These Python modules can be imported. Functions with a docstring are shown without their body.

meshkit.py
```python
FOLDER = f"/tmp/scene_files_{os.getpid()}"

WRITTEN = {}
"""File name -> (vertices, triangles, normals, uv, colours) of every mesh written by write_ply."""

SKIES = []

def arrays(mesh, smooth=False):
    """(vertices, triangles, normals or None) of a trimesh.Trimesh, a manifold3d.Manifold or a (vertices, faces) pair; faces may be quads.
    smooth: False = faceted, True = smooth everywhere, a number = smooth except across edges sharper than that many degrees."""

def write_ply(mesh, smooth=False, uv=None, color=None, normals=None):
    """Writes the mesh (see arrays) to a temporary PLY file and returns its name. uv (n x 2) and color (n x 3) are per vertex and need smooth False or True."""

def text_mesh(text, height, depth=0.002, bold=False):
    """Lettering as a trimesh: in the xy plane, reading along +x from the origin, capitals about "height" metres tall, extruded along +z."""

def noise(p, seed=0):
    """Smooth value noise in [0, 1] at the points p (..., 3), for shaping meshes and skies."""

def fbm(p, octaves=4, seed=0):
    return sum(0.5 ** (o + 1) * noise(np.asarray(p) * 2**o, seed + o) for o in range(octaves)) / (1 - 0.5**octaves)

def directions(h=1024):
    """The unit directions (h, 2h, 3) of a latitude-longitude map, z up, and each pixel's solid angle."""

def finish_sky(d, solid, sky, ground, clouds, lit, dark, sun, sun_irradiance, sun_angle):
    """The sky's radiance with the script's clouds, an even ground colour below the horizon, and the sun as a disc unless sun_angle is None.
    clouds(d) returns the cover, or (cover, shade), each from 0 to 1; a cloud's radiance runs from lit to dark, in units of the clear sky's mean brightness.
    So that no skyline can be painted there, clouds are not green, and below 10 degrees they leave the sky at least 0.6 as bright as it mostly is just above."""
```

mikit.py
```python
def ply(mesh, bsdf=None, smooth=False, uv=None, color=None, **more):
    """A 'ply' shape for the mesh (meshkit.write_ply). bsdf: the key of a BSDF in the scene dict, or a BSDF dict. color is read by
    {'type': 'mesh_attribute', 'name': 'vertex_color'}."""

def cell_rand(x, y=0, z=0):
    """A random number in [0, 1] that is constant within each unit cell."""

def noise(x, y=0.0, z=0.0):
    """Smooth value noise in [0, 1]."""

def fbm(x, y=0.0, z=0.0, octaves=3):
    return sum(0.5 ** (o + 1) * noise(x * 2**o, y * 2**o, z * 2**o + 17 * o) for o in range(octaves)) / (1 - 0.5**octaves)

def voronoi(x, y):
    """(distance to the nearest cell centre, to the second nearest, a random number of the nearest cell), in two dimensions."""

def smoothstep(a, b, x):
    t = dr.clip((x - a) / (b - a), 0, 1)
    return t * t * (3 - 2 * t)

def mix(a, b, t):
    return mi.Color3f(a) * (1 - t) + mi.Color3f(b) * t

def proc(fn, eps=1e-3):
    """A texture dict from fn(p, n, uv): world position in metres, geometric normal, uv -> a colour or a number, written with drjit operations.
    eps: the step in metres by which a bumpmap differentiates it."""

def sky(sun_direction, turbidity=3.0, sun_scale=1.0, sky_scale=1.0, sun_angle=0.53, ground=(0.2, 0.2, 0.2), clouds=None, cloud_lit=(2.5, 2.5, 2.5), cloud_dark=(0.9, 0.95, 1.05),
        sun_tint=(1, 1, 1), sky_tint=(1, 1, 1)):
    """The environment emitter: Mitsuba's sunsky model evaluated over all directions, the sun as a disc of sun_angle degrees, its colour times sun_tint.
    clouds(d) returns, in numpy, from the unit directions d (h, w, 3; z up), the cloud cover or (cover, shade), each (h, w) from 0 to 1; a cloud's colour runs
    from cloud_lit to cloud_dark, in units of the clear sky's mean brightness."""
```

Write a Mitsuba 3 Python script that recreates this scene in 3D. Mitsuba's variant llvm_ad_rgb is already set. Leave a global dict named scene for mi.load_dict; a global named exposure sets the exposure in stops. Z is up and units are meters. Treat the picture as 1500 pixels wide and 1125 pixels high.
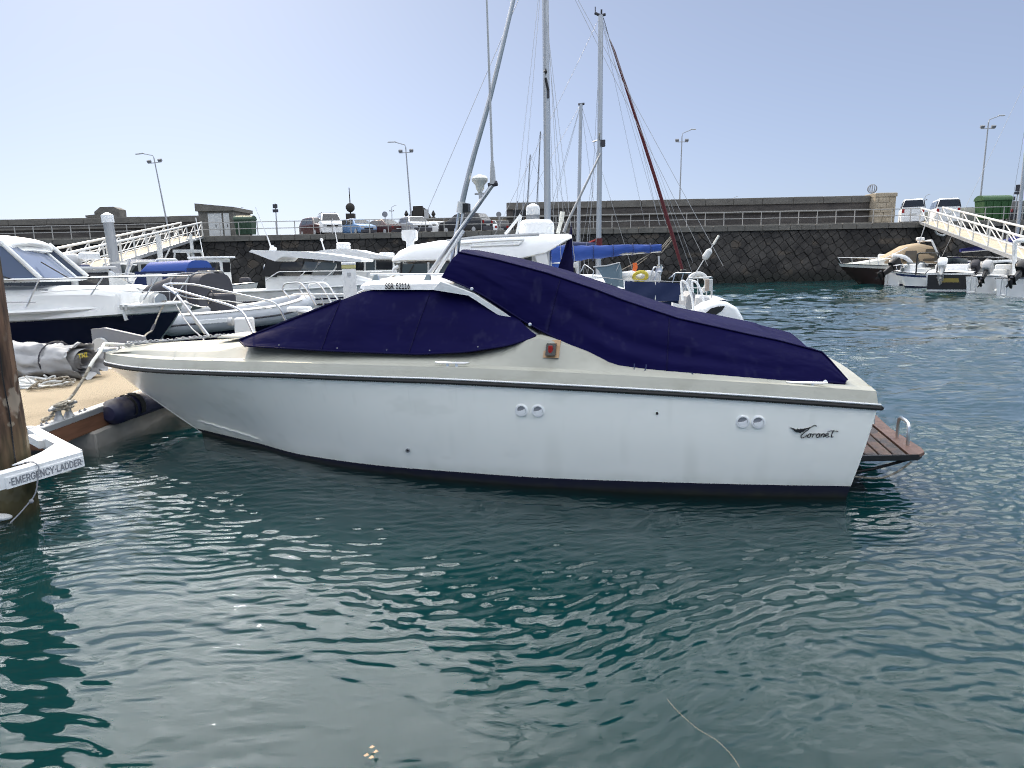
import math, random
import numpy as np
import mitsuba as mi, drjit as dr
import mikit, meshkit
from scipy.interpolate import PchipInterpolator as PC
from scipy.spatial import Voronoi
from shapely.geometry import Polygon, box as sbox
import shapely
from mikit import proc, noise, fbm, voronoi, cell_rand, smoothstep, mix

# ------------------------------------------------------------------ camera, sky, exposure
EYE, FOC, PITCH, ROLL = 2.15, 1000.0, math.atan(0.181), math.radians(1.15)
_F = np.array([0, math.cos(PITCH), -math.sin(PITCH)])
_U0 = np.array([0, math.sin(PITCH), math.cos(PITCH)])
_R = math.cos(ROLL) * np.array([1.0, 0, 0]) - math.sin(ROLL) * _U0
_U = math.sin(ROLL) * np.array([1.0, 0, 0]) + math.cos(ROLL) * _U0
_C = np.array([0, 0, EYE])
T = mi.ScalarTransform4f
scene, labels = {}, {}
scene['camera'] = {'type': 'perspective', 'fov': 2 * math.degrees(math.atan(750 / FOC)), 'fov_axis': 'x', 'near_clip': 0.05, 'far_clip': 3000.0,
                   'to_world': T().look_at(origin=_C.tolist(), target=(_C + _F).tolist(), up=_U.tolist())}
SUN_AZ, SUN_EL = math.radians(-26), math.radians(35.5)
SUN = [math.sin(SUN_AZ) * math.cos(SUN_EL), math.cos(SUN_AZ) * math.cos(SUN_EL), math.sin(SUN_EL)]


def cirrus_fill(d):
    "thin streaked high cloud, thickening above the view, brightened to lift the shaded hull"
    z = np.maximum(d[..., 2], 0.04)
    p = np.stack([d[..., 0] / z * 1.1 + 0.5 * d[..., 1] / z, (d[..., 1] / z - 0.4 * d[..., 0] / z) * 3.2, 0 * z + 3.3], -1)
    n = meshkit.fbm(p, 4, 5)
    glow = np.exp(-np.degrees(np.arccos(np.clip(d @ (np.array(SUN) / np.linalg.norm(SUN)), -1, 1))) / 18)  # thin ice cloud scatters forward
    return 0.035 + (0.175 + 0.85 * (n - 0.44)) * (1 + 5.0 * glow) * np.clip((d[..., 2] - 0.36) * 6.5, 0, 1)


scene['sky_light'] = mikit.sky(SUN, turbidity=3.0, sun_scale=0.34, sky_scale=0.47, clouds=cirrus_fill, cloud_lit=(26.6, 27.2, 27.6), ground=(0.06, 0.09, 0.10), sky_tint=(0.98, 0.955, 1.14))  # unseen cloud brightness raised as fill for the shaded hull side
exposure = 2.5


def ray(px, py):
    return _F + (px - 750) / FOC * _R - (py - 562.5) / FOC * _U


def at(px, py, y):
    "the point seen at pixel px, py of the photograph at the distance y"
    d = ray(px, py)
    return _C + d * (y / d[1])


def atz(px, py, z=0.0):
    d = ray(px, py)
    return _C + d * ((z - EYE) / d[2])


# ------------------------------------------------------------------ materials
def mat(name, color, rough=0.5, metal=0.0, **kw):
    base = color if isinstance(color, dict) else {'type': 'rgb', 'value': list(color)}
    scene['mat_' + name] = {'type': 'twosided', 'bsdf': {'type': 'principled', 'base_color': base, 'roughness': rough, 'metallic': metal, 'specular': kw.pop('spec', 0.5), **kw}}
    return 'mat_' + name


def bump(name, scale, fn, eps=2e-3):
    inner = scene['mat_' + name]['bsdf']
    scene['mat_' + name] = {'type': 'twosided', 'bsdf': {'type': 'bumpmap', 'arbitrary': {**proc(fn, eps)}, 'scale': scale, 'bsdf': inner}}


def c3(r, g, b):
    return mi.Color3f(r, g, b)


def f_hull(p, n, uv):
    streak = smoothstep(0.55, 0.85, fbm(p.x * 5.0, p.y * 5.0, p.z * 0.5)) * smoothstep(1.1, 0.1, p.z)
    low = smoothstep(0.30, 0.08, p.z + 0.12 * fbm(p.x * 3, p.y * 3, p.z * 2))
    scuff = smoothstep(0.62, 0.75, fbm(p.x * 2.3, p.y * 2.3, p.z * 4 + 9, 4))
    rain = smoothstep(0.58, 0.8, fbm(p.x * 17.0, p.y * 17.0, p.z * 0.6, 3)) * smoothstep(0.35, 1.0, p.z)
    c = mix((0.885, 0.878, 0.815), (0.70, 0.70, 0.63), dr.clip(streak * 0.42 + scuff * 0.28 + rain * 0.28, 0, 1))
    return mix(c, (0.50, 0.52, 0.44), low * 0.45)


def f_deck(p, n, uv):
    return mix((0.295, 0.298, 0.258), (0.24, 0.24, 0.20), 0.7 * smoothstep(0.45, 0.8, fbm(p.x * 4, p.y * 4, p.z * 4, 4)))


def f_canvas(p, n, uv):
    w = fbm(p.x * 3, p.y * 3, p.z * 3, 4)
    c = mix((0.0022, 0.0017, 0.030), (0.0045, 0.0038, 0.046), w)
    return mix(c, (0.022, 0.022, 0.06), 0.45 * smoothstep(0.55, 0.85, fbm(p.x * 14, p.y * 14, p.z * 1.1 + 4, 3)))


def f_stone(p, n, uv):
    k = cell_rand(p.x * 0.9 + p.z, p.z * 1.1)
    g = fbm(p.x * 2.2, p.y * 2, p.z * 2.2, 4)
    c = mix((0.024, 0.0225, 0.022), (0.072, 0.066, 0.060), smoothstep(0.25, 0.8, 0.55 * g + 0.45 * noise(p.x * 0.8, 1.0, p.z * 0.8)))
    c = mix(c, (0.105, 0.085, 0.066), smoothstep(0.70, 0.82, noise(p.x * 1.1 + 7, 3.0, p.z * 1.3)) * 0.7)
    wet = smoothstep(1.6, 0.5, p.z + 0.5 * fbm(p.x, p.y, p.z))
    return mix(c, (0.011, 0.014, 0.011), wet * 0.85)


def f_coping(p, n, uv):
    return mix((0.085, 0.08, 0.072), (0.18, 0.17, 0.15), fbm(p.x * 1.6, p.y * 2, p.z * 3, 4))


def f_parapet(p, n, uv):
    g = fbm(p.x * 0.9, p.y, p.z * 2.2, 4)
    return mix((0.045, 0.04, 0.038), (0.12, 0.108, 0.098), g)


def f_pile(p, n, uv):
    g = fbm(p.x * 22, p.y * 22, p.z * 2.2, 4)
    c = mix((0.030, 0.017, 0.011), (0.15, 0.085, 0.052), smoothstep(0.3, 0.75, g))
    pale = smoothstep(0.57, 0.66, fbm(p.x * 7 + 3, p.y * 7, p.z * 5, 4)) * smoothstep(1.9, 0.7, p.z)
    c = mix(c, (0.33, 0.28, 0.22), pale * 0.75)
    alga = smoothstep(1.15, 0.3, p.z + 0.4 * fbm(p.x * 4, p.y * 4, p.z * 3))
    return mix(c, mix((0.035, 0.036, 0.012), (0.085, 0.075, 0.03), noise(p.x * 19, p.y * 19, p.z * 12)), alga * 0.85)


def f_grating(p, n, uv):
    s = dr.abs(p.x * 27 - dr.floor(p.x * 27) - 0.5) * 2
    q = dr.abs(p.y * 10 - dr.floor(p.y * 10) - 0.5) * 2
    gap = smoothstep(0.5, 0.8, s) + smoothstep(0.9, 0.97, q) * 0.25
    dirt = smoothstep(0.42, 0.75, fbm(p.x * 1.7, p.y * 1.7, 0.0, 4))
    c = mix((0.33, 0.265, 0.175), (0.23, 0.18, 0.115), dirt * 0.8)
    return mix(c, (0.08, 0.058, 0.032), dr.clip(gap, 0, 1) * 0.8)


def f_teak(p, n, uv):
    g = fbm(p.x * 5 + p.y * 3, (p.y - p.x * 0.23) * 60, p.z * 9, 3)
    k = fbm(p.x * 6, p.y * 6, 1.0, 3)
    return mix(mix((0.022, 0.015, 0.014), (0.060, 0.045, 0.04), g), (0.20, 0.10, 0.055), smoothstep(0.5, 0.7, k) * 0.4)


def f_teakedge(p, n, uv):
    return mix((0.075, 0.036, 0.026), (0.17, 0.09, 0.062), fbm(p.x * 14, p.y * 14, p.z * 20, 3))


def f_fascia(p, n, uv):
    return mix((0.10, 0.042, 0.022), (0.20, 0.09, 0.05), fbm(p.x * 30, p.y * 4, p.z * 30, 3))


def f_concrete(p, n, uv):
    return mix((0.20, 0.19, 0.17), (0.36, 0.34, 0.31), fbm(p.x * 6, p.y * 6, p.z * 6, 4))


def f_fender(p, n, uv):
    return mix((0.02, 0.022, 0.06), (0.24, 0.20, 0.15), smoothstep(0.35, 0.8, fbm(p.x * 5, p.y * 5, p.z * 5, 4)) * smoothstep(0.30, 0.62, p.z))


def f_weather(p, n, uv):
    return mix((0.70, 0.71, 0.70), (0.52, 0.52, 0.49), smoothstep(0.5, 0.85, fbm(p.x * 1.5, p.y * 1.5, p.z * 0.9, 4)))


def f_tarmac(p, n, uv):
    return mix((0.10, 0.10, 0.095), (0.17, 0.165, 0.155), fbm(p.x * 0.5, p.y * 0.5, 0.0, 4))


def f_greycloth(p, n, uv):
    return mix((0.26, 0.265, 0.275), (0.40, 0.40, 0.40), fbm(p.x * 6, p.y * 6, p.z * 6, 4))


def f_rib(p, n, uv):
    return mix((0.40, 0.43, 0.46), (0.30, 0.32, 0.35), fbm(p.x * 3, p.y * 3, p.z * 3, 4))


HULL = mat('hull', proc(f_hull), 0.22, clearcoat=0.6, clearcoat_gloss=0.95)
DECK = mat('deck', proc(f_deck), 0.5)
CANVAS = mat('canvas', proc(f_canvas), 0.65, spec=0.05)
bump('canvas', 0.012, lambda p, n, uv: fbm(p.x * 4.0 + p.z * 2, p.y * 4.0, p.z * 9.0, 4))
CANVAS2 = mat('canvas_plain', (0.004, 0.0035, 0.034), 0.6, spec=0.08)
STONE = mat('stone', proc(f_stone), 0.85)
JOINT = mat('joint', (0.019, 0.018, 0.017), 0.95)
COPING = mat('coping', proc(f_coping), 0.85)
PARAPET = mat('parapet', proc(f_parapet), 0.9)
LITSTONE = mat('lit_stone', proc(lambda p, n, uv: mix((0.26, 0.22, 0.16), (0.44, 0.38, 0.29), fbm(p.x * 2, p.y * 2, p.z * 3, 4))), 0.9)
PILE = mat('pile', proc(f_pile), 0.85)
GRATING = mat('grating', proc(f_grating), 0.8)
TEAK = mat('teak', proc(f_teak), 0.6)
TEAKEDGE = mat('teak_edge', proc(f_teakedge), 0.55)
FASCIA = mat('fascia', proc(f_fascia), 0.7)
CONCRETE = mat('concrete', proc(f_concrete), 0.9)
HUTWALL = mat('hut_wall', proc(lambda p, n, uv: mix((0.10, 0.095, 0.085), (0.19, 0.18, 0.16), fbm(p.x * 2, p.y * 2, p.z * 2, 4))), 0.9)
FENDER = mat('fender', proc(f_fender), 0.5)
TARMAC = mat('tarmac', proc(f_tarmac), 0.9)
GREYCLOTH = mat('grey_cloth', proc(f_greycloth), 0.75)
RIBGREY = mat('rib_grey', proc(f_rib), 0.5)
GEL = mat('gelcoat', proc(f_weather), 0.3)
WHITE = mat('white', (0.76, 0.77, 0.77), 0.35)
CREAM = mat('cream', (0.70, 0.69, 0.62), 0.45)
OFFWHITE = mat('offwhite', (0.55, 0.56, 0.55), 0.5)
NAVY = mat('navy', (0.004, 0.005, 0.022), 0.22, clearcoat=0.3)
BOOT = mat('boot', proc(lambda p, n, uv: mix((0.006, 0.007, 0.022), (0.022, 0.024, 0.018), smoothstep(0.10, 0.0, p.z + 0.05 * fbm(p.x * 9, p.y * 9, 0.0)))), 0.6)
BLUE = mat('blue', (0.012, 0.055, 0.27), 0.65)
BLUEDK = mat('blue_dark', (0.007, 0.018, 0.075), 0.65)
BLUEMID = mat('blue_mid', (0.02, 0.05, 0.22), 0.6)
BLACK = mat('black', (0.012, 0.012, 0.013), 0.4)
RUBBER = mat('rubber', (0.018, 0.018, 0.018), 0.7)
GREY = mat('grey', (0.22, 0.23, 0.25), 0.6)
GREYDK = mat('grey_dark', (0.045, 0.045, 0.055), 0.7)
GREYLT = mat('grey_light', (0.42, 0.43, 0.44), 0.6)
STEEL = mat('steel', (0.72, 0.72, 0.72), 0.22, 1.0)
ALU = mat('alu', (0.55, 0.56, 0.57), 0.42, 1.0)
GALV = mat('galvanised', (0.40, 0.41, 0.42), 0.55, 0.6)
RAILM = mat('rail_paint', (0.36, 0.35, 0.33), 0.6)
GLASS = mat('tinted_glass', (0.05, 0.065, 0.075), 0.06, spec=0.8)
GLASSB = mat('blue_glass', (0.10, 0.13, 0.20), 0.08, spec=0.7)
GLASSD = mat('dark_glass', (0.014, 0.016, 0.02), 0.08, spec=0.7)
RED = mat('red', (0.35, 0.02, 0.015), 0.5)
DKRED = mat('dark_red', (0.085, 0.008, 0.012), 0.7)
ORANGE = mat('orange', (0.65, 0.13, 0.03), 0.6)
YELLOW = mat('yellow', (0.55, 0.45, 0.05), 0.6)
TAN = mat('tan', (0.36, 0.27, 0.17), 0.75)
TANDECK = mat('tan_deck', proc(lambda p, n, uv: mix((0.40, 0.33, 0.23), (0.50, 0.43, 0.32), noise(p.x * 3, p.y * 3, 0.0))), 0.8)
ROPE = mat('rope', proc(lambda p, n, uv: mix((0.36, 0.33, 0.27), (0.16, 0.14, 0.11), smoothstep(0.4, 0.6, noise(p.x * 60, p.y * 60, p.z * 90)))), 0.9)
GREEN = mat('green', (0.025, 0.06, 0.035), 0.6)
GREENLT = mat('green_light', (0.026, 0.088, 0.024), 0.6)
BROWNHULL = mat('brown_hull', (0.028, 0.014, 0.012), 0.25, clearcoat=0.5)
CARBLUE = mat('car_blue', (0.13, 0.25, 0.45), 0.3, clearcoat=0.8)
CARSILVER = mat('car_silver', (0.42, 0.43, 0.45), 0.3, 0.4, clearcoat=0.8)
CARBLACK = mat('car_black', (0.015, 0.015, 0.018), 0.25, clearcoat=0.8)
CARRED = mat('car_dark_red', (0.06, 0.015, 0.015), 0.3, clearcoat=0.8)
LENSRED = mat('lens_red', (0.30, 0.012, 0.01), 0.15)
WOODLT = mat('wood_light', (0.34, 0.21, 0.11), 0.55)
HILL = mat('hill', proc(lambda p, n, uv: mix((0.05, 0.055, 0.05), (0.11, 0.12, 0.10), fbm(p.x * 0.2, p.y * 0.2, p.z * 0.4, 4))), 0.95)
MONU = mat('monument', (0.035, 0.033, 0.03), 0.9)


# ------------------------------------------------------------------ mesh helpers
class M:
    "collects primitives into one mesh (vertices, triangles)"

    def __init__(self):
        self.v, self.f, self.n = [], [], 0

    def add(self, v, f):
        v = np.asarray(v, float)
        f = np.asarray(f, int)
        if f.shape[1] == 4:
            f = np.vstack([f[:, [0, 1, 2]], f[:, [0, 2, 3]]])
        self.v.append(v)
        self.f.append(f + self.n)
        self.n += len(v)
        return self

    def mesh(self):
        return np.vstack(self.v), np.vstack(self.f)

    def box(self, x0, x1, y0, y1, z0, z1, rot=None, at=None):
        v = np.array([[x, y, z] for x in (x0, x1) for y in (y0, y1) for z in (z0, z1)], float)
        if rot is not None:
            v = v @ np.asarray(rot).T
        if at is not None:
            v = v + np.asarray(at)
        return self.add(v, [[0, 1, 3, 2], [4, 6, 7, 5], [0, 4, 5, 1], [2, 3, 7, 6], [0, 2, 6, 4], [1, 5, 7, 3]])

    def cbox(self, x0, x1, y0, y1, z0, z1, c=0.01):
        "a box with chamfered upright and top edges"
        sec = lambda d, z: [[x0 + c + d, y0 + d, z], [x1 - c - d, y0 + d, z], [x1 - d, y0 + c + d, z], [x1 - d, y1 - c - d, z], [x1 - c - d, y1 - d, z], [x0 + c + d, y1 - d, z], [x0 + d, y1 - c - d, z], [x0 + d, y0 + c + d, z]]
        return self.loft([sec(0, z0), sec(0, z1 - c), sec(c, z1)], closed=True, caps=True)

    def loft(self, rows, closed=False, caps=False):
        "rows: list of equally long point lists"
        r = np.asarray(rows, float)
        m, n = r.shape[:2]
        i, j = np.meshgrid(np.arange(m - 1), np.arange(n if closed else n - 1), indexing='ij')
        a, b = i * n + j, i * n + (j + 1) % n
        f = np.stack([a, b, b + n, a + n], -1).reshape(-1, 4)
        tri = np.vstack([f[:, [0, 1, 2]], f[:, [0, 2, 3]]])
        v = r.reshape(-1, 3)
        if caps:
            for k, flip in ((0, True), (m - 1, False)):
                c = len(v)
                v = np.vstack([v, r[k].mean(0)])
                idx = np.arange(n)
                fan = np.stack([np.full(n, c), k * n + idx, k * n + (idx + 1) % n], 1)
                tri = np.vstack([tri, fan[:, ::-1] if flip else fan])
        return self.add(v, tri)

    def tube(self, pts, r, n=8, caps=True, dup=False):
        p = np.asarray(pts, float)
        rr = np.broadcast_to(np.asarray(r, float), (len(p),))
        t = np.gradient(p, axis=0)
        t /= np.maximum(np.linalg.norm(t, axis=1, keepdims=True), 1e-9)
        u = np.cross(t[0], [0, 0, 1.0] if abs(t[0][2]) < 0.9 else [1.0, 0, 0])
        rows = []
        a = np.arange(n) * 2 * np.pi / n
        for k in range(len(p)):
            u = u - t[k] * (u @ t[k])
            u /= max(np.linalg.norm(u), 1e-9)
            w = np.cross(t[k], u)
            rows.append(p[k] + rr[k] * (np.cos(a)[:, None] * u + np.sin(a)[:, None] * w))
        return self.loft(rows, closed=True, caps=caps)

    def lathe(self, prof, n=16, at=(0, 0, 0), axis=(0, 0, 1)):
        "prof: (radius, height) pairs along the axis"
        ax = np.asarray(axis, float)
        ax /= np.linalg.norm(ax)
        u = np.cross(ax, [0, 0, 1.0] if abs(ax[2]) < 0.9 else [1.0, 0, 0])
        u /= np.linalg.norm(u)
        w = np.cross(ax, u)
        a = np.arange(n) * 2 * np.pi / n
        ring = np.cos(a)[:, None] * u + np.sin(a)[:, None] * w
        return self.loft([np.asarray(at) + max(r, 1e-4) * ring + h * ax for r, h in prof], closed=True, caps=True)

    def ball(self, c, r, n=10):
        r = np.broadcast_to(np.asarray(r, float), (3,))
        th = np.linspace(0.06, np.pi - 0.06, n)
        a = np.arange(2 * n) * np.pi / n
        return self.loft([np.asarray(c) + r * np.stack([np.sin(t) * np.cos(a), np.sin(t) * np.sin(a), np.full_like(a, -np.cos(t))], 1) for t in th], closed=True, caps=True)

    def prism(self, poly, d0, d1, plane='xz'):
        "polygon (n x 2) extruded along the third axis"
        p = np.asarray(poly, float)
        put = {'xz': lambda q, d: np.stack([q[:, 0], np.full(len(q), d), q[:, 1]], 1), 'yz': lambda q, d: np.stack([np.full(len(q), d), q[:, 0], q[:, 1]], 1),
               'xy': lambda q, d: np.stack([q[:, 0], q[:, 1], np.full(len(q), d)], 1)}[plane]
        import trimesh
        v2, f2 = trimesh.creation.triangulate_polygon(Polygon(p), engine='earcut')
        v2 = np.asarray(v2)
        k = len(v2)
        self.add(np.vstack([put(v2, d0), put(v2, d1)]), np.vstack([f2, f2[:, ::-1] + k]))
        n = len(p)
        i = np.arange(n)
        return self.add(np.vstack([put(p, d0), put(p, d1)]), np.stack([i, (i + 1) % n, (i + 1) % n + n, i + n], 1))

    def tri(self, mesh, mat4=None):
        v = np.asarray(mesh.vertices)
        if mat4 is not None:
            v = v @ mat4[:3, :3].T + mat4[:3, 3]
        return self.add(v, np.asarray(mesh.faces))


def curve(pts, n=24):
    "smooth curve through the points"
    p = np.asarray(pts, float)
    s = np.r_[0, np.cumsum(np.linalg.norm(np.diff(p, axis=0), axis=1))]
    return PC(s, p)(np.linspace(0, s[-1], n))


def polyline(pts, n=24):
    "the points joined by straight lines, evenly resampled"
    p = np.asarray(pts, float)
    s = np.r_[0, np.cumsum(np.linalg.norm(np.diff(p, axis=0), axis=1))]
    t = np.linspace(0, s[-1], n)
    return np.stack([np.interp(t, s, p[:, c]) for c in range(3)], 1)


def rounded(pts, r=0.06, k=4):
    "polyline with its corners rounded"
    p = [np.asarray(q, float) for q in pts]
    out = [p[0]]
    for a, b, c in zip(p[:-2], p[1:-1], p[2:]):
        d0, d1 = np.linalg.norm(a - b), np.linalg.norm(c - b)
        s, e = b + (a - b) / d0 * min(r, d0 * 0.45), b + (c - b) / d1 * min(r, d1 * 0.45)
        for t in np.linspace(0, 1, k + 1):
            out.append((1 - t) ** 2 * s + 2 * t * (1 - t) * b + t * t * e)
    return out + [p[-1]]


def frame(x, y, z=0.0, yaw=0.0, roll=0.0, pitch=0.0):
    c, s = math.cos(math.radians(yaw)), math.sin(math.radians(yaw))
    m = np.eye(4)
    m[:3, :3] = np.array([[c, -s, 0], [s, c, 0], [0, 0, 1]])
    if roll:
        c, s = math.cos(math.radians(roll)), math.sin(math.radians(roll))
        m[:3, :3] = m[:3, :3] @ np.array([[1, 0, 0], [0, c, -s], [0, s, c]])
    if pitch:
        c, s = math.cos(math.radians(pitch)), math.sin(math.radians(pitch))
        m[:3, :3] = m[:3, :3] @ np.array([[c, 0, s], [0, 1, 0], [-s, 0, c]])
    m[:3, 3] = [x, y, z]
    return m


# ------------------------------------------------------------------ things and parts
_used, FRAME = {}, {}


def number(key):
    k = _used.get(key, 0)
    _used[key] = k + 1
    return key if k == 0 else f'{key}_{k:03d}'


def thing(name, label, cat, fr=None, group=None):
    key = number(name)
    FRAME[key] = np.eye(4) if fr is None else fr
    labels[key] = {'label': label, 'category': cat}
    if group:
        labels[key]['group'] = group
    return key


def part(parent, name, mesh, mtl, smooth=35, label=None, stuff=False, **kw):
    key = number(parent + '__' + name)
    mesh = mesh.mesh() if isinstance(mesh, M) else mesh
    d = dict(mesh) if isinstance(mesh, dict) else mikit.ply(mesh, mtl, smooth=smooth, **kw)
    if isinstance(mesh, dict):
        d['bsdf'] = {'type': 'ref', 'id': mtl}
    top = parent.split('__')[0]
    if not np.allclose(FRAME[top], np.eye(4)):
        d['to_world'] = T(FRAME[top])
    scene[key] = d
    if label:
        labels.setdefault(key, {})['label'] = label
    if stuff:
        labels.setdefault(key, {})['kind'] = 'stuff'
    return key


def struct(name, mesh, mtl, smooth=False, kind='structure', label=None, cat=None):
    key = number(name)
    FRAME[key] = np.eye(4)
    scene[key] = mikit.ply(mesh.mesh() if isinstance(mesh, M) else mesh, mtl, smooth=smooth)
    labels[key] = {'kind': kind}
    if label:
        labels[key]['label'] = label
    if cat:
        labels[key]['category'] = cat
    return key


def text(s, height, depth=0.004, bold=False, width=None):
    t = meshkit.text_mesh(s, height, depth, bold)
    if width:
        e = t.bounds[:, 0]
        t.vertices[:, 0] = (t.vertices[:, 0] - e[0]) * width / (e[1] - e[0])
    return t


def upright(o, ex, ez=(0, 0, 1)):
    "matrix that puts lettering (reading along +x, up +y) upright at o along ex"
    ex = np.asarray(ex, float) / np.linalg.norm(ex)
    ez = np.asarray(ez, float)
    m = np.eye(4)
    m[:3, 0], m[:3, 1], m[:3, 2], m[:3, 3] = ex, ez, np.cross(ex, ez), o
    return m

# ------------------------------------------------------------------ water
def axis(lims):
    "graded coordinates: (end, spacing) pairs from the first value on"
    out = [lims[0]]
    for end, step in lims[1:]:
        k = max(2, int(round((end - out[-1]) / step)))
        out += list(np.linspace(out[-1], end, k + 1)[1:])
    return np.array(out)


def waves(x, y, dx, dy):
    rng = np.random.default_rng(11)
    q = np.stack([x, y, 0 * x], -1)
    calm = meshkit.fbm(q * [0.16, 0.22, 1], 3, 3)
    gust = 0.65 + 0.8 * np.clip((calm - 0.32) * 2.2, 0, 1)
    wx = x + 0.55 * (meshkit.fbm(q * 0.33, 2, 8) - 0.5) * 2 + 0.18 * (meshkit.fbm(q * 1.7, 2, 12) - 0.5)
    wy = y + 0.55 * (meshkit.fbm(q * 0.33 + 40, 2, 9) - 0.5) * 2 + 0.18 * (meshkit.fbm(q * 1.7 + 9, 2, 13) - 0.5)
    far = np.clip((y - 9) / 22, 0, 1)
    shelter = 1 - 0.5 * np.exp(-((x + 0.3) / 4.0) ** 2 - ((y - 2.5) / 3.2) ** 2)
    z = 0 * x
    for lam, slope, k in ((3.4, 0.007, 5), (1.7, 0.008, 8), (0.85, 0.009, 10), (0.42, 0.009, 12), (0.24, 0.016, 14), (0.14, 0.040, 16), (0.09, 0.056, 18)):
        for _ in range(k):
            l = lam * rng.uniform(0.75, 1.35)
            th = math.radians(-84 + rng.normal() * (30 if lam > 0.5 else 24))
            ph = rng.uniform(0, 6.28)
            kx, ky = math.cos(th) / l, math.sin(th) / l
            a = slope * l / 6.283 * math.sqrt(2.0 / k) * 2.3
            seen = np.clip((l / np.maximum(dy, 1e-3) - 3.0) / 2.5, 0, 1) * np.clip((l / np.maximum(np.abs(math.cos(th)) * dx, 1e-3) - 3.0) / 2.5, 0, 1)
            w = np.sin(6.283 * (kx * wx + ky * wy) + ph)
            w = w + 0.22 * np.cos(2 * (6.283 * (kx * wx + ky * wy) + ph)) * -1
            big = 1.0 + far * (1.6 if lam > 0.3 else 1.0)
            z = z + a * seen * w * big * (shelter if lam < 0.6 else 1.0) * (gust if lam < 1.2 else 1.0)
    return z


gx = axis([-62, (-22, 0.6), (-11, 0.14), (-6, 0.07), (7, 0.036), (20, 0.085), (40, 0.17), (62, 0.5)])
gy = axis([-3.0, (2.2, 0.08), (8.5, 0.0165), (16, 0.032), (30, 0.06), (56.1, 0.12)])
X_, Y_ = np.meshgrid(gx, gy, indexing='ij')
DX, DY = np.meshgrid(np.gradient(gx), np.gradient(gy), indexing='ij')
Z_ = waves(X_, Y_, DX, DY)
nx_, ny_ = X_.shape
i_, j_ = np.meshgrid(np.arange(nx_ - 1), np.arange(ny_ - 1), indexing='ij')
a_ = i_ * ny_ + j_
quad = np.stack([a_, a_ + ny_, a_ + ny_ + 1, a_ + 1], -1).reshape(-1, 4)
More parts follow.
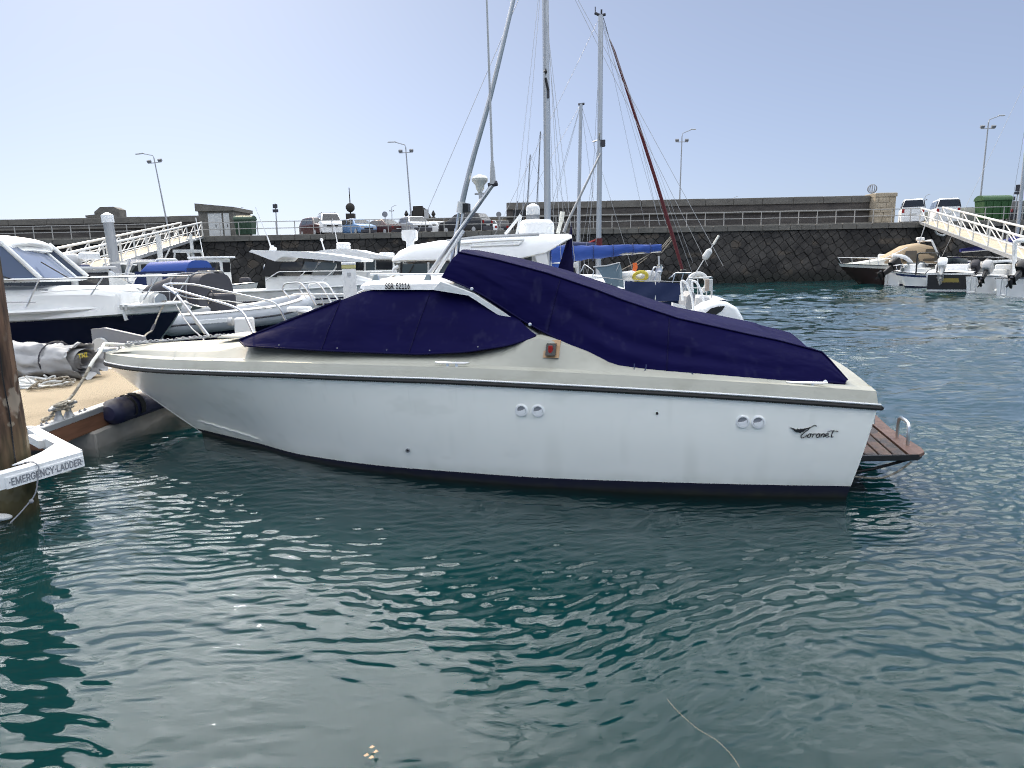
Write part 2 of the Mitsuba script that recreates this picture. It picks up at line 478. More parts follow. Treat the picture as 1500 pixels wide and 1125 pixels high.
# the water is a closed body: a clear rippled surface over turbid teal water, with a dark bed
scene['water_medium'] = {'type': 'homogeneous', 'albedo': {'type': 'rgb', 'value': [0.007, 0.108, 0.114]}, 'sigma_t': 1.6}
scene['mat_water'] = {'type': 'thindielectric', 'int_ior': 1.205, 'ext_ior': 1.0}
BED = mat('bed', (0.02, 0.05, 0.05), 0.9)
labels['water'] = {'kind': 'structure', 'label': 'rippled teal harbour water in front of the stone quay'}
FRAME['water'] = np.eye(4)
number('water')
nv = nx_ * ny_
edge = np.concatenate([np.arange(nx_) * ny_, (nx_ - 1) * ny_ + np.arange(1, ny_), np.arange(nx_ - 2, -1, -1) * ny_ + ny_ - 1, np.arange(ny_ - 2, 0, -1)])
top_v = np.stack([X_.ravel(), Y_.ravel(), Z_.ravel()], 1)
low_v = top_v[edge] * [1, 1, 0] + [0, 0, -5.0]
e_ = np.arange(len(edge))
side_q = np.stack([edge, nv + e_, nv + np.roll(e_, -1), np.roll(edge, -1)], 1)
mid = np.array([[0, 25.0, -5.0]])
fan = np.stack([np.full(len(edge), nv + len(edge)), nv + np.roll(e_, -1), nv + e_], 1)
tri_ = np.vstack([quad[:, [0, 1, 2]], quad[:, [0, 2, 3]], side_q[:, [0, 1, 2]], side_q[:, [0, 2, 3]], fan])
# surface normals by the wave slopes; the walls and the bottom keep their own
gzx, gzy = np.gradient(Z_, gx, gy)
nrm = np.stack([-gzx.ravel(), -gzy.ravel(), np.ones(nv)], 1)
nrm /= np.linalg.norm(nrm, axis=1, keepdims=True)
nrm = np.vstack([nrm, np.tile([0, 0, -1.0], (len(edge) + 1, 1))])
_path = meshkit.write_ply((np.vstack([top_v, low_v, mid]), tri_), False, normals=nrm)
scene['water'] = {'type': 'ply', 'filename': _path, 'face_normals': False, 'bsdf': {'type': 'ref', 'id': 'mat_water'}, 'interior': {'type': 'ref', 'id': 'water_medium'}}
del X_, Y_, DX, DY, Z_, i_, j_, a_, quad, tri_, nrm, gzx, gzy
w = M()
w.add([[-62, -3, -4.9], [62, -3, -4.9], [62, 56.1, -4.9], [-62, 56.1, -4.9]], [[0, 1, 2, 3]])
struct('harbour_bed', w, BED, label='dark harbour bed under the turbid water')

# ------------------------------------------------------------------ quay: ground, wall of stones, coping, railing
QY, QZ = 56.0, 4.5
g = M()
g.add([[-260, QY + 0.5, QZ], [260, QY + 0.5, QZ], [260, 420, QZ], [-260, 420, QZ]], [[0, 1, 2, 3]])
struct('ground', g, TARMAC, label='worn grey quay surface used as a car park')

QW = thing('quay_wall', 'dark rubble stone quay wall rising from the water across the harbour', 'quay wall')
b = M().box(-150, 150, QY + 0.14, QY + 0.5, -1.5, QZ - 0.37)
part(QW, 'backing', b, JOINT, smooth=False)
rng = np.random.default_rng(5)
pts = []
WX0, WX1, WZ0, WZ1 = -52.0, 54.0, -0.35, QZ - 0.40
th = math.radians(38)
for i in range(-130, 130):
    for j in range(-130, 130):
        a, c = 0.62 * i + rng.uniform(-.04, .04), 0.54 * j
        x, z = a * math.cos(th) - c * math.sin(th), a * math.sin(th) + c * math.cos(th)
        if WX0 - 3 < x < WX1 + 3 and -3 < z < WZ1 + 2.5:
            jit = 0.075 if x > 4 else 0.17
            pts.append((x + rng.normal() * jit, z + rng.normal() * jit))
pts = np.array(pts)
vor = Voronoi(pts)
clip = sbox(WX0, WZ0, WX1, WZ1)
stones = []
for k, (x, z) in enumerate(pts):
    reg = vor.regions[vor.point_region[k]]
    if -1 in reg or not reg:
        continue
    poly = Polygon(vor.vertices[reg]).intersection(clip)
    if poly.is_empty or poly.area < 0.04 or poly.geom_type != 'Polygon':
        continue
    poly = poly.buffer(-0.014, join_style=2).simplify(0.03)
    if poly.is_empty or poly.geom_type != 'Polygon' or poly.area < 0.03:
        continue
    stones.append(poly)


def stone_mesh(poly):
    p = np.array(shapely.geometry.polygon.orient(poly, -1).exterior.coords)[:-1]
    c = p.mean(0)
    d = rng.uniform(0.015, 0.085)
    tilt = rng.normal(size=2) * 0.05
    q = c + (p - c) * 0.93
    dep = lambda r, off: QY + 0.14 - off - (r - c) @ tilt
    rows = [np.stack([p[:, 0], np.full(len(p), QY + 0.15), p[:, 1]], 1), np.stack([p[:, 0], dep(p, d * 0.6), p[:, 1]], 1), np.stack([q[:, 0], dep(q, d + 0.018), q[:, 1]], 1)]
    return M().loft(rows, closed=True, caps=True)


def seen_stone(poly):
    "how much of it the photograph shows: clear wall behind the water on the right first, then the gaps between the boats"
    x, z = poly.centroid.x, poly.centroid.y
    if 6.5 < x < 33.5:
        return 2.0 + poly.area
    if -25.5 < x < -7.5 and z > 1.6:
        return 1.2 + poly.area
    return poly.area * 0.5


stones.sort(key=lambda s: -seen_stone(s))
rest = M()
for k, s in enumerate(stones):
    m = stone_mesh(s)
    if k < 300:
        part(QW, 'stone', m, STONE, smooth=False)
    else:
        rest.add(*m.mesh())
part(QW, 'stonework', rest, STONE, smooth=False, stuff=True)
x = -60.0
while x < 62:
    wd = rng.uniform(0.9, 1.6)
    part(QW, 'coping_stone', M().cbox(x + 0.012, x + wd - 0.012, QY - 0.06 - rng.uniform(0, 0.03), QY + 0.62, QZ - 0.395, QZ + 0.02 + rng.uniform(0, 0.03), 0.03), COPING, smooth=False)
    x += wd

RL = thing('railing', 'pale metal railing with two bars along the quay edge', 'railing')
post = [x for x in np.arange(-59.2, 60, 1.5) if not (-27.6 < x < -25.2 or 33.2 < x < 36.6)]
for x in post:
    part(RL, 'post', M().tube([[x, QY + 0.3, QZ], [x, QY + 0.3, QZ + 1.1]], 0.035, 6), RAILM)
for z in (1.1, 0.58):
    for x0, x1 in ((-60, -27.6), (-25.2, 33.2), (36.6, 60)):
        part(RL, 'rail', M().tube([[x0, QY + 0.3, QZ + z], [x1, QY + 0.3, QZ + z]], 0.032, 6), RAILM)


# sea walls behind the quay (stepped, with a coping course)
def course(w, x0, x1, y0, y1, z0, z1, wd, m, name='coping_stone'):
    x = x0
    while x < x1 - 0.1:
        e = min(x + wd * rng.uniform(0.85, 1.2), x1)
        part(w, name, M().cbox(x + 0.015, e - 0.015, y0, y1, z0, z1 + rng.uniform(0, 0.03), 0.04), m, smooth=False)
        x = e


SY = 68.0
sz = lambda px, py: at(px, py, SY)[2]
sx = lambda px: at(px, 320, SY)[0]
SW = thing('sea_wall', 'stepped grey sea wall with a pale coping on the left end of the quay', 'sea wall')
x1 = sx(292)
part(SW, 'body', M().box(-75, x1, SY, SY + 3, QZ - 0.1, 6.45), PARAPET, smooth=False)
part(SW, 'bench_step', M().box(-75, x1 - 0.05, SY - 0.9, SY - 0.003, QZ - 0.1, 5.15), COPING, smooth=False)
part(SW, 'ledge', M().box(-75, x1 - 0.03, SY - 0.25, SY - 0.002, 5.95, 6.12), COPING, smooth=False)
course(SW, -75, x1, SY - 0.12, SY + 3.1, 6.452, 7.0, 3.2, COPING)
part(SW, 'stepped_block', M().prism([(-40.9, 7.03), (-37.6, 7.03), (-37.6, 7.75), (-38.1, 8.0), (-39.4, 8.0), (-40.0, 7.55), (-40.0, 7.3), (-40.9, 7.25)], SY - 0.05, SY + 1.2), COPING, smooth=False)
SW2 = thing('sea_wall', 'long dark stepped sea wall with pale coping behind the railing, right half of the quay', 'sea wall')
xa, xb = sx(742), sx(1272)
part(SW2, 'body', M().box(xa, xb, SY, SY + 3, QZ - 0.1, 7.0), PARAPET, smooth=False)
part(SW2, 'bench_step', M().box(xa + 0.05, xb - 0.05, SY - 1.1, SY - 0.003, QZ - 0.1, 5.1), COPING, smooth=False)
part(SW2, 'ledge', M().box(xa + 0.03, xb - 0.03, SY - 0.3, SY - 0.002, 6.2, 6.4), COPING, smooth=False)
course(SW2, xa, xb, SY - 0.14, SY + 3.1, 7.002, 7.62, 3.0, COPING)
END = thing('wall_pier', 'sunlit sandy stone block ending the long sea wall', 'pier')
xe = sx(1302)
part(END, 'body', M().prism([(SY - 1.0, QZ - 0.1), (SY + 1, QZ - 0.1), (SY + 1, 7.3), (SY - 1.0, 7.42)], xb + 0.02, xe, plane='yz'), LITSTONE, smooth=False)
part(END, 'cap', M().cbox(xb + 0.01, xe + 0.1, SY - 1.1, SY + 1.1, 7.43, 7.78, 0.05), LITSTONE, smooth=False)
for r in range(6):
    x = xb + 0.02 - (0.5 if r % 2 else 0)
    while x < xe:
        e = min(x + rng.uniform(0.8, 1.3), xe)
        if e - max(x, xb + 0.02) > 0.2:
            part(END, 'stone', M().cbox(max(x, xb + 0.02) + 0.02, e - 0.02, SY - 1.05 - rng.uniform(0, 0.05), SY - 0.95, 4.6 + r * 0.46 + 0.02, 4.6 + r * 0.46 + 0.44, 0.02), LITSTONE, smooth=False)
        x = e
SW3 = thing('low_wall', 'low sunlit pale stone wall behind the parked cars in the middle of the quay', 'wall')
yl = 84.0
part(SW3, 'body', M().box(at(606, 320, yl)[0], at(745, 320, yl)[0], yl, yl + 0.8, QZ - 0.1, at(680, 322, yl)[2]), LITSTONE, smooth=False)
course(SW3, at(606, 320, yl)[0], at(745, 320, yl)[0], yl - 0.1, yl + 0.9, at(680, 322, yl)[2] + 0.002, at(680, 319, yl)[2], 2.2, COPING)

# harbour hut with white doors
hx0, hx1, hy = at(291, 320, 59.5)[0], at(343, 320, 59.5)[0], 59.5
HUT = thing('harbour_hut', 'flat roofed grey concrete hut with white double doors by the left gangway', 'hut')
part(HUT, 'wall', M().box(hx0, hx1 - 0.05, hy, hy + 4, QZ - 0.1, 6.75), HUTWALL, smooth=False)
part(HUT, 'roof', M().prism([(hx0 - 0.15, 6.752), (hx1 + 0.1, 6.752), (hx1 + 0.1, 7.05), (hx0 - 0.15, 7.4)], hy - 0.2, hy + 4.2), HUTWALL, smooth=False)
for pa, pb in ((306, 326), (328.5, 337)):
    d0, d1 = at(pa, 330, hy)[0], at(pb, 330, hy)[0]
    k = part(HUT, 'door', M().cbox(d0, d1, hy - 0.06, hy - 0.002, QZ + 0.08, 6.55, 0.01), OFFWHITE, smooth=False)
    part(k, 'handle', M().box((d0 + d1) / 2 + 0.03, (d0 + d1) / 2 + 0.07, hy - 0.1, hy - 0.062, 5.4, 5.65), BLACK, smooth=False)

# monument building behind the cars
MO = thing('monument', 'dark baroque stone gable with a square tower block and corner finials behind the parked cars', 'monument')
ym = 92.0
P = lambda *q: [(at(x, y, ym)[0], at(x, y, ym)[2]) for x, y in q]
base = at(600, 338, ym)[2]
part(MO, 'gable', M().prism([(at(592, 335, ym)[0], QZ), (at(638, 335, ym)[0], QZ)] + P((638, 322), (634, 320), (630, 318), (626, 314), (623, 309), (620, 308), (619, 303), (606, 303), (605, 308), (601, 311), (599, 317), (596, 320), (592, 322)), ym, ym + 4), MONU, smooth=False)
c0, c1 = P((605.5, 308), (619.5, 302))
part(MO, 'tower_block', M().box(c0[0], c1[0], ym - 0.4, ym - 0.002, c0[1] - 1.5, c1[1]), MONU, smooth=False)
part(MO, 'panel', M().box(*[P((609, 0))[0][0], P((616, 0))[0][0]], ym - 0.47, ym - 0.402, c0[1] - 1.2, c1[1] - 0.45), GREYLT, smooth=False)
for px in (594, 634):
    q = P((px, 322))[0]
    part(MO, 'finial', M().lathe([(0.35, 0), (0.35, 0.3), (0.12, 0.5), (0.3, 0.8), (0.05, 1.3)], 8, (q[0], ym + 1, q[1] - 0.02)), MONU)

HL = M()
xs = np.linspace(at(1385, 320, 230)[0], at(1600, 320, 230)[0], 40)
hh = at(1420, 305, 230)[2] + 1.5 * (meshkit.fbm(np.stack([xs * 0.08, 0 * xs, 0 * xs], 1), 3, 4) - 0.5)
hh = np.where(np.arange(40) < 5, QZ + (hh - QZ) * np.sin(np.arange(40) / 5 * 1.57), hh)
HL.loft([np.stack([xs, 0 * xs + 222, 0 * xs + QZ - 0.2], 1), np.stack([xs, 0 * xs + 226, QZ + (hh - QZ) * 0.7], 1), np.stack([xs, 0 * xs + 232, hh], 1), np.stack([xs, 0 * xs + 260, hh], 1), np.stack([xs, 0 * xs + 262, 0 * xs + QZ - 0.2], 1)])
struct('hill', HL, HILL, smooth=40, label='low grey green headland behind the car park')


# ------------------------------------------------------------------ street lamps, signs, bins
def lamp(px, pyb, pyt, y, label, lean=0.0, arm=1, mini=False):
    p = at(px, pyb, y)
    h = at(px, pyt, y)[2] - QZ
    k = thing('street_lamp', label, 'street lamp', frame(p[0], y, QZ, roll=0.0, pitch=lean), 'lamp posts on the quay')
    s = 1.0 if not mini else 1.7
    part(k, 'pole', M().tube([[0, 0, 0], [0, 0, h * 0.5], [0, 0, h * 0.94]], [0.085 * s, 0.065 * s, 0.05 * s], 8), GALV)
    part(k, 'arm', M().tube([[0, 0, h * 0.93], [0.05 * arm, 0, h * 0.965], [0.9 * arm, 0, h]], 0.04 * s, 6), GALV)
    part(k, 'lamp_head', M().cbox(min(0.8 * arm, 1.55 * arm), max(0.8 * arm, 1.35 * arm), -0.10, 0.10, h - 0.02, h + 0.06 * s, 0.03), GREYLT)
    part(k, 'crossbar', M().tube([[-0.6, 0, h * 0.885], [0.6, 0, h * 0.885]], 0.035 * s, 6), GALV)
    for sgn in (-1, 1):
        part(k, 'floodlight', M().box(-0.17, 0.17, -0.08, 0.08, -0.11, 0.11, rot=np.array([[1, 0, 0], [0, .82, -.57], [0, .57, .82]]), at=(sgn * 0.48, 0, h * 0.885 + 0.16)), GREY, smooth=False)


lamp(248, 335, 222, 63, 'leaning grey lamp post behind the left sea wall', -5.5, -1)
lamp(604, 335, 207, 63, 'grey lamp post rising beside the dark monument gable', -2.0, -1)
lamp(994, 335, 190, 70.5, 'grey lamp post above the long sea wall right of the furled red sail', 0.8, 1)
lamp(1432, 330, 170, 62, 'tall grey lamp post above the right gangway and green bin', 0.4, 1)
for px, t, l in ((352, 304, 'tiny far lamp post above the left green bin'), (575, 301, 'tiny far lamp post between the low dark car and the silver car'), (1072, 288, 'tiny far lamp post over the middle of the long sea wall'), (1351, 285, 'tiny far lamp post behind the white vans')):
    lamp(px, 335, t, 190, l, 0, 1, True)


def signpost(px, pt, y, panels, label, lean=0.0, sub='rectangle'):
    p = at(px, 335, y)
    k = thing('sign_post', label, 'sign', frame(p[0], y, QZ, pitch=lean))
    zt = at(px, pt, y)[2] - QZ
    part(k, 'pole', M().tube([[0, 0, 0], [0, 0, zt]], 0.045, 6), GALV)
    for (w, a, b) in panels:
        za, zb = at(px, a, y)[2] - QZ, at(px, b, y)[2] - QZ
        if sub == 'round':
            part(k, 'panel', M().lathe([(w, -0.02), (w, 0.02)], 16, (0, -0.08, (za + zb) / 2), (0, 1, 0)), GREY)
        else:
            part(k, 'panel', M().cbox(-w, w, -0.09, -0.05, zb, za, 0.01), GREYDK, smooth=False)


signpost(406, 298, 58, [(0.19, 299, 305), (0.23, 306.5, 311)], 'post with two small dark panels between the green bin and the dark red car')
signpost(565, 311, 60, [(0.24, 311, 317)], 'round grey sign on a thin post behind the low dark car', sub='round')
signpost(731, 312, 72, [(0.27, 311.5, 317)], 'round grey sign on a thin post near the low pale wall', sub='round')
signpost(1483, 270, 57, [(0.28, 271, 281), (0.33, 281.5, 285)], 'leaning post with stacked dark panels by the black car on the right', 3.0)
signpost(1476, 287, 75, [(0.42, 288, 294)], 'small square blue grey sign seen beside the stacked dark panels')
k = thing('obelisk', 'small dark obelisk topped by a ball and spike above the light blue car', 'obelisk', frame(at(514, 320, 95)[0], 95, QZ))
part(k, 'plinth', M().box(-0.55, 0.55, -0.5, 0.5, 0, 4.3), MONU, smooth=False)
part(k, 'ball', M().ball((0, 0, 5.1), 0.62, 8), MONU)
part(k, 'spike', M().tube([[0, 0, 4.3], [0, 0, 7.7]], [0.1, 0.05], 6), MONU)
k = thing('beacon', 'wire mesh ball beacon on the right end of the long sea wall', 'beacon', frame(at(1276, 300, 69)[0], 69, 7.62))
part(k, 'post', M().tube([[0, 0, 0], [0, 0, 0.7]], 0.05, 6), GALV)
for a in range(6):
    t = np.linspace(0, 6.283, 19)
    c, s = math.cos(a * 0.52), math.sin(a * 0.52)
    part(k, 'hoop', M().tube(np.stack([0.42 * np.cos(t) * c, 0.42 * np.cos(t) * s, 0.72 + 0.42 * np.sin(t)], 1), 0.025, 5, caps=False), GREY)


def skip(px, y, w, h, m, label):
    p = at(px, 335, y)
    k = thing('wheeled_bin', label, 'bin', frame(p[0], y, QZ))
    part(k, 'body', M().loft([[[-w * .44, -.5, .22], [w * .44, -.5, .22], [w * .44, .5, .22], [-w * .44, .5, .22]], [[-w * .5, -.6, h * .8], [w * .5, -.6, h * .8], [w * .5, .6, h * .8], [-w * .5, .6, h * .8]]], closed=True, caps=True), m, smooth=False)
    lid = [[np.array([x, math.cos(a) * 0.66, h * .8 + 0.01 + math.sin(a) * h * 0.2]) for a in np.linspace(0, math.pi, 9)] for x in (-w * .53, w * .53)]
    part(k, 'lid', M().loft(lid).add([*lid[0]], [[0, i, i + 1] for i in range(1, 8)]).add([*lid[1]], [[0, i + 1, i] for i in range(1, 8)]), m, smooth=40)
    for x in (-.4, -.14, .14, .4):
        part(k, 'rib', M().box(x * w - .03, x * w + .03, -.64, -.57, .3, h * .78), m, smooth=False)
    for sx_ in (-1, 1):
        part(k, 'wheel', M().lathe([(0.11, -.04), (0.11, .04)], 10, (sx_ * w * .36, -.4, .11), (1, 0, 0)), RUBBER)


skip(360, 58.6, 1.45, 1.75, GREEN, 'dark green wheeled waste container on the quay beside the hut')
skip(1451, 58.2, 2.3, 2.15, GREENLT, 'bright green waste container at the top of the right gangway')


# ------------------------------------------------------------------ parked cars
def car(px, y, yaw, paint, label, L=4.1, W=1.75, H=1.5, kind='hatch', roofbars=False):
    p = at(px, 336, y)
    k = thing('parked_car' if kind != 'van' else 'parked_van', label, 'car' if kind != 'van' else 'van', frame(p[0], y, QZ, yaw), 'cars parked on the quay')
    h = H
    if kind == 'van':
        top = [(-.5, .55 * h), (-.49, .96 * h), (-.44, h), (.18, h), (.26, .96 * h), (.41, .6 * h), (.49, .50 * h), (.5, .3 * h)]
    elif kind == 'saloon':
        top = [(-.5, .55 * h), (-.49, .62 * h), (-.34, .66 * h), (-.2, .98 * h), (.05, h), (.13, .97 * h), (.28, .66 * h), (.46, .56 * h), (.5, .4 * h)]
    else:
        top = [(-.5, .5 * h), (-.49, .62 * h), (-.45, .7 * h), (-.37, .97 * h), (-.25, h), (.06, h), (.13, .96 * h), (.28, .65 * h), (.46, .55 * h), (.5, .38 * h)]
    rows = []
    for x, z in top:
        zb = min(0.6 * h, z)
        up = max(z - 0.6 * h, 0) / (0.4 * h)
        wb = W / 2 * (0.90 if abs(x) > .48 else 0.97 if abs(x) > .4 else 1.0)
        wt = wb - 0.20 * up * W / 1.75 - 0.03
        half = [(wb * .94, .20), (wb, .32), (wb, zb * .95), (wb - 0.02, zb), (wt + .03, z - 0.04 * up), (wt - .06, z)]
        rows.append([[x * L, yy, zz] for yy, zz in half] + [[x * L, -yy, zz] for yy, zz in half[::-1]])
    part(k, 'body', M().loft(rows, closed=True, caps=True), paint, smooth=50)
    xs, zs = np.array([q[0] for q in top]) * L, np.array([q[1] for q in top])
    rear, front = [q for q in top if q[1] > .9 * h][0], [q for q in top if q[1] > .9 * h][-1]
    hood = [q for q in top if q[0] > front[0]][0]
    wl = W / 2

    def slope_pane(a, b, name):
        d = np.array([b[0] - a[0], 0, (b[1] - a[1]) / L]) * L
        nrm = np.array([d[2], 0, -d[0]])
        nrm = nrm / np.linalg.norm(nrm) * (1 if nrm[2] > 0 else -1) * 0.012
        A, B = np.array([a[0] * L, 0, a[1]]) + nrm, np.array([b[0] * L, 0, b[1]]) + nrm
        A, B = A + (B - A) * .08, B - (B - A) * .1
        wt, wb_ = wl - .30, wl - .13
        part(k, name, M().add([A + [0, -wt, 0], A + [0, wt, 0], B + [0, wb_, 0], B + [0, -wb_, 0]], [[0, 1, 2, 3]]), GLASSD, smooth=False)

    slope_pane(front, hood, 'windscreen')
    back = [q for q in top if q[0] < rear[0]]
    if back:
        slope_pane(rear, (back[-1][0], max(back[-1][1], .64 * h)), 'rear_window')
    for s in (-1, 1):
        for x0, x1 in ((rear[0] + .03, -.12), (-.10, front[0] + .01)):
            zl, zh = .64 * h, .93 * h
            yl_, yh_ = s * (wl - 0.02 - .20 * .1 + .012), s * (wl - .2 * .83 - .008)
            sl = .05 if x1 > -.1 else 0
            part(k, 'side_window', M().add([[x0 * L, yl_, zl], [(x1 + sl) * L, yl_, zl], [x1 * L, yh_, zh], [x0 * L, yh_, zh]], [[0, 1, 2, 3]]), GLASSD, smooth=False)
        for x in (-.31, .31):
            wk = part(k, 'wheel', M().lathe([(.31, -.1), (.32, -.07), (.32, .07), (.31, .1)], 16, (x * L, s * (wl - .11), .32), (0, 1, 0)), RUBBER)
            part(wk, 'rim', M().lathe([(.2, 0), (.17, .012)], 12, (x * L, s * (wl - .008), .32), (0, s, 0)), GREYLT)
        part(k, 'headlight', M().box(.478 * L, .503 * L, s * (wl - .42), s * (wl - .16), .38 * h, .46 * h) if s > 0 else M().box(.478 * L, .503 * L, -(wl - .16), -(wl - .42), .38 * h, .46 * h), GREYLT, smooth=False)
        part(k, 'tail_light', M().box(-.503 * L, -.48 * L, min(s * (wl - .3), s * (wl - .12)), max(s * (wl - .3), s * (wl - .12)), .45 * h, .6 * h), LENSRED, smooth=False)
    part(k, 'front_bumper', M().cbox(.47 * L, .512 * L, -wl * .88, wl * .88, .2, .31 * h, .02), GREYDK if kind != 'van' else paint, smooth=False)
    part(k, 'grille', M().box(.49 * L, .506 * L, -wl * .5, wl * .5, .33 * h, .43 * h), BLACK, smooth=False)
    part(k, 'number_plate', M().box(-.508 * L, -.5 * L, -.26, .26, .36 * h, .42 * h), OFFWHITE, smooth=False)
    part(k, 'rear_bumper', M().cbox(-.512 * L, -.47 * L, -wl * .88, wl * .88, .2, .31 * h, .02), GREYDK if kind != 'van' else paint, smooth=False)
    if roofbars:
        for s in (-1, 1):
            part(k, 'roof_bar', M().tube([[-.4 * L, s * (wl - .33), h + .07], [.08 * L, s * (wl - .33), h + .07]], .025, 6), GREYDK)
        for x in (-.38, 0.0):
            part(k, 'roof_bar', M().box(x * L - .03, x * L + .03, -wl + .3, wl - .3, h + .003, h + .06), GREYDK, smooth=False)
    return k


car(466, 60.5, -52, CARRED, 'dark red and black estate car parked first right of the sign post', 4.5, 1.8, 1.62)
car(482, 59.4, -68, WHITE, 'white people carrier with roof bars parked facing the water', 4.4, 1.75, 1.85, 'van', True)
car(523, 60.2, -48, CARBLUE, 'light blue hatchback next to the white people carrier', 3.9, 1.7, 1.42)
car(560, 61, 140, CARRED, 'low dark maroon saloon between the light blue and the silver car', 4.3, 1.75, 1.32, 'saloon')
car(607, 59.6, -62, CARSILVER, 'silver hatchback with its front to the railing below the monument', 4.2, 1.8, 1.5)
car(640, 63, -40, WHITE, 'small white car half hidden right of the silver car', 3.6, 1.6, 1.25)
car(682, 60, 150, CARBLACK, 'black tall car parked behind the antenna poles', 4.5, 1.8, 1.66)
car(715, 66, 95, WHITE, 'small white car seen from behind near the low pale wall', 3.8, 1.65, 1.35)
car(739, 66, 80, CARBLACK, 'dark small car beside the low pale wall, last of the middle row', 3.7, 1.65, 1.3)
car(1333, 60.5, 63, WHITE, 'white van with dark rear window right of the sandy stone block', 4.6, 1.85, 2.05, 'van')
car(1380, 62, 66, WHITE, 'white rounded van behind the top of the right gangway', 4.9, 1.95, 2.15, 'van')
car(1487, 60, 62, CARBLACK, 'black car with red tail lights right of the bright green container', 4.3, 1.8, 1.75)


# ------------------------------------------------------------------ gangways
def gangway(x, y0, z0, x1, y1, z1, label, W=1.5, n=8):
    "from the quay edge (x, y0, z0) down to a pontoon (x1, y1, z1)"
    D = math.hypot(x1 - x, y1 - y0)
    L = math.hypot(D, z0 - z1)
    k = thing('gangway', label, 'gangway', frame(x, y0, z0, math.degrees(math.atan2(y1 - y0, x1 - x)), 0, math.degrees(math.atan2(z0 - z1, D))), 'aluminium gangways')
    part(k, 'deck', M().box(0, L, -W / 2 + .05, W / 2 - .05, -.04, .03), TANDECK, smooth=False)
    for s in (-1, 1):
        part(k, 'bottom_chord', M().box(0, L, s * W / 2 - .05, s * W / 2 + .05, -.12, .08), GALV, smooth=False)
        part(k, 'handrail', M().tube([[0, s * W / 2, 1.1], [L, s * W / 2, 1.1]], .065, 8), ALUW)
        part(k, 'middle_rail', M().tube([[0, s * W / 2, .58], [L, s * W / 2, .58]], .03, 6), ALUW)
        for i in range(n + 1):
            part(k, 'post', M().tube([[L * i / n, s * W / 2, .05], [L * i / n, s * W / 2, 1.1]], .045, 6), ALUW)
        for i in range(n):
            part(k, 'brace', M().tube([[L * i / n, s * W / 2, 1.08], [L * (i + 1) / n, s * W / 2, .08]][:: 1 if x < 0 else 1], .03, 6), ALUW)


ALUW = mat('alu_white', (0.62, 0.62, 0.60), 0.45)
gangway(at(283, 340, QY)[0], QY - 0.1, QZ + 0.02, -19.5, 26.0, 1.2, 'aluminium gangway with tan deck sloping down from the hut on the left', n=13)
gangway(at(1362, 320, QY)[0], QY - 0.1, QZ + 0.02, 25.5, 33.0, 1.6, 'aluminium gangway with tan deck sloping down from the white vans on the right')

# ------------------------------------------------------------------ the covered motor cruiser in the foreground
# local frame: X towards the stern, Y away from the camera side, z up from the waterline; centreline at Y = 1.25
P0 = atz(1240, 728)
MB = thing('motor_cruiser', 'white motor cruiser under dark navy canvas covers, moored bow to the pontoon in the foreground', 'boat', frame(P0[0], P0[1], 0, -13))
CY = 1.25
_bx = np.array([math.cos(math.radians(13)), -math.sin(math.radians(13)), 0])
_by = np.array([-_bx[1], _bx[0], 0])


def bp(px, py, Y):
    "local (X, z) of the photograph's pixel on the plane at Y"
    d = ray(px, py)
    q = _C + d * (((P0 + _by * Y - _C) @ _by) / (d @ _by)) - P0
    return q @ _bx, q[2]


GH = PC([-8.9, -8.8, -8.4, -7.8, -7.1, -6.2, -5.2, -4, -2.7, -1.4, .2], [0, .14, .42, .72, 1.0, 1.25, 1.43, 1.55, 1.58, 1.5, 1.35])
GZ = PC([-8.9, -8.47, -8.04, -7.5, -6.54, -5.23, -4, -2.67, -1.46, .2], [.925, .94, .948, .966, 1.004, 1.036, 1.04, 1.013, .958, .85])
u_ = np.linspace(0, 1, 90)
XG = -8.9 + 9.07 * (u_ ** 1.6 * 0.35 + u_ * 0.65)
XW = PC([-8.9, -8.0, -7.0, -5.5, -4, 0.17], [-7.56, -7.15, -6.4, -5.3, -3.95, 0.0])(XG)
WH = PC([-7.56, -7.2, -6.36, -5.48, -4.14, -2.7, -1.4, 0.0], [0.0, .17, .55, .985, 1.31, 1.435, 1.38, 1.25])
NV = 22


def hull_row(k, side, v0, v1, n):
    xg, xw = XG[k], XW[k]
    hg, hw, zg = float(GH(xg)), float(WH(np.clip(xw, -7.56, 0))), float(GZ(xg))
    fl = np.clip((-xg - 4.5) / 3.5, 0, 1)
    v = np.linspace(v0, v1, n)
    bowed = v + 0.16 * fl * np.sin(np.pi * v)
    x = xg + (xw - xg) * np.where(fl > 0, (1 - fl) * v + fl * (v ** 1.25 * .6 + .4 * v), v)
    h = hw + (hg - hw) * (1 - v) ** (1 + 0.9 * fl) + (1 - fl) * 0.035 * np.sin(np.pi * v)
    return np.stack([x, CY + side * h, zg * (1 - v)], 1)


def stripe_v(k):
    zs = np.interp(XW[k], [-7.6, -6.6, -5.4, -3.5, 0], [0.05, 0.055, 0.07, .10, .112])
    return 1 - zs / float(GZ(XG[k]))


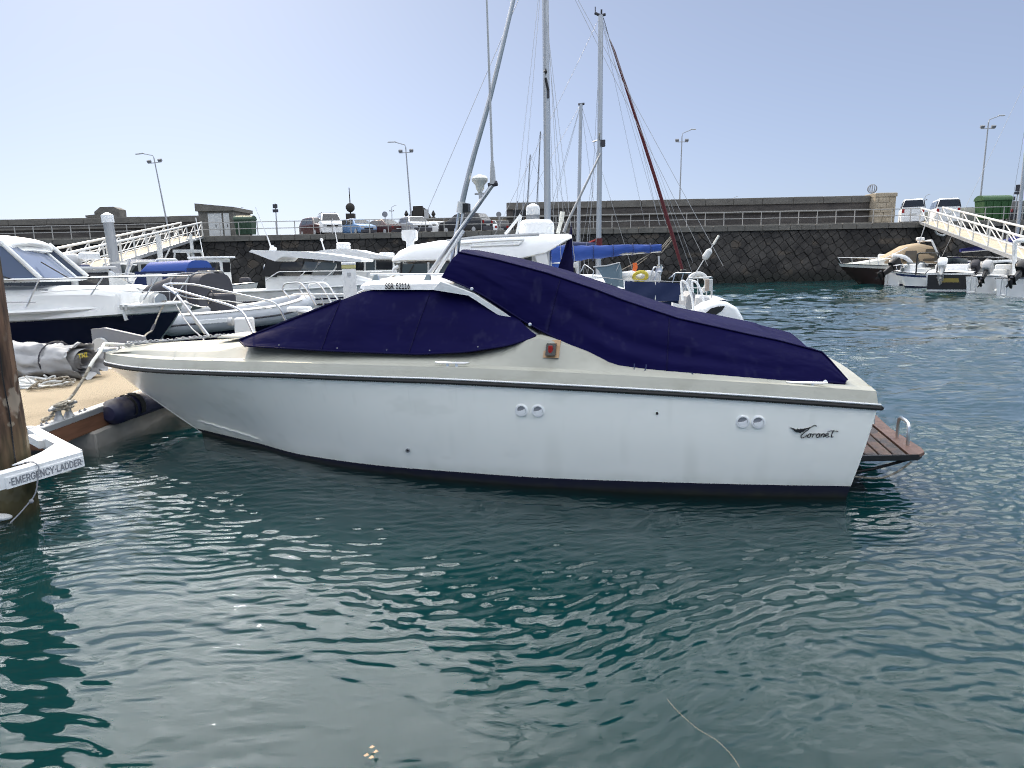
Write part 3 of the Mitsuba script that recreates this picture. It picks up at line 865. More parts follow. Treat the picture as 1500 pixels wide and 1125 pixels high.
for side, nm in ((-1, 'hull'), (1, 'hull')):
    part(MB, nm, M().loft([hull_row(k, side, 0, stripe_v(k), NV) for k in range(90)]), HULL, smooth=40)
    m = M().loft([np.vstack([hull_row(k, side, stripe_v(k), 1, 4) + [0, side * 0.002, 0], [[XW[k] + .02, CY + side * 0.93 * float(WH(np.clip(XW[k], -7.56, 0))), -.22], [XW[k] + .05, CY, -.25]]]) for k in range(90)])
    part(MB, 'antifouling', m, BOOT, smooth=40)
tr = [hull_row(89, -1, 0, 1, 12), hull_row(89, 1, 0, 1, 12)]
part(MB, 'transom', M().loft([tr[0] - [0.001, 0, 0], tr[1] - [0.001, 0, 0]]).loft([[tr[0][-1], [0.05, CY - 1.1, -.4]], [tr[1][-1], [0.05, CY + 1.1, -.4]]]), HULL, smooth=False)

# deck moulding with its side ledge, the foredeck trunk and the cabin side
TZ = PC([-8.75, -8.1, -6.6, -6.2, -5.0, -3.6, -3.1, -2.85, -2.4, -2.0, -1.0, .1], [1.075, 1.13, 1.205, 1.275, 1.255, 1.25, 1.33, 1.42, 1.30, 1.17, 1.08, .99])
TO = PC([-8.75, -8.1, -7, -6.55, -6.15, -5, -3, -1, .1], [.10, .26, .33, .34, .46, .44, .42, .36, .34])
XD = np.r_[np.linspace(-8.88, -6.7, 34), np.linspace(-6.6, 0.17, 60)]


def deck_row(x, side):
    hg, zg = float(GH(x)), float(GZ(x))
    s = min(1.0, hg / 0.5)
    top = zg + .125
    k = np.clip((x + 8.9) / .35, 0, 1)
    o = TO(x) * s
    zt = top + (float(TZ(np.clip(x, -8.75, .1))) - top) * k if x > -8.6 else top + .01
    crown = .05 * s if x < -6.4 else .03
    pts = [(hg + .01, zg + .005), (hg, zg + .035), (hg - .055 * s, zg + .10), (hg - .075 * s, top), (hg - .20 * s, top + .008), (hg - .215 * s, top + .012), (max(hg - o + .02 * s, 0), zt - .012), (max(hg - o - .02 * s, 0), zt)]
    hi = max(hg - o - .02 * s, 0)
    pts += [(hi * q, zt + crown * (1 - q * q)) for q in (.75, .5, .25, 0)]
    return [[x, CY + side * a, b] for a, b in pts]


for side in (-1, 1):
    part(MB, 'deck', M().loft([deck_row(x, side) for x in XD]), DECK, smooth=24)
part(MB, 'deck_end', M().loft([deck_row(0.17, -1), deck_row(0.17, 1)]), DECK, smooth=False)
for side in (-1, 1):
    line = lambda off, dz: [[x, CY + side * (float(GH(x)) + off), float(GZ(x)) + dz] for x in np.linspace(-8.9, .19, 110)]
    part(MB, 'rubbing_strake', M().tube(line(.012, -.006), .020, 8), RUBBER)
    part(MB, 'strake_bead', M().tube(line(.014, .026), .008, 6), WHITE)
part(MB, 'rubbing_strake', M().tube([[.195, CY - 1.37, .845], [.2, CY, .86], [.195, CY + 1.37, .845]], .020, 8), RUBBER)
# spray rail at the chine near the bow
m = M()
rows = []
for k in range(4, 62):
    q = hull_row(k, -1, .0, 1, 60)
    a = q[int(np.interp(XG[k], [-8.7, -7.9, -6.9, -6.0], [45, 47, 51, 55]))]
    rows.append(a + [0, -.012, 0])
rows = [r_ for r_ in rows if -7.5 < r_[0] < -6.15]
part(MB, 'spray_rail', M().tube(rows, np.interp(np.arange(len(rows)), [0, 3, len(rows) - 3, len(rows) - 1], [.003, .007, .006, .002]), 6), HULL)
part(MB, 'bow_band', M().tube([hull_row(0, -1, 0, 1, 20)[j] for j in range(2, 20)], .006, 6), HULL)

# cabin under its canvas, and the roof
NS = 44
s_ = np.linspace(0, 1, NS)
top_l = polyline([(-6.25, .36, 1.335), (-5.5, .40, 1.60), (-4.76, .45, 1.86), (-4.55, .455, 1.868), (-3.46, .46, 1.852), (-3.2, .40, 1.70), (-2.93, .22, 1.475), (-2.845, .14, 1.435)], NS)
bot_l = polyline([(-6.25, .36, 1.325), (-6.08, .19, 1.293), (-5.0, .05, 1.268), (-4.0, .0, 1.25), (-3.5, .0, 1.28), (-3.1, .04, 1.34), (-2.88, .10, 1.405), (-2.845, .14, 1.43)], NS)


def side_panel(mirror):
    rows = []
    for i in range(NS):
        t = np.linspace(0, 1, 16)[:, None]
        q = bot_l[i] + (top_l[i] - bot_l[i]) * t
        env = np.sin(np.pi * t[:, 0]) * np.sin(np.pi * min(1, s_[i] * 1.02)) ** .5
        wr = meshkit.fbm(np.stack([q[:, 0] * 1.2, q[:, 2] * 3.5 + q[:, 0] * 1.5, 0 * q[:, 0] + 4], 1), 3, 2) - .5
        q[:, 1] += -.028 * env + .035 * wr * env
        hem = (t[:, 0] < .09) * -.012
        q[:, 1] += hem
        if mirror:
            q[:, 1] = 2 * CY - q[:, 1]
        rows.append(q)
    return rows


SP, SP2 = side_panel(False), side_panel(True)
CC = part(MB, 'cabin_cover', M().loft(SP), CANVAS, smooth=50, label='navy canvas cover over the cabin side windows')
part(MB, 'cabin_cover', M().loft(SP2), CANVAS, smooth=50)
fr_rows = []
for i in range(0, 22):
    a, b = SP[i][-1], SP2[i][-1]
    t = np.linspace(0, 1, 14)[:, None]
    q = a + (b - a) * t
    q[:, 0] -= .06 * np.sin(np.pi * t[:, 0]) * min(1, (21 - i) / 8 + .3)
    q[:, 2] += .01 * np.sin(np.pi * t[:, 0])
    fr_rows.append(q)
part(MB, 'windscreen_cover', M().loft(fr_rows), CANVAS, smooth=50)
part(CC, 'hem', M().tube(bot_l + [0, -.012, 0], .009, 6), CANVAS2)
part(CC, 'edge_roll', M().tube(top_l[:16] + [0, -.004, .002], .016, 6), CANVAS2)


def roof_row(x, z0, z1, hw, crown):
    side_ = [(hw - .05, z0), (hw, z0 + .006), (hw - .02, z1 - .008), (hw - .045, z1), (hw - .13, z1 + .022)]
    top = [((hw - .13) * q, z1 + .022 + crown * (1 - q * q)) for q in (.66, .33, 0)]
    near = [[x, CY - a, b] for a, b in side_ + top]
    far = [[x, CY + a, b] for a, b in (side_ + top)[::-1][1:]]
    return near + far


rr = [roof_row(-4.90, 1.892, 1.905, .60, .012), roof_row(-4.86, 1.878, 1.917, .70, .022), roof_row(-4.76, 1.868, 1.928, .80, .035), roof_row(-4.6, 1.865, 1.933, .825, .045)] + [roof_row(x, 1.864 - .012 * (x + 4.4), 1.935 - .004 * (x + 4.4), .83, .05) for x in np.linspace(-4.4, -3.25, 12)]
part(MB, 'cabin_roof', M().loft(rr, closed=True, caps=True), GEL, smooth=30)
pil = M().prism([bp(650, 412, .41), bp(697, 429, .41), bp(792, 488, .41), bp(780, 490, .41), bp(690, 432, .41), bp(640, 424, .41)], .30, .47)
part(MB, 'window_pillar', pil, GEL, smooth=False)
part(MB, 'bulkhead', M().box(-2.8, -2.74, .75, 1.75, 1.0, 1.7), GEL, smooth=False)

# registration on the roof edge, builder's script on the hull
rx0, rz0 = bp(564, 425.5, .41)
rx1, _z = bp(600, 424.5, .41)
lt = text('SSR. 52116', .060, .004, True, rx1 - rx0)
part(MB, 'registration', M().tri(lt, upright((rx0, CY - .836, 1.880), (1, 0, -.006), (0, .19, .98))), BLACK, smooth=False, label='registration lettering SSR. 52116')
EM = [(-1, 'wing')]
strokes = [[(722, 526), (711, 521), (694, 530), (672, 545), (652, 561), (637, 578), (641, 588), (655, 584), (671, 571)], [(688, 566), (677, 571), (672, 582), (680, 587), (690, 577), (688, 566), (699, 571)],
           [(699, 587), (706, 566), (702, 578), (711, 567), (720, 568)], [(736, 566), (725, 571), (720, 582), (728, 587), (739, 577), (736, 566), (744, 571)], [(744, 587), (752, 566), (747, 580), (760, 567), (767, 570), (760, 586), (768, 583)],
           [(773, 578), (787, 571), (784, 565), (774, 571), (771, 582), (780, 587), (793, 580)], [(819, 549), (805, 577), (804, 587), (815, 584)], [(784, 556), (808, 553), (843, 557)]]


def hull_y(X, z):
    "near side hull surface at local X, z"
    k = int(np.argmin(np.abs(XG - X)))
    q = hull_row(k, -1, 0, 1, 60)
    return float(np.interp(-z, -q[:, 2], q[:, 1]))


def on_hull(X, z, off=.004):
    return [X, hull_y(X, z) - off, z]


logo = M()
for s in strokes:
    c = curve([(1000 + a / 3.75, 480 + b / 3.75) for a, b in s], 26)
    pts = [on_hull(*bp(a, b, -.05), .002) for a, b in c]
    logo.tube(pts, .0042 if len(s) > 3 else .0032, 6)
part(MB, 'hull_name', logo, BLACK, smooth=50, label='builder name in dark script')
wing = M()
for poly in ([(576, 529), (598, 535), (617, 545), (632, 546), (622, 557), (604, 552), (594, 542)], [(628, 548), (642, 540), (690, 530), (664, 541), (650, 553), (634, 557)], [(610, 544), (618, 537), (628, 541), (638, 536), (645, 546), (632, 561), (616, 556)]):
    q = [bp(1000 + a / 3.75, 480 + b / 3.75, -.05) for a, b in poly]
    y = hull_y(*q[0])
    wing.prism(q, y - .005 - .001 * wing.n / 20, y + .02)
part(MB, 'winged_emblem', wing, BLACK, smooth=False, label='small dark winged emblem')

# vents, skin fittings, light, cleats, press studs
for px, py in ((771, 594), (794.5, 594.5), (1086, 613.5), (1108.5, 614.5)):
    X, z = bp(px, py, -.1)
    y = hull_y(X, z)
    k = part(MB, 'hull_vent', M().lathe([(.060, .0), (.060, .012), (.053, .020), (.044, .020), (.042, .004)], 24, (X, y + .002, z), (0, -1, 0)), WHITE)
    part(k, 'opening', M().lathe([(.041, 0), (.041, .004)], 20, (X, y - .003, z), (0, -1, 0)), GREY)
    cow = [(X + .040 * math.cos(t), z + .040 * math.sin(t)) for t in np.linspace(math.pi * 1.02, math.pi * 1.98, 14)] + [(X + .036, z + .022), (X + .01, z + .004), (X - .022, z - .004), (X - .036, z - .002)]
    part(k, 'cowl', M().prism(cow, y - .017, y - .008), WHITE, smooth=False)
for (px, py), r in (((963, 599.5), .012), ((601, 657), .022)):
    X, z = bp(px, py, -.1)
    k = part(MB, 'skin_fitting', M().lathe([(r, 0), (r, .012), (r * .7, .016), (r * .6, .006)], 16, (X, hull_y(X, z), z), (0, -1, 0)), BLACK if r < .02 else GREY)
    if r > .02:
        part(k, 'opening', M().lathe([(r * .55, 0), (r * .55, .009)], 12, (X, hull_y(X, z), z), (0, -1, 0)), BLACK)
def side_y(X, z):
    "the sloping cabin side at local X, z"
    r = np.array([q for q in deck_row(X, -1)][5:8])
    return float(np.interp(z, r[:, 2], r[:, 1]))


X, z = bp(808, 511.5, .0)
sy = lambda zz, off: side_y(X, zz) - off


def plate(x0, x1, za, zb, o0, o1):
    m = M()
    v = [[x, sy(zz, o), zz] for o in (o0, o1) for x, zz in ((x0, za), (x1, za), (x1, zb), (x0, zb))]
    return m.add(v, [[0, 1, 2, 3], [4, 7, 6, 5], [0, 4, 5, 1], [1, 5, 6, 2], [2, 6, 7, 3], [3, 7, 4, 0]])


NL = part(MB, 'navigation_light', plate(X - .075, X + .075, z - .075, z + .075, -.02, .014), WOODLT, smooth=False, label='dark red side light on a small varnished wooden board')
part(NL, 'lamp_housing', plate(X - .05, X + .045, z - .05, z + .052, .014, .05), BLACK, smooth=False)
part(NL, 'lens', M().lathe([(.022, -.036), (.024, 0), (.022, .036)], 12, (X - .005, sy(z, .05), z)), LENSRED)
for px, py, Y in ((662, 532, -.19), (1182, 561, -.02)):
    X, z = bp(px, py, Y)
    k = part(MB, 'cleat', M().tube([[X - .17, Y, z + .006], [X - .13, Y, z], [X + .13, Y, z], [X + .17, Y, z + .006]], [.008, .013, .013, .008], 8), STEEL)
    for dx in (-.045, .045):
        part(k, 'foot', M().lathe([(.026, -.075), (.022, -.05), (.015, -.012), (.015, 0)], 10, (X + dx, Y, z)), STEEL)


def stud(parent, px, py, Y, dy=-.012):
    X, z = bp(px, py, Y)
    part(parent, 'press_stud', M().lathe([(.017, 0), (.017, .005), (.010, .007), (.009, .003)], 14, (X, Y + dy, z), (0, -1, .15)), STEEL)


# cockpit cover
U = [(0, (-3.87, .40, 2.0), (-3.73, .55, 2.24), (-3.86, CY, 2.285)), (.6, (-3.5, .36, 1.85), (-3.3, .53, 2.15), (-3.4, CY, 2.19)), (1.5, (-2.93, .28, 1.52), (-2.8, .5, 2.015), (-2.9, CY, 2.035)), (2.4, (-2.34, .10, 1.26), (-2.3, .47, 1.845), (-2.35, CY, 1.855)),
     (3, (-2.05, .04, 1.14), (-2.03, .45, 1.74), (-2.0, CY, 1.74)), (4, (-1.51, .04, 1.06), (-1.5, .45, 1.56), (-1.5, CY, 1.58)), (5, (-.9, .07, 1.045), (-.83, .40, 1.41), (-.86, CY, 1.455)), (5.4, (-.65, .09, 1.037), (-.6, .40, 1.362), (-.68, CY, 1.415)), (5.6, (-.55, .10, 1.035), (-.52, .40, 1.342), (-.52, CY, 1.29)),
     (6.25, (-.23, .14, 1.02), (-.20, .38, 1.255), (-.17, CY, 1.195)), (6.4, (-.14, .16, 1.015), (-.14, .35, 1.19), (-.12, CY, 1.14)), (6.7, (-.03, .2, 1.0), (.0, .24, 1.02), (.05, CY, 1.0))]
uu = np.array([q[0] for q in U])
NB = 130
ul = np.linspace(0, 6.7, NB)
Bc, Tc, Rc = (np.where(ul[:, None] > (5.95 if k == 1 else -1), np.stack([np.interp(ul, uu, [q[k][c] for q in U]) for c in range(3)], 1), PC(uu, np.array([q[k] for q in U]))(ul)) for k in (1, 2, 3))


def cover_row(i, far):
    b, t, r = Bc[i], Tc[i], Rc[i]
    out = []
    for q in np.linspace(0, 1, 30):
        p = b + (t - b) * q
        env = math.sin(math.pi * q)
        drape = .05 * env
        fold = .05 * math.exp(-((q - (.62 - .07 * ul[i])) / .11) ** 2) * np.clip((ul[i] - .8) / 1.5, 0, 1) * np.clip((5.9 - ul[i]) / 1.5, 0, 1)
        fold2 = .045 * math.exp(-((q - (.30 - .02 * ul[i])) / .10) ** 2) * np.clip((ul[i] - 2.0) / 1.0, 0, 1) * np.clip((5.6 - ul[i]) / 1.5, 0, 1)
        wr = float(meshkit.fbm(np.array([[p[0] * 2.2 + 2 * q, q * 2.4 - p[0] * .9, 7.0]]), 4, 6)[0] - .5) * .055 * env
        p = p + [0, -(drape * .4 + wr) + fold * .5 - fold2 * .55, drape * .3]
        out.append(p)
    lip = Tc[i]
    for q in np.linspace(0, 1, 14)[1:]:
        p = lip + (r - lip) * q
        rise = .030 * math.sin(math.pi * min(1, q * 1.3) * .5) * (1 - q)
        seam = -.006 * math.exp(-((q - .22) / .02) ** 2)
        wr = float(meshkit.fbm(np.array([[p[0] * 3, q * 3, 2.0]]), 2, 3)[0] - .5) * .02 * (1 - q)
        out.append(p + [0, 0, rise + seam + wr])
    out = np.array(out)
    if far:
        out[:, 1] = 2 * CY - out[:, 1]
    return out


near, far = [cover_row(i, False) for i in range(NB)], [cover_row(i, True) for i in range(NB)]
rows = [np.vstack([a, b[::-1][1:]]) for a, b in zip(near, far)]
m = M().loft(rows)
for row in (rows[0], rows[-1]):
    n = len(row)
    m.loft([row, np.stack([row[:, 0] + (.015 if row is rows[0] else -.01), np.interp(np.arange(n), [0, n - 1], [row[0, 1], row[-1, 1]]), np.full(n, row[0, 2])], 1)])
CK = part(MB, 'cockpit_cover', m, CANVAS, smooth=42, label='long navy canvas cover draped from the cabin roof to the stern')
part(CK, 'hem', M().tube(np.array([r[0] for r in rows]) + [0, -.006, 0], .010, 6), CANVAS2)
part(CK, 'seam', M().tube(np.array([r[29] for r in rows]) + [0, -.004, .006], .0075, 6), CANVAS2)
for px, py, Y in ((692, 423, .37), (777, 475, .27), (1208, 558.5, .14)):
    stud(CK, px, py, Y, -.02)
stud(CC, 768.5, 500, .17, -.02)
for i in (15, 27):
    part(CC, 'seam', M().tube([q + [0, -.004, 0] for q in SP[i]], .005, 5), CANVAS2)
for px, py in ((400, 508.5), (492, 508), (566, 510), (630, 512), (700, 507)):
    X, z = bp(px, py, .02)
    i = int(np.argmin(np.abs(bot_l[:, 0] - X)))
    part(CC, 'press_stud', M().lathe([(.008, 0), (.008, .003), (.004, .005)], 10, (X, SP[i][1][1] - .004, bot_l[i][2] + .028), (0, -1, .15)), GREY)
for i in (34, 74):
    part(CK, 'seam', M().tube([q + [0, -.004, 0] for q in rows[i][1:29]], .005, 5), CANVAS2)
lx, lz = bp(937, 541, .02)
part(CK, 'tie_loop', M().tube(curve([(lx - .05, .03, lz + .05), (lx - .05, .0, lz), (lx, -.01, lz - .03), (lx + .05, .0, lz - .005), (lx + .06, .03, lz + .045)], 14), .005, 6), BLUEDK)
lx, lz = bp(1018, 551, .02)
part(CK, 'tie_loop', M().tube(curve([(lx - .03, .03, lz + .03), (lx, .0, lz), (lx + .03, .0, lz - .02)], 8), .005, 6), BLUEDK)
part(CK, 'tie_cord', M().tube(curve([(-.02, .25, 1.03), (.05, .5, .99), (.17, .9, .985)], 12), .006, 6), BLACK)

# grab rail, folded antennas
gr = [bp(550, 402, .62), bp(647, 402, .62)]
k = part(MB, 'grab_rail', M().tube([[gr[0][0] - .06, .62, gr[0][1] - .003], [gr[0][0], .62, gr[0][1]], [gr[1][0] + .25, .62, gr[1][1]]], .012, 8), WHITE)
for px in (551, 627):
    X, z = bp(px, 402, .62)
    part(k, 'foot', M().prism([(X - .012, z), (X + .02, z), (X + .035, z - .065), (X - .05, z - .065)], .605, .635), STEEL, smooth=False)
A = lambda px, py, Y: np.array([bp(px, py, Y)[0], Y, bp(px, py, Y)[1]])
p0, p1 = A(627, 404, .95), A(722, 270, 1.1)
off = np.array([.05, 0, -.035])
k = part(MB, 'antenna_mast', M().tube([p0, p1], .024, 8), ALU, label='aluminium tube strut leaning aft')
part(k, 'tube', M().tube([p0 + off, p0 + (p1 - p0) * .52 + off * .5], .021, 8), WHITE)
part(k, 'bracket', M().tube([p1 - [.05, 0, .012], p1 + [.05, 0, .01]], .028, 8), GREYDK)
q1 = A(721, 236, 1.1)
part(k, 'whip_base', M().tube([p1, p1 + (q1 - p1) * .5, q1], [.034, .03, .018], 8), GREYLT)
part(k, 'whip', M().tube([q1, A(713, 0, 1.1), A(711, -60, 1.1)], [.014, .010, .009], 6), GREYLT)
b0, b1 = A(675, 306, 1.15), A(752, 0, 1.15)
k = part(MB, 'antenna', M().tube(curve([b0, A(688, 250, 1.15), A(716, 150, 1.15), b1, A(768, -70, 1.15)], 14), np.linspace(.033, .02, 14), 8), ALU, label='long grey aerial pole curving up to the right')
part(k, 'socket', M().tube([A(674.5, 312, 1.15), A(677, 296, 1.15)], .05, 10), OFFWHITE)
part(k, 'clamp', M().box(*(lambda q: (q[0] + .03, q[0] + .09, 1.1, 1.2, q[2] - .06, q[2] + .04))(A(676, 304, 1.15))), BLACK, smooth=False)
for a, c in ((A(672, 312, 1.15), A(663, 380, 1.15)), (A(678, 312, 1.15), A(668, 392, 1.15)), (A(668, 335, 1.15), A(659, 398, 1.05)), (A(667, 345, 1.15), A(673, 398, 1.3))):
    part(k, 'strut', M().tube([a, c], .016, 6), STEEL)
g0 = A(704, 296, 1.1)
g1 = A(703, 270, 1.1)
k = part(MB, 'satellite_antenna', M().lathe([(.02, -.09), (.045, -.05), (.05, -.01), (.085, .03), (.09, .06), (.07, .085), (.02, .1)], 16, g1), CREAM, label='cream mushroom shaped aerial')
part(k, 'stem', M().tube([g0, g1 - [0, 0, .08]], .018, 8), GREYLT)
part(k, 'collar', M().tube([g1 - [.06, 0, .10], g1 + [.06, 0, -.10]], .012, 6), GREYLT)

# bow rail
PR = part(MB, 'bow_rail', M().tube(rounded([A(306, 492, .42), A(258, 430, .52), A(239, 418, .95), A(246, 416, 1.5), A(258, 430, .54)][:3] + [A(247, 415.5, 1.55), A(282, 416, 1.7), A(400, 442, 1.95), A(409, 450, 1.98), A(419, 470, 2.02)], .12, 5), .014, 8), STEEL)
part(PR, 'rail', M().tube(rounded([A(258, 431, .52), A(238, 419, .9)], .1)[:1] + rounded([A(239, 419, .93), A(340, 448, .45), A(357, 457, .40), A(371, 488, .36)], .14, 5), .014, 8), STEEL)
part(PR, 'stay', M().tube([A(250, 417, 1.5), A(300, 489, 1.72)], .012, 8), STEEL)
part(PR, 'lower_rail', M().tube(rounded([A(252, 428, .6), A(276, 437, 1.2), A(330, 440, 1.85), A(398, 452, 1.97)], .2, 4), .008, 6), STEEL)

# chain and deck gear on the foredeck, mooring line over the bow
rl = np.random.default_rng(3)
dk = lambda x, y: 1.085 + np.interp(x, [-8.7, -7, -6.3], [.02, .125, .15]) + .035 * (1 - abs(y - CY))
CH = part(MB, 'anchor_chain', M().tube([[x, CY + .1 * math.sin(x * 4) + .25 * (x + 8.5) * .4, dk(x, CY) + .02] for x in np.linspace(-8.55, -6.9, 40)], .012, 6), GALV)
for i, x in enumerate(np.linspace(-8.5, -6.9, 46)):
    y = CY + .1 * math.sin(x * 4) + .25 * (x + 8.5) * .4 + rl.normal() * .012
    t = np.linspace(0, 6.283, 11)
    ax = rl.normal(size=3) * .3
    o = np.array([x, y, dk(x, CY) + .032])
    e1, e2 = (np.array([1, ax[0], ax[1]]), np.array([ax[2] * .5, 1, .2])) if i % 2 else (np.array([1, ax[0], .0]), np.array([0, .3, 1]))
    part(CH, 'link', M().tube([o + .032 * math.cos(a) * e1 / np.linalg.norm(e1) + .018 * math.sin(a) * e2 / np.linalg.norm(e2) for a in t], .007, 5, caps=False), GALV)
part(MB, 'bow_roller', M().cbox(-9.0, -8.6, CY - .06, CY + .06, 1.06, 1.12, .02), STEEL, smooth=False)
part(MB, 'fairlead', M().tube([[-8.62, CY - .12, 1.09], [-8.66, CY, 1.15], [-8.62, CY + .12, 1.09]], .012, 6), STEEL)
part(MB, 'deck_hatch', M().cbox(-7.0, -6.45, CY - .28, CY + .28, 1.28, 1.305, .02), DECK, smooth=False)

# bathing platform of teak boards, hoop, struts, drive leg
pl = [np.array(q) for q in ((0.06, .15), (.65, .27), (.72, .36), (.74, .5), (.69, 1.25), (.72, 1.9), (.63, 2.12), (.06, 2.2))]
SW_ = part(MB, 'bathing_platform', M().prism([(a * .97 + .01, b * .985 + .02) for a, b in pl], .285, .318, plane='xy'), BLACK, label='teak boarded bathing platform at the stern')
for i in range(4):
    x0, x1 = .065 + i * .123, .065 + (i + 1) * .123 - .014
    y0 = np.interp((x0 + x1) / 2, [.06, .65], [.15, .27])
    part(SW_, 'plank', M().cbox(x0, x1, y0 + .02, 2.16 - .12 * x0, .320, .345, .006), TEAK, smooth=False)
part(SW_, 'edge_board', M().prism([(.562, .257), (.65, .27), (.72, .36), (.74, .5), (.69, 1.25), (.715, 1.9), (.63, 2.1), (.562, 2.11)], .320, .35, plane='xy'), TEAKEDGE, smooth=False)
part(SW_, 'edge_strip', M().prism([(.06, .138), (.65, .26), (.65, .275), (.06, .165)], .30, .346, plane='xy'), BLACK, smooth=False)
hp = A(1332, 650, .6)
part(SW_, 'hoop', M().tube(rounded([(.64, .56, .33), (.64, .56, .52), (.64, .61, .57), (.64, .82, .57), (.64, .87, .52), (.64, .87, .33)], .09, 5), .016, 8), STEEL)
for Y in (.35, 1.9):
    part(SW_, 'strut', M().tube([[.02, Y, .10], [.30, Y, .17], [.62, Y, .285]], .014, 6), BLACK)
part(SW_, 'tie_rope', M().tube(curve([(.03, .3, .12), (.3, .28, .10), (.6, .3, .27)], 12), .009, 6), ROPE)
part(MB, 'drive_leg', M().loft([[[.0, 1.05, .3], [.0, 1.45, .3], [.28, 1.36, .26], [.28, 1.14, .26]], [[.05, 1.05, -.1], [.05, 1.45, -.1], [.42, 1.34, -.08], [.42, 1.16, -.08]], [[.1, 1.1, -.5], [.1, 1.4, -.5], [.5, 1.3, -.5], [.5, 1.2, -.5]]], closed=True, caps=True), BLACK, smooth=30)
for Y in (.35, .75):
    part(MB, 'trim_tab', M().box(.02, .26, Y, Y + .3, -.05, -.03), BLACK, smooth=False)
part(MB, 'stern_eye', M().tube([[.14, .12, .74], [.21, .12, .73], [.21, .12, .66], [.13, .12, .66]], .011, 6), STEEL)

# ------------------------------------------------------------------ pontoon, pile, guide frame, gear
PT = thing('pontoon', 'floating pontoon with tan ribbed decking and a pale edge strip under the bow', 'pontoon')
px0, px1, py0, py1, pz = -13.0, -5.12, 7.25, 13.3, .45
for i, (a, b) in enumerate(((-13.0, -10.4), (-10.38, -7.75), (-7.73, -5.26))):
    part(PT, 'deck_panel', M().box(a, b, py0 + .1, py1 - .12, pz - .05, pz), GRATING, smooth=False)
part(PT, 'edge_strip', M().cbox(-5.258, px1, py0, py1, pz - .06, pz + .012, .01), GALV, smooth=False)
part(PT, 'edge_strip', M().cbox(px0, -5.26, py1 - .118, py1, pz - .06, pz + .012, .01), ALUW, smooth=False)
part(PT, 'edge_strip', M().cbox(px0, -5.26, py0, py0 + .098, pz - .06, pz + .012, .01), ALUW, smooth=False)
part(PT, 'joint_strip', M().box(-9.2, -5.26, 11.6, 11.72, pz + .001, pz + .012), ALUW, smooth=False)
part(PT, 'fascia_board', M().box(-5.20, -5.125, py0 + .01, py1 - .01, pz - .25, pz - .061), FASCIA, smooth=False)
part(PT, 'fascia_board', M().box(px0, -5.201, py0 + .02, py0 + .07, pz - .25, pz - .061), FASCIA, smooth=False)
part(PT, 'float', M().cbox(-12.5, -5.06, 8.05, 10.6, -.35, pz - .251, .02), CONCRETE, smooth=False)
part(PT, 'float', M().cbox(-12.5, -5.06, 10.9, 13.0, -.35, pz - .251, .02), CONCRETE, smooth=False)
for y in (7.34, 7.42, 8.02, 8.12):
    part(PT, 'bolt', M().lathe([(.02, 0), (.02, .012), (.009, .013), (.009, .03)], 6, (-5.19, y, pz + .012)), GREY)
CL = part(PT, 'cleat', M().tube([[-5.18, 7.48, .60], [-5.18, 7.56, .615], [-5.18, 7.86, .615], [-5.18, 7.96, .60]], [.018, .03, .03, .018], 8), GALV, label='galvanised cleat wound with mooring line')
for y in (7.62, 7.80):
    part(CL, 'foot', M().lathe([(.06, 0), (.045, .03), (.032, .06), (.032, .15)], 10, (-5.18, y, pz + .013)), GALV)
BF = thing('edge_fender', 'thick dark rubber fender strapped along the pontoon edge beneath the bow', 'fender')
yy = np.linspace(8.36, 10.2, 40)
rr_ = .165 * np.clip(np.minimum((yy - 8.33) / .12, 1), .3, 1) ** .5 * (1 - .10 * np.exp(-((yy - 8.72) / .03) ** 2) - .12 * np.exp(-((yy - 9.32) / .03) ** 2) - .1 * np.exp(-((yy - 9.8) / .03) ** 2))
part(BF, 'body', M().tube(np.stack([-5.07 + .10 * (yy - 8.3), yy, 0 * yy + .36], 1), rr_, 18), FENDER)
for y, wd in ((8.66, .02), (8.8, .055), (9.32, .02), (9.8, .02)):
    a = np.linspace(-.5, 4.2, 14)
    part(BF, 'strap', M().loft([[[-5.07 + .1 * (y - 8.3) + .178 * math.cos(t), y - wd, .36 + .178 * math.sin(t)] for t in a], [[-5.07 + .1 * (y - 8.3) + .178 * math.cos(t), y + wd, .36 + .178 * math.sin(t)] for t in a]]), RUBBER)

# mooring line from the bow to the pontoon cleat
ML = thing('mooring_line', 'mooring rope in a pale hose running from the bow down to the pontoon cleat', 'rope')
bt = np.array(P0) + _bx * -8.75 + _by * 1.2 + np.array([0, 0, 1.12])
line = curve([bt + [.30, -.02, .02], bt + [-.10, .0, .05], atz(140, 522, .98) * 0 + at(140, 524, 8.6), at(122, 555, 8.3), at(100, 585, 8.0), [-5.18, 7.92, .62]], 40)
part(ML, 'hose', M().tube(line[:24], .021, 8), CREAM)
part(ML, 'rope', M().tube(line[22:], .017, 8), ROPE)
t = np.linspace(0, 4 * math.pi, 70)
part(ML, 'turns', M().tube(np.stack([-5.18 + .06 * np.cos(t), 7.71 + .16 * np.sin(t) * np.sign(np.cos(t * .5) + 2), .60 + .035 * np.sin(t * .5 + 1) + .01 * t / 6], 1), .017, 6), ROPE)
part(ML, 'turns', M().tube(np.stack([-5.18 + .075 * np.cos(t), 7.66 + .07 * np.sin(t), .555 + .006 * t], 1), .016, 6), ROPE)
part(ML, 'tail', M().tube(curve([(-5.18, 7.62, .6), (-5.26, 7.5, .48), (-5.36, 7.62, .475), (-5.3, 7.85, .475)], 16), .015, 6), ROPE)

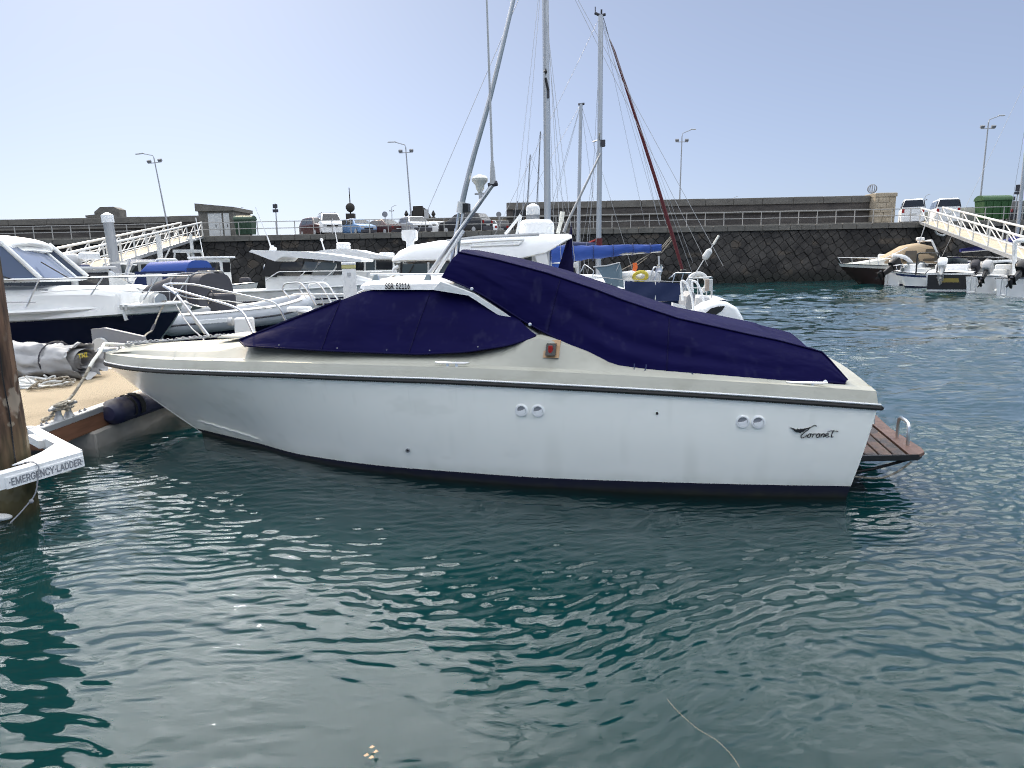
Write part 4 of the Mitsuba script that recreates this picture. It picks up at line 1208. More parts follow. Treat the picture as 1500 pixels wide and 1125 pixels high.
# pile
PL = thing('mooring_pile', 'tall weathered timber pile with green algae at the lower left', 'pile')
a = np.linspace(0, 2 * np.pi, 49)[:-1]
prow = []
for z in np.linspace(-1, 6, 60):
    th0 = meshkit.fbm(np.stack([np.cos(a) * 2.4, np.sin(a) * 2.4, 0 * a + z * .35], 1), 3, 4) - .5
    kn = meshkit.fbm(np.stack([np.cos(a) * 6, np.sin(a) * 6, 0 * a + z * .8 + 9], 1), 3, 7) - .5
    r = (.235 - .007 * z) * (1 + .14 * th0 + .10 * kn)
    cx, cyy = -4.69 + .004 * z, 6.02
    prow.append(np.stack([cx + r * np.cos(a), cyy + r * np.sin(a), 0 * a + z], 1))
part(PL, 'trunk', M().loft(prow, closed=True, caps=True), PILE, smooth=30)
for k, (aa, zz) in enumerate(((-.4, .9), (-.9, 1.6), (-.2, 2.4))):
    part(PL, 'crack', M().loft([[[-4.69 + .004 * z + .238 * math.cos(aa + .02 * math.sin(z * 9) + d), 6.02 + .238 * math.sin(aa + .02 * math.sin(z * 9) + d), z] for d in (-.025, .025)] for z in np.linspace(zz - .6, zz + .7, 14)]), BLACK, smooth=False)

# guide frame round the pile, with its sign
FRM = thing('pile_guide', 'white painted triangular steel frame round the timber pile at the pontoon corner', 'frame')
cA, cB, cC = np.array([-5.2, 7.22]), np.array([-4.10, 6.23]), np.array([-4.55, 5.09])


def beam(p, q, w0, z0, z1):
    d = (q - p) / np.linalg.norm(q - p)
    n = np.array([-d[1], d[0]]) * w0
    return M().loft([[[*(p + n), z0], [*(q + n), z0], [*(q - n), z0], [*(p - n), z0]], [[*(p + n), z1], [*(q + n), z1], [*(q - n), z1], [*(p - n), z1]]], closed=True, caps=True)


part(FRM, 'beam', beam(cA, cB + [-.03, .02], .05, .33, .46), WHITE, smooth=False)
part(FRM, 'beam', beam(cB, cC, .06, .33, .463), WHITE, smooth=False)
part(FRM, 'beam', beam(cC, np.array([-5.9, 6.2]), .05, .33, .458), WHITE, smooth=False)
part(FRM, 'cross_bar', beam(np.array([-5.1, 7.03]), np.array([-4.80, 6.76]), .035, .36, .44), WHITE, smooth=False)
part(FRM, 'gusset', M().prism([(-4.50, 6.53), (-4.15, 6.22), (-4.24, 5.98), (-4.40, 5.78), (-4.42, 6.2)], .463, .472, plane='xy'), WHITE, smooth=False)
part(FRM, 'roller', M().tube([[-4.40, 6.3, .40], [-4.44, 6.14, .40]], .05, 10), RUBBER)
SG = thing('ladder_sign', 'long white sign reading EMERGENCY LADDER on the frame by the pile', 'sign')
d2 = (cB - cC) / np.linalg.norm(cB - cC)
n2 = np.array([d2[1], -d2[0]])
s0 = cB - d2 * .705 + n2 * .0605
mS = np.eye(4)
part(SG, 'board', beam(s0 + n2 * .006, cB + n2 * .0665 - d2 * .005, .0055, .325, .425), WHITE, smooth=False)
part(SG, 'lettering', M().tri(text('·EMERGENCY·LADDER·', .062, .003, True, .665), upright((s0[0] + n2[0] * .0122 + d2[0] * .02, s0[1] + n2[1] * .0122 + d2[1] * .02, .348), (*d2, 0))), GREY, smooth=False, label='grey capitals EMERGENCY LADDER')
WR = thing('lashing_line', 'thin blue grey line looped over the ladder sign and hanging to the water', 'rope')
q0 = cB - d2 * .44
e = lambda off, z, k=0.0: [*(q0 + n2 * off - d2 * k), z]
part(WR, 'line', M().tube(curve([e(-.08, .47), e(.03, .485), e(.085, .44, -.01), e(.09, .33, .02), e(.08, .22, .05), e(.06, .12, .14), e(.03, .02, .26)], 26), .006, 6), GREY)
part(WR, 'knot', M().ball(e(.075, .16, .09), .02, 6), GREY)
WB = thing('float_scrap', 'small white float at the foot of the pile', 'float')
part(WB, 'body', M().ball((-4.52, 5.70, .02), (.11, .06, .03), 8), OFFWHITE)

# rolled cover and tangled rope on the pontoon
RB = thing('rolled_cover', 'rolled grey canvas cover lying on the pontoon with its open end showing folds', 'cover', frame(-7.42, 10.85, .45, -14))
a = np.linspace(0, 2 * np.pi, 41)[:-1]
rws = []
for i, x in enumerate(np.linspace(-1.5, .78, 46)):
    g = meshkit.fbm(np.stack([np.cos(a) * 1.6, np.sin(a) * 1.6, 0 * a + x * 2.6], 1), 4, 4) - .5
    tie = .13 * math.exp(-((x - .18) / .06) ** 2) + .12 * math.exp(-((x + .75) / .07) ** 2)
    g2 = meshkit.fbm(np.stack([np.cos(a) * 3.5 + x * 1.5, np.sin(a) * 3.5, 0 * a + x * 1.2 + 5], 1), 4, 9) - .5
    g = g + .9 * g2 * np.abs(g2) * 10
    ry, rz = .34 * (1 + .46 * g - tie), .27 * (1 + .50 * g - tie - .25 * (np.sin(a) > .3) * meshkit.noise(np.array([[x * 2.1, 3.0, 1.0]]))[0])
    z = .29 + rz * np.sin(a)
    rws.append(np.stack([0 * a + x + .05 * g - .12 * np.sin(a) * (x > .7), ry * np.cos(a), np.maximum(z, .005)], 1))
inner = rws[-1].copy()
cen = inner.mean(0)
rws.append(cen + (inner - cen) * .9 + [-.05, 0, 0])
rws.append(cen + (inner - cen) * .82 + [-.35, 0, 0])
part(RB, 'canvas', M().loft(rws, closed=True), GREYCLOTH, smooth=50)
sp = M()
for s0_, turns, rad in ((0, 1.8, .22), (2.2, 1.3, .15)):
    t = np.linspace(0, 6.28 * turns, 60)
    r = rad * (1 - .55 * t / t[-1])
    ring = np.stack([0 * t + .70, r * 1.15 * np.cos(t + s0_), .27 + r * .95 * np.sin(t + s0_)], 1)
    sp.loft([ring + [.03, 0, 0], ring + [-.5, 0, 0]])
part(RB, 'inner_fold', sp, GREYCLOTH, smooth=60)
part(RB, 'lettering', M().tri(text('TNI', .07, .003, True), upright((.742, -.14, .33), (0, 1, .03))), YELLOW, smooth=False, label='yellow letters inside the roll')
for x in (.18, -.75):
    t = np.linspace(0, 6.28, 25)
    part(RB, 'tie', M().tube(np.stack([0 * t + x, .325 * np.cos(t), .29 + .285 * np.sin(t)], 1), .012, 6, caps=False), GREYDK)
RT = thing('rope_tangle', 'heap of pale tangled rope beside the rolled grey cover', 'rope')
rg = np.random.default_rng(8)
for k in range(5):
    c = np.array([-7.15, 9.95, .47]) + np.array([rg.uniform(-.35, .55), rg.uniform(-.2, .25), 0])
    pts = [c + np.array([.22 * math.cos(t * 1.3 + k) + rg.normal() * .05, .16 * math.sin(t * 1.7 + k) + rg.normal() * .04, abs(rg.normal()) * .05]) for t in np.linspace(0, 8, 12)]
    part(RT, 'coil', M().tube(curve(pts, 60), .014, 6), ROPE if k % 2 else OFFWHITE)
FB = thing('folded_sheet', 'crumpled white sheet on the pontoon left of the rope heap', 'sheet')
gx2, gy2 = np.meshgrid(np.linspace(-.4, .4, 26), np.linspace(-.25, .25, 18), indexing='ij')
hz = .16 * meshkit.fbm(np.stack([gx2 * 5, gy2 * 5, 0 * gx2], -1), 3, 2) * np.clip(1 - (gx2 / .42) ** 2, 0, 1) * np.clip(1 - (gy2 / .27) ** 2, 0, 1) + .01
part(FB, 'sheet', M().loft(np.stack([gx2 - 7.35, gy2 + 10.0, hz + .45], -1)), OFFWHITE, smooth=60)
CG = thing('corner_bumper', 'grey triangular edge bumper on the far corner of the pontoon', 'bumper')
g0, g1 = at(141, 508, 13.1), at(200, 505, 13.1)
part(CG, 'board', M().prism([(g0[0], .46), (g0[0], 1.02), (g0[0] + .25, 1.04), (g1[0] + .2, .86), (g1[0] + .2, .62), (g0[0] + .3, .46)], 13.0, 13.1), GREY, smooth=False)
part(CG, 'wheel', M().lathe([(.14, 0), (.14, .08)], 14, (g0[0] + .18, 12.98, .72), (0, -1, 0)), OFFWHITE)
PT2 = thing('pontoon', 'narrow floating finger pontoon hidden behind the foreground cruiser', 'pontoon')
part(PT2, 'deck_panel', M().box(-5.0, 3.0, 10.45, 11.3, .40, .45), GRATING, smooth=False)
part(PT2, 'float', M().box(-4.9, 2.9, 10.5, 11.25, -.3, .399), CONCRETE, smooth=False)
pc = at(512, 410, 10.9)
PD = thing('power_pedestal', 'white service pedestal with a pale yellow cap behind the cabin roof', 'pedestal', frame(pc[0], 10.9, .45, 12))
zt = at(512, 384, 10.9)[2] - .45
part(PD, 'column', M().cbox(-.105, .105, -.09, .09, 0, zt - .10, .01), WHITE, smooth=False)
part(PD, 'lamp_band', M().cbox(-.108, .108, -.093, .093, zt - .098, zt - .04, .005), mat('pale_yellow', (.50, .47, .22), .4), smooth=False)
part(PD, 'cap', M().cbox(-.11, .11, -.1, .1, zt - .038, zt, .012), WHITE, smooth=False)
part(PD, 'socket', M().cbox(-.03, .03, -.104, -.092, zt - .21, zt - .16, .004), GREYLT, smooth=False)
CB = thing('bow_fender_box', 'small white box with a round fitting on the finger pontoon behind the bow rail', 'box')
q = at(359, 484, 10.7)
part(CB, 'box', M().cbox(q[0] - .13, q[0] + .13, 10.6, 10.8, .452, at(359, 465, 10.7)[2], .02), WHITE, smooth=False)
part(CB, 'fitting', M().lathe([(.06, 0), (.06, .06), (.03, .07)], 12, (q[0] - .15, 10.62, at(359, 470, 10.7)[2]), (-1, 0, 0)), GREYLT)

# floating bits on the near water
LF = thing('floating_leaves', 'small cluster of pale orange leaves floating on the near water', 'leaf litter')
c = atz(543, 1105)
for k, (dx, dy) in enumerate(((0, .03), (.022, -.0), (-.015, -.02), (.01, -.035))):
    o = c + [dx, dy, .012]
    part(LF, 'leaf', M().add([o + [-.012, -.004, 0], o + [0, -.010, .003], o + [.013, .002, 0], o + [.002, .010, .004]], [[0, 1, 2, 3]]), mat(f'leaf{k}', (.55, .36, .22), .7), smooth=False)
SK = thing('floating_straw', 'thin pale strand floating on the near water right of centre', 'straw')
part(SK, 'strand', M().tube(curve([atz(978, 1026) + [0, 0, .004], atz(1020, 1068) + [0, 0, .006], atz(1055, 1090) + [0, 0, .004], atz(1083, 1125) + [0, 0, .004]], 24), .0016, 5), mat('straw', (.16, .14, .09), .8))

# ------------------------------------------------------------------ boats behind (local frame: X to the bow, Y to port, z up from the waterline)
def hull_fn(L, B, zb, zs, rake=.7, flare=.22, stern=.88, full=.55, sheer=0.0):
    "returns row(t, side, v0, v1, n): hull points from the gunwale (v = 0) to the waterline (v = 1)"
    def half(t):
        return B / 2 * (stern + (1 - stern) * np.sin(np.clip(t / full, 0, 1) * np.pi / 2)) * (1 - np.clip((t - full) / (1 - full), 0, 1) ** 2.3) ** .9

    def row(t, side, v0=0.0, v1=1.0, n=8):
        zg = zs + (zb - zs) * t ** 1.7 + sheer * math.sin(math.pi * t)
        v = np.linspace(v0, v1, n)
        x = t * L - (rake * np.clip((t - .5) / .5, 0, 1) ** 1.5) * v ** 1.2
        hg = half(t)
        hw = hg * (1 - flare * (.5 + 1.6 * max(0, t - .45)))
        h = hw + (hg - hw) * (1 - v) ** 1.4
        return np.stack([x, side * h, zg * (1 - v)], 1)
    return row


def hull(k, row, mtl, bands=((0, 1, None, 'hull'),), deck=WHITE, crown=.06, n=28, keel=.3, t1=1.0, inset=.0):
    ts = np.linspace(0, t1, n)
    for v0, v1, m, nm in bands:
        for side in (-1, 1):
            mm = M().loft([row(t, side, v0, v1, max(3, int(10 * (v1 - v0)))) + [0, side * .002 * (v0 > 0), 0] for t in ts])
            if v1 >= 1:
                mm.loft([[row(t, side)[-1], [row(t, side)[-1][0], 0, -keel]] for t in ts])
            part(k, nm, mm, m or mtl, smooth=40)
    tr = [row(0, -1, 0, 1, 6), row(0, 1, 0, 1, 6)]
    part(k, 'transom', M().loft(tr), mtl, smooth=False)
    rows = []
    for t in ts:
        a, b = row(t, -1)[0], row(t, 1)[0]
        rows.append([[a[0], a[1] * q, a[2] + crown * (1 - q * q) * min(1, abs(a[1]) * 2) - .004] for q in np.linspace(1, -1, 9)])
    part(k, 'deck', M().loft(rows), deck, smooth=40)


def rub(k, row, mtl, r=.03, dz=0.0, n=40, nm='rubbing_strake'):
    for side in (-1, 1):
        part(k, nm, M().tube([row(t, side)[0] + [0, side * r * .4, dz] for t in np.linspace(0, 1, n)], r, 6), mtl)


def house(rows, caps=True):
    return M().loft(rows, closed=True, caps=caps)


def rect(x, hw, z, ch=.08):
    return [[x, -hw, z]]


def slab(profile, hw, hw2=None, edge=.03):
    "side profile (x, z) polygon across the beam, narrowing to hw2 at the last points"
    return M().prism(profile, -hw, hw)


def pane(k, name, pts, mtl, off=0.0, **kw):
    "flat polygon pane from 3-D points"
    p = np.asarray(pts, float)
    c = p.mean(0)
    n = len(p)
    nr = np.cross(p[1] - p[0], p[2] - p[0])
    nr /= np.linalg.norm(nr)
    v = np.vstack([p, p - nr * .012, [c], [c - nr * .012]])
    f = [[2 * n, i, (i + 1) % n] for i in range(n)] + [[2 * n + 1, n + (i + 1) % n, n + i] for i in range(n)]
    f += [[i, n + i, n + (i + 1) % n] for i in range(n)] + [[i, n + (i + 1) % n, (i + 1) % n] for i in range(n)]
    return part(k, name, (v, np.array(f)), mtl, smooth=False, **kw)


def rails(k, pts, r=.014, name='guard_rail', posts=(), m=None):
    g = part(k, name, M().tube(rounded(pts, .12, 3), r, 6), m or STEEL)
    for a, b in posts:
        part(g, 'stanchion', M().tube([a, b], r * .85, 6), m or STEEL)
    return g


def outboard(k, x, y, z, tilt=0.0, s=1.0, cowl=BLACK, leg=BLACK, lbl=None):
    "engine with its mount at x, y, z; tilt in degrees lifts the leg aft"
    c, n = math.cos(math.radians(tilt)), math.sin(math.radians(tilt))
    R = lambda q: [x + s * (q[0] * c + q[2] * n), y + s * q[1], z + s * (q[2] * c - q[0] * n)]
    sec = lambda z_, x0, x1, w: [R(q) for q in ((x0, -w * .6, z_), (x0 + .05, -w, z_), (x1 - .05, -w * .8, z_), (x1, -w * .4, z_), (x1, w * .4, z_), (x1 - .05, w * .8, z_), (x0 + .05, w, z_), (x0, w * .6, z_))]
    e = part(k, 'outboard_motor', M().loft([sec(.10, -.42, .06, .15), sec(.2, -.50, .10, .19), sec(.42, -.52, .10, .20), sec(.55, -.46, .04, .17), sec(.60, -.36, -.04, .10)], closed=True, caps=True), cowl, smooth=40, label=lbl)
    part(e, 'leg', M().loft([sec(.12, -.30, .0, .09), sec(-.35, -.26, -.04, .06), sec(-.62, -.30, -.06, .05)], closed=True, caps=True), leg, smooth=40)
    part(e, 'gearcase', M().loft([[R((xx, rr * math.cos(a), -.66 + rr * math.sin(a))) for a in np.linspace(0, 5.5, 8)] for xx, rr in ((.06, .02), (-.02, .06), (-.28, .06), (-.38, .03))], closed=True, caps=True).add([R((-.10, .0, -.7)), R((-.26, .0, -.7)), R((-.24, .0, -.95)), R((-.16, .0, -.95))], [[0, 1, 2, 3]]), leg, smooth=40)
    part(e, 'cavitation_plate', M().add([R((-.0, -.11, -.5)), R((-.44, -.13, -.5)), R((-.44, .13, -.5)), R((-.0, .11, -.5))], [[0, 1, 2, 3]]), leg, smooth=False)
    for a in (0, 2.09, 4.19):
        ca, sa = math.cos(a), math.sin(a)
        part(e, 'propeller_blade', M().add([R((-.40, .03 * ca, -.66 + .03 * sa)), R((-.37, .13 * ca - .05 * sa, -.66 + .13 * sa + .05 * ca)), R((-.40, .16 * ca, -.66 + .16 * sa)), R((-.43, .12 * ca + .05 * sa, -.66 + .12 * sa - .05 * ca))], [[0, 1, 2, 3]]), GREYDK, smooth=False)
    return e


# ---- A: navy hulled cabin cruiser on the left, bow to the right
ya = 16.2
tip = at(268, 444, ya)
LA, BA = 8.6, 2.9
A_ = thing('cabin_cruiser', 'navy hulled white cabin cruiser with raked blue windscreen at the left edge', 'boat', frame(tip[0] - LA * math.cos(math.radians(9)), ya - LA * math.sin(math.radians(9)), 0, 9))
ra = hull_fn(LA, BA, tip[2], 1.22, rake=1.0, flare=.30, full=.5)
hull(A_, ra, NAVY, ((0, .13, GEL, 'topside_band'), (.13, .15, ALU, 'trim_line'), (.15, .93, NAVY, 'hull'), (.93, 1, GREYLT, 'boot_stripe')), GEL)
rub(A_, ra, GEL, .045, .01)
part(A_, 'stem_chrome', M().tube([ra(1, 1, .1, 1, 6)[j] for j in range(6)], .018, 6), STEEL)


def on_plane(fr, px, py, y):
    "local point of a thing's frame, on its upright plane at local y, seen at a pixel"
    n, o = fr[:3, 1], fr[:3, 3] + fr[:3, 1] * y
    d = ray(px, py)
    q = _C + d * (((o - _C) @ n) / (d @ n)) - fr[:3, 3]
    return fr[:3, :3].T @ q


ax = lambda px, py, y: on_plane(FRAME[A_], px, py, y)
# trunk cabin: stations along X with half widths
tr_rows = []
for px, ytop, hw in ((-160, 425, 1.12), (0, 426, 1.10), (60, 424, 1.06), (100, 424, 1.0), (140, 424, .90), (168, 428, .78), (176, 434, .72), (182, 449, .66)):
    q = ax(px, ytop, -hw)
    zb = 1.05 + .12 * np.clip((q[0] - 4) / 4, 0, 1)
    zt_ = q[2]
    tr_rows.append([[q[0], -hw - .16, zb], [q[0], -hw - .03, zb + (zt_ - zb) * .8], [q[0], -hw * .90, zt_], [q[0], -hw * .5, zt_ + .045], [q[0], 0, zt_ + .06], [q[0], hw * .5, zt_ + .045], [q[0], hw * .9, zt_], [q[0], hw + .03, zb + (zt_ - zb) * .8], [q[0], hw + .16, zb]])
part(A_, 'coachroof', M().loft(tr_rows, caps=False).loft([tr_rows[-1], [[tr_rows[-1][4][0] + .03, p_[1], 1.0] for p_ in tr_rows[-1]]]), GEL, smooth=30)
q0, q1 = ax(98, 425, -.7), ax(165, 428, -.6)
part(A_, 'deck_pad', M().loft([[[q0[0], -.86, q0[2] + .025], [q0[0], 0, q0[2] + .085], [q0[0], .86, q0[2] + .025]], [[q1[0], -.66, q1[2] + .03], [q1[0], 0, q1[2] + .085], [q1[0], .66, q1[2] + .03]]]), GREYLT, smooth=False)
# wheelhouse: windscreen, side windows, roof
wb = ax(112, 408, .80)
wt = ax(62, 366, .78)
pb = ax(58, 408, -1.12)
pt_ = ax(-1, 354, -1.02)
zr = ax(0, 346, -.6)[2]
zt_ = wt[2]
sb, st = ax(-200, 412, -1.15), ax(-200, 355, -1.02)
F = lambda q: np.array([q[0], -q[1], q[2]])
pane(A_, 'windscreen', [pb + [.06, .04, .02], wb, wt, pt_ + [.06, .02, -.02]], GLASSB)
pane(A_, 'side_window', [sb, pb - [.05, 0, 0], pt_ - [.05, 0, 0], st], GLASSB)
pane(A_, 'side_window', [F(sb), F(pb) - [.05, 0, 0], F(pt_) - [.05, 0, 0], F(st)], GLASSB)
for g in (lambda q: q, F):
    part(A_, 'window_pillar', M().tube([g(pb + [.02, 0, 0]), g(pt_ + [.02, 0, 0])], .05, 8), GEL)
    part(A_, 'window_pillar', M().tube([wb + [.02, 0, 0], wt + [.02, 0, 0]], .035, 8), GEL) if g is F else None
part(A_, 'screen_rail', M().tube([pt_, wt], .03, 8), GEL)
part(A_, 'window_sill', M().tube([sb - [0, 0, .03], pb - [0, 0, .03], wb - [-.02, 0, .02], F(pb) - [0, 0, .03], F(sb) - [0, 0, .03]], .045, 8), GEL)
rf = []
for px, py, hw in ((28, 364, .5), (24, 361, .85), (14, 356, 1.02), (-4, 350, 1.10), (-26, 347, 1.14), (-70, 345, 1.18), (-220, 347, 1.2)):
    q = ax(px, py, -hw * .8)
    rf.append([[q[0], -hw, q[2] - .10], [q[0], -hw - .02, q[2] - .05], [q[0], -hw * .85, q[2] + .02], [q[0], -hw * .4, q[2] + .055], [q[0], 0, q[2] + .065], [q[0], hw * .4, q[2] + .055], [q[0], hw * .85, q[2] + .02], [q[0], hw + .02, q[2] - .05], [q[0], hw, q[2] - .10], [q[0], 0, q[2] - .07]])
part(A_, 'roof', M().loft(rf, closed=True, caps=True), GEL, smooth=50)
for (a, b), y in ((((55, 384), (96, 409)), -.5), (((-10, 402), (18, 413)), -1.15)):
    part(A_, 'wiper', M().tube([ax(*a, y) + [.08, -.02, 0], ax(*b, y) + [.08, -.02, .02]], .014, 6), BLACK)
part(A_, 'deck_vent', M().cbox(*(lambda q: (q[0] - .12, q[0] + .12, -.98, -.9, q[2] - .04, q[2] + .02))(ax(62, 425, -.95)), .01), GREY, smooth=False)
part(A_, 'moulding_line', M().tube([ax(10, 443, -1.24), ax(52, 443, -1.22)], .012, 6), GREYLT)
tp = [ax(-160, 413, -1.25), ax(60, 409, -1.2), ax(130, 407, -1.1), ax(200, 405, -.72), ax(279, 404, -.02), F(ax(200, 405, -.72)), F(ax(60, 409, -1.2))]
rails(A_, tp, .018, 'bow_rail', [(ax(57, 410, -1.2), ax(38, 452, -1.25)), (ax(150, 407, -1.0), ax(133, 432, -1.05)), (ax(232, 405, -.4), ax(205, 447, -.45)), (ax(278, 404, .02), ax(250, 446, 0)), (F(ax(150, 407, -1.0)), F(ax(133, 432, -1.05)))])
rails(A_, [ax(60, 428, -1.22), ax(138, 423, -1.05), ax(215, 428, -.5), ax(262, 427, 0)], .010, 'lower_rail')
q = ax(222, 440, -.1)
WL = part(A_, 'windlass', M().lathe([(.10, -.2), (.19, -.17), (.20, 0), (.19, .17), (.10, .2)], 16, q, (.8, -.6, 0)), OFFWHITE, label='grey anchor windlass on the foredeck')
part(WL, 'drum', M().lathe([(.12, .2), (.12, .3), (.16, .31), (.16, .34)], 14, q, (.8, -.6, 0)), STEEL)
q = ax(252, 446, 0)
part(A_, 'anchor', M().tube([q, q + [.3, 0, .03], q + [.5, 0, -.05]], .03, 6).add([q + [.5, -.16, -.03], q + [.72, 0, -.1], q + [.5, .16, -.03], q + [.38, 0, -.16]], [[0, 1, 2], [0, 2, 3], [0, 3, 1]]), GALV)
for px in (178, 185):
    part(A_, 'fairlead', M().box(*(lambda q: (q[0] - .03, q[0] + .03, q[1] - .03, q[1] + .03, q[2] - .06, q[2] + .05))(ax(px, 450, -.9))), STEEL, smooth=False)
R1 = thing('mooring_line', 'pale mooring line hanging from the bow of the navy hulled cruiser', 'rope')
part(R1, 'rope', M().tube(curve([at(243, 440, 15.9), at(232, 462, 15.6), at(222, 485, 15), at(214, 498, 13.3)], 16), .018, 6), ROPE)
part(R1, 'chafe_guard', M().tube([at(226, 476, 15.25), at(221, 486, 15)], .032, 6), GREYDK)
R1 = thing('mooring_line', 'thin second line slanting right from the same navy bow to the water', 'rope')
part(R1, 'rope', M().tube(curve([at(258, 446, 16), at(272, 470, 15), at(286, 486, 13.8), at(300, 500, 12)], 16), .013, 6), GREY)

# ---- B: grey inflatable behind the bow rail
yb = 18.6
pB = at(250, 478, yb)
qB = at(470, 425, 22.2)
ang = math.degrees(math.atan2(qB[1] - pB[1], qB[0] - pB[0]))
Lb = math.hypot(qB[0] - pB[0], qB[1] - pB[1])
RBT = thing('inflatable_boat', 'grey rigid inflatable boat with pale tubes and dark navy hull behind the bow rail', 'inflatable', frame(pB[0], pB[1], 0, ang))
for sd in (0, 1):
    yo = sd * 1.65
    cl = curve([(-.35, yo, .60), (1.0, yo, .60), (Lb * .62, yo, .66), (Lb * .86, yo * .78 + .19, .82), (Lb * 1.0, .83, .98)], 34)
    part(RBT, 'tube', M().tube(cl, np.interp(np.arange(34), [0, 2, 30, 33], [.16, .30, .28, .26]), 16), RIBGREY, smooth=60)
    part(RBT, 'rubbing_strip', M().tube(cl[1:] + [0, -.28 if sd == 0 else .28, .0], .03, 6), GREYDK)
    part(RBT, 'grab_line', M().tube(cl[4:28] + [0, -.20 if sd == 0 else .2, .24], .010, 6), BLACK)
part(RBT, 'hull', M().loft([[[x, .05 + k, .45], [x + .1, .25 + k * 1.2, .05], [x + .15, .83, -.15], [x + .1, 1.41 - k * 1.2, .05], [x, 1.61 - k, .45]] for x, k in ((0, 0), (Lb * .6, 0), (Lb * .85, .3), (Lb * .98, .7))], caps=False), NAVY, smooth=40)
part(RBT, 'floor', M().box(0, Lb * .8, .2, 1.45, .42, .46), GREYLT, smooth=False)
q = pB * 0 + [1.1, -.30, .74]
part(RBT, 'patch', M().cbox(.55, 1.5, -.312, -.28, .58, .70, .01), WHITE, smooth=False)
part(RBT, 'console', M().cbox(1.6, 2.2, .5, 1.15, .45, 1.35, .05), GREYDK, smooth=False)
SEAT = part(RBT, 'seat', M().cbox(.9, 1.4, .5, 1.15, .45, 1.0, .05), GREYLT, smooth=False)
wsh = part(RBT, 'steering_wheel', M().tube([[1.55 + .05 * math.sin(t), .83 + .18 * math.cos(t), 1.25 + .18 * math.sin(t)] for t in np.linspace(0, 6.28, 17)], .018, 6), BLACK)
part(RBT, 'roll_canvas', M().lathe([(.15, -.3), (.22, -.26), (.22, .26), (.15, .3)], 14, (.45, .5, 1.0), (1, .3, 0)), GREYLT)
part(RBT, 'bow_cleat', M().tube([[Lb * .93, .7, 1.2], [Lb * .93, .96, 1.2]], .03, 6), BLACK)

# ---- C: dark grey hooded boat, blue canopy boat and the white boats further left
def hood(k, x0, x1, hw, z0, z1, mtl, n=9, front=.5, name='canopy', side_m=None):
    rows = []
    for x, f in ((x0, 1.0), (x0 + (x1 - x0) * .12, 1.0), (x1 - (x1 - x0) * front, .98), (x1 - (x1 - x0) * front * .35, .72), (x1, .30)):
        rows.append([[x, -hw * math.copysign(abs(math.cos(a)) ** .5, math.cos(a)), z0 + (z1 - z0) * f * math.sin(a) ** .6] for a in np.linspace(0.0001, math.pi - .0001, n * 2)])
    return part(k, name, M().loft(rows).loft([rows[0], [[x0, p_[1], z0] for p_ in rows[0]]]), mtl, smooth=40)


def small_boat(name, label, cat, px, py_, y, yaw, L, B, zb, zs, hm=GEL, bands=None, deck=WHITE, group=None, **kw):
    p = at(px, py_, y)
    k = thing(name, label, cat, frame(p[0], p[1], 0, yaw), group)
    row = hull_fn(L, B, zb, zs, **kw)
    hull(k, row, hm, bands or ((0, .9, hm, 'hull'), (.9, 1, NAVY, 'boot_stripe')), deck)
    rub(k, row, GREYDK, .02)
    return k, row


k, r = small_boat('hooded_boat', 'boat under a rounded dark grey hood behind the bow rail', 'boat', 338, 440, 22.5, 168, 5.2, 2.2, 1.05, .85, GEL)
hood(k, .5, 3.0, .95, .85, 1.93, GREYDK, front=.55)
for x in (.9, 1.5):
    part(k, 'hoop', M().tube([[x, -.97 * math.copysign(abs(math.cos(a)) ** .5, math.cos(a)), .86 + 1.09 * math.sin(a) ** .6] for a in np.linspace(.001, 3.14, 20)], .022, 6), GREY)
part(k, 'windscreen', M().loft([[[3.5, -.9, 1.0], [3.9, 0, 1.0], [3.5, .9, 1.0]], [[3.0, -.8, 1.45], [3.3, 0, 1.5], [3.0, .8, 1.45]]]), GLASS, smooth=False)

k, r = small_boat('canopy_boat', 'white boat with bright blue canvas canopy and clear side windows below the left gangway', 'boat', 302, 420, 29, 172, 6.4, 2.4, 1.25, .95, GEL)
hood(k, .2, 2.7, 1.05, .95, 2.42, BLUE, front=.25)
pane(k, 'side_curtain', [[.15, 1.075, 1.0], [2.5, 1.075, 1.0], [2.4, 1.07, 2.0], [.2, 1.07, 2.0]], BLUEDK)
pane(k, 'rear_curtain', [[.16, -1.0, 1.0], [.16, 1.0, 1.0], [.16, 1.0, 2.1], [.16, -1.0, 2.1]], BLUEDK)
for x0, x1 in ((.35, .95), (1.2, 1.9)):
    pane(k, 'clear_window', [[x0, 1.095, 1.4], [x1, 1.095, 1.4], [x1, 1.09, 1.92], [x0, 1.09, 1.92]], GREYLT)
pane(k, 'clear_window', [[.14, -.6, 1.4], [.14, .1, 1.4], [.14, .1, 1.98], [.14, -.6, 1.98]], GREYLT)
part(k, 'coachroof', M().loft([[[x, -w, 1.0], [x, -w * .8, z], [x, 0, z + .07], [x, w * .8, z], [x, w, 1.0]] for x, w, z in ((2.7, 1.0, 1.55), (3.8, .85, 1.5), (5.2, .4, 1.3))]), GEL, smooth=30)
rails(k, [[2.6, -1.0, 1.95], [4.5, -.8, 1.9], [6.5, 0, 1.95], [4.5, .8, 1.9], [2.6, 1.0, 1.95]], .018, posts=[([4.5, .8, 1.9], [4.3, .85, 1.1]), ([6.4, 0, 1.94], [6.1, 0, 1.2]), ([2.8, 1.0, 1.95], [2.8, 1.05, 1.0])])
part(k, 'roof_frame', M().loft([[[2.6, -.95, 2.5], [2.6, .95, 2.5]], [[4.0, -.85, 2.35], [4.0, .85, 2.35]]]), GEL, smooth=False)
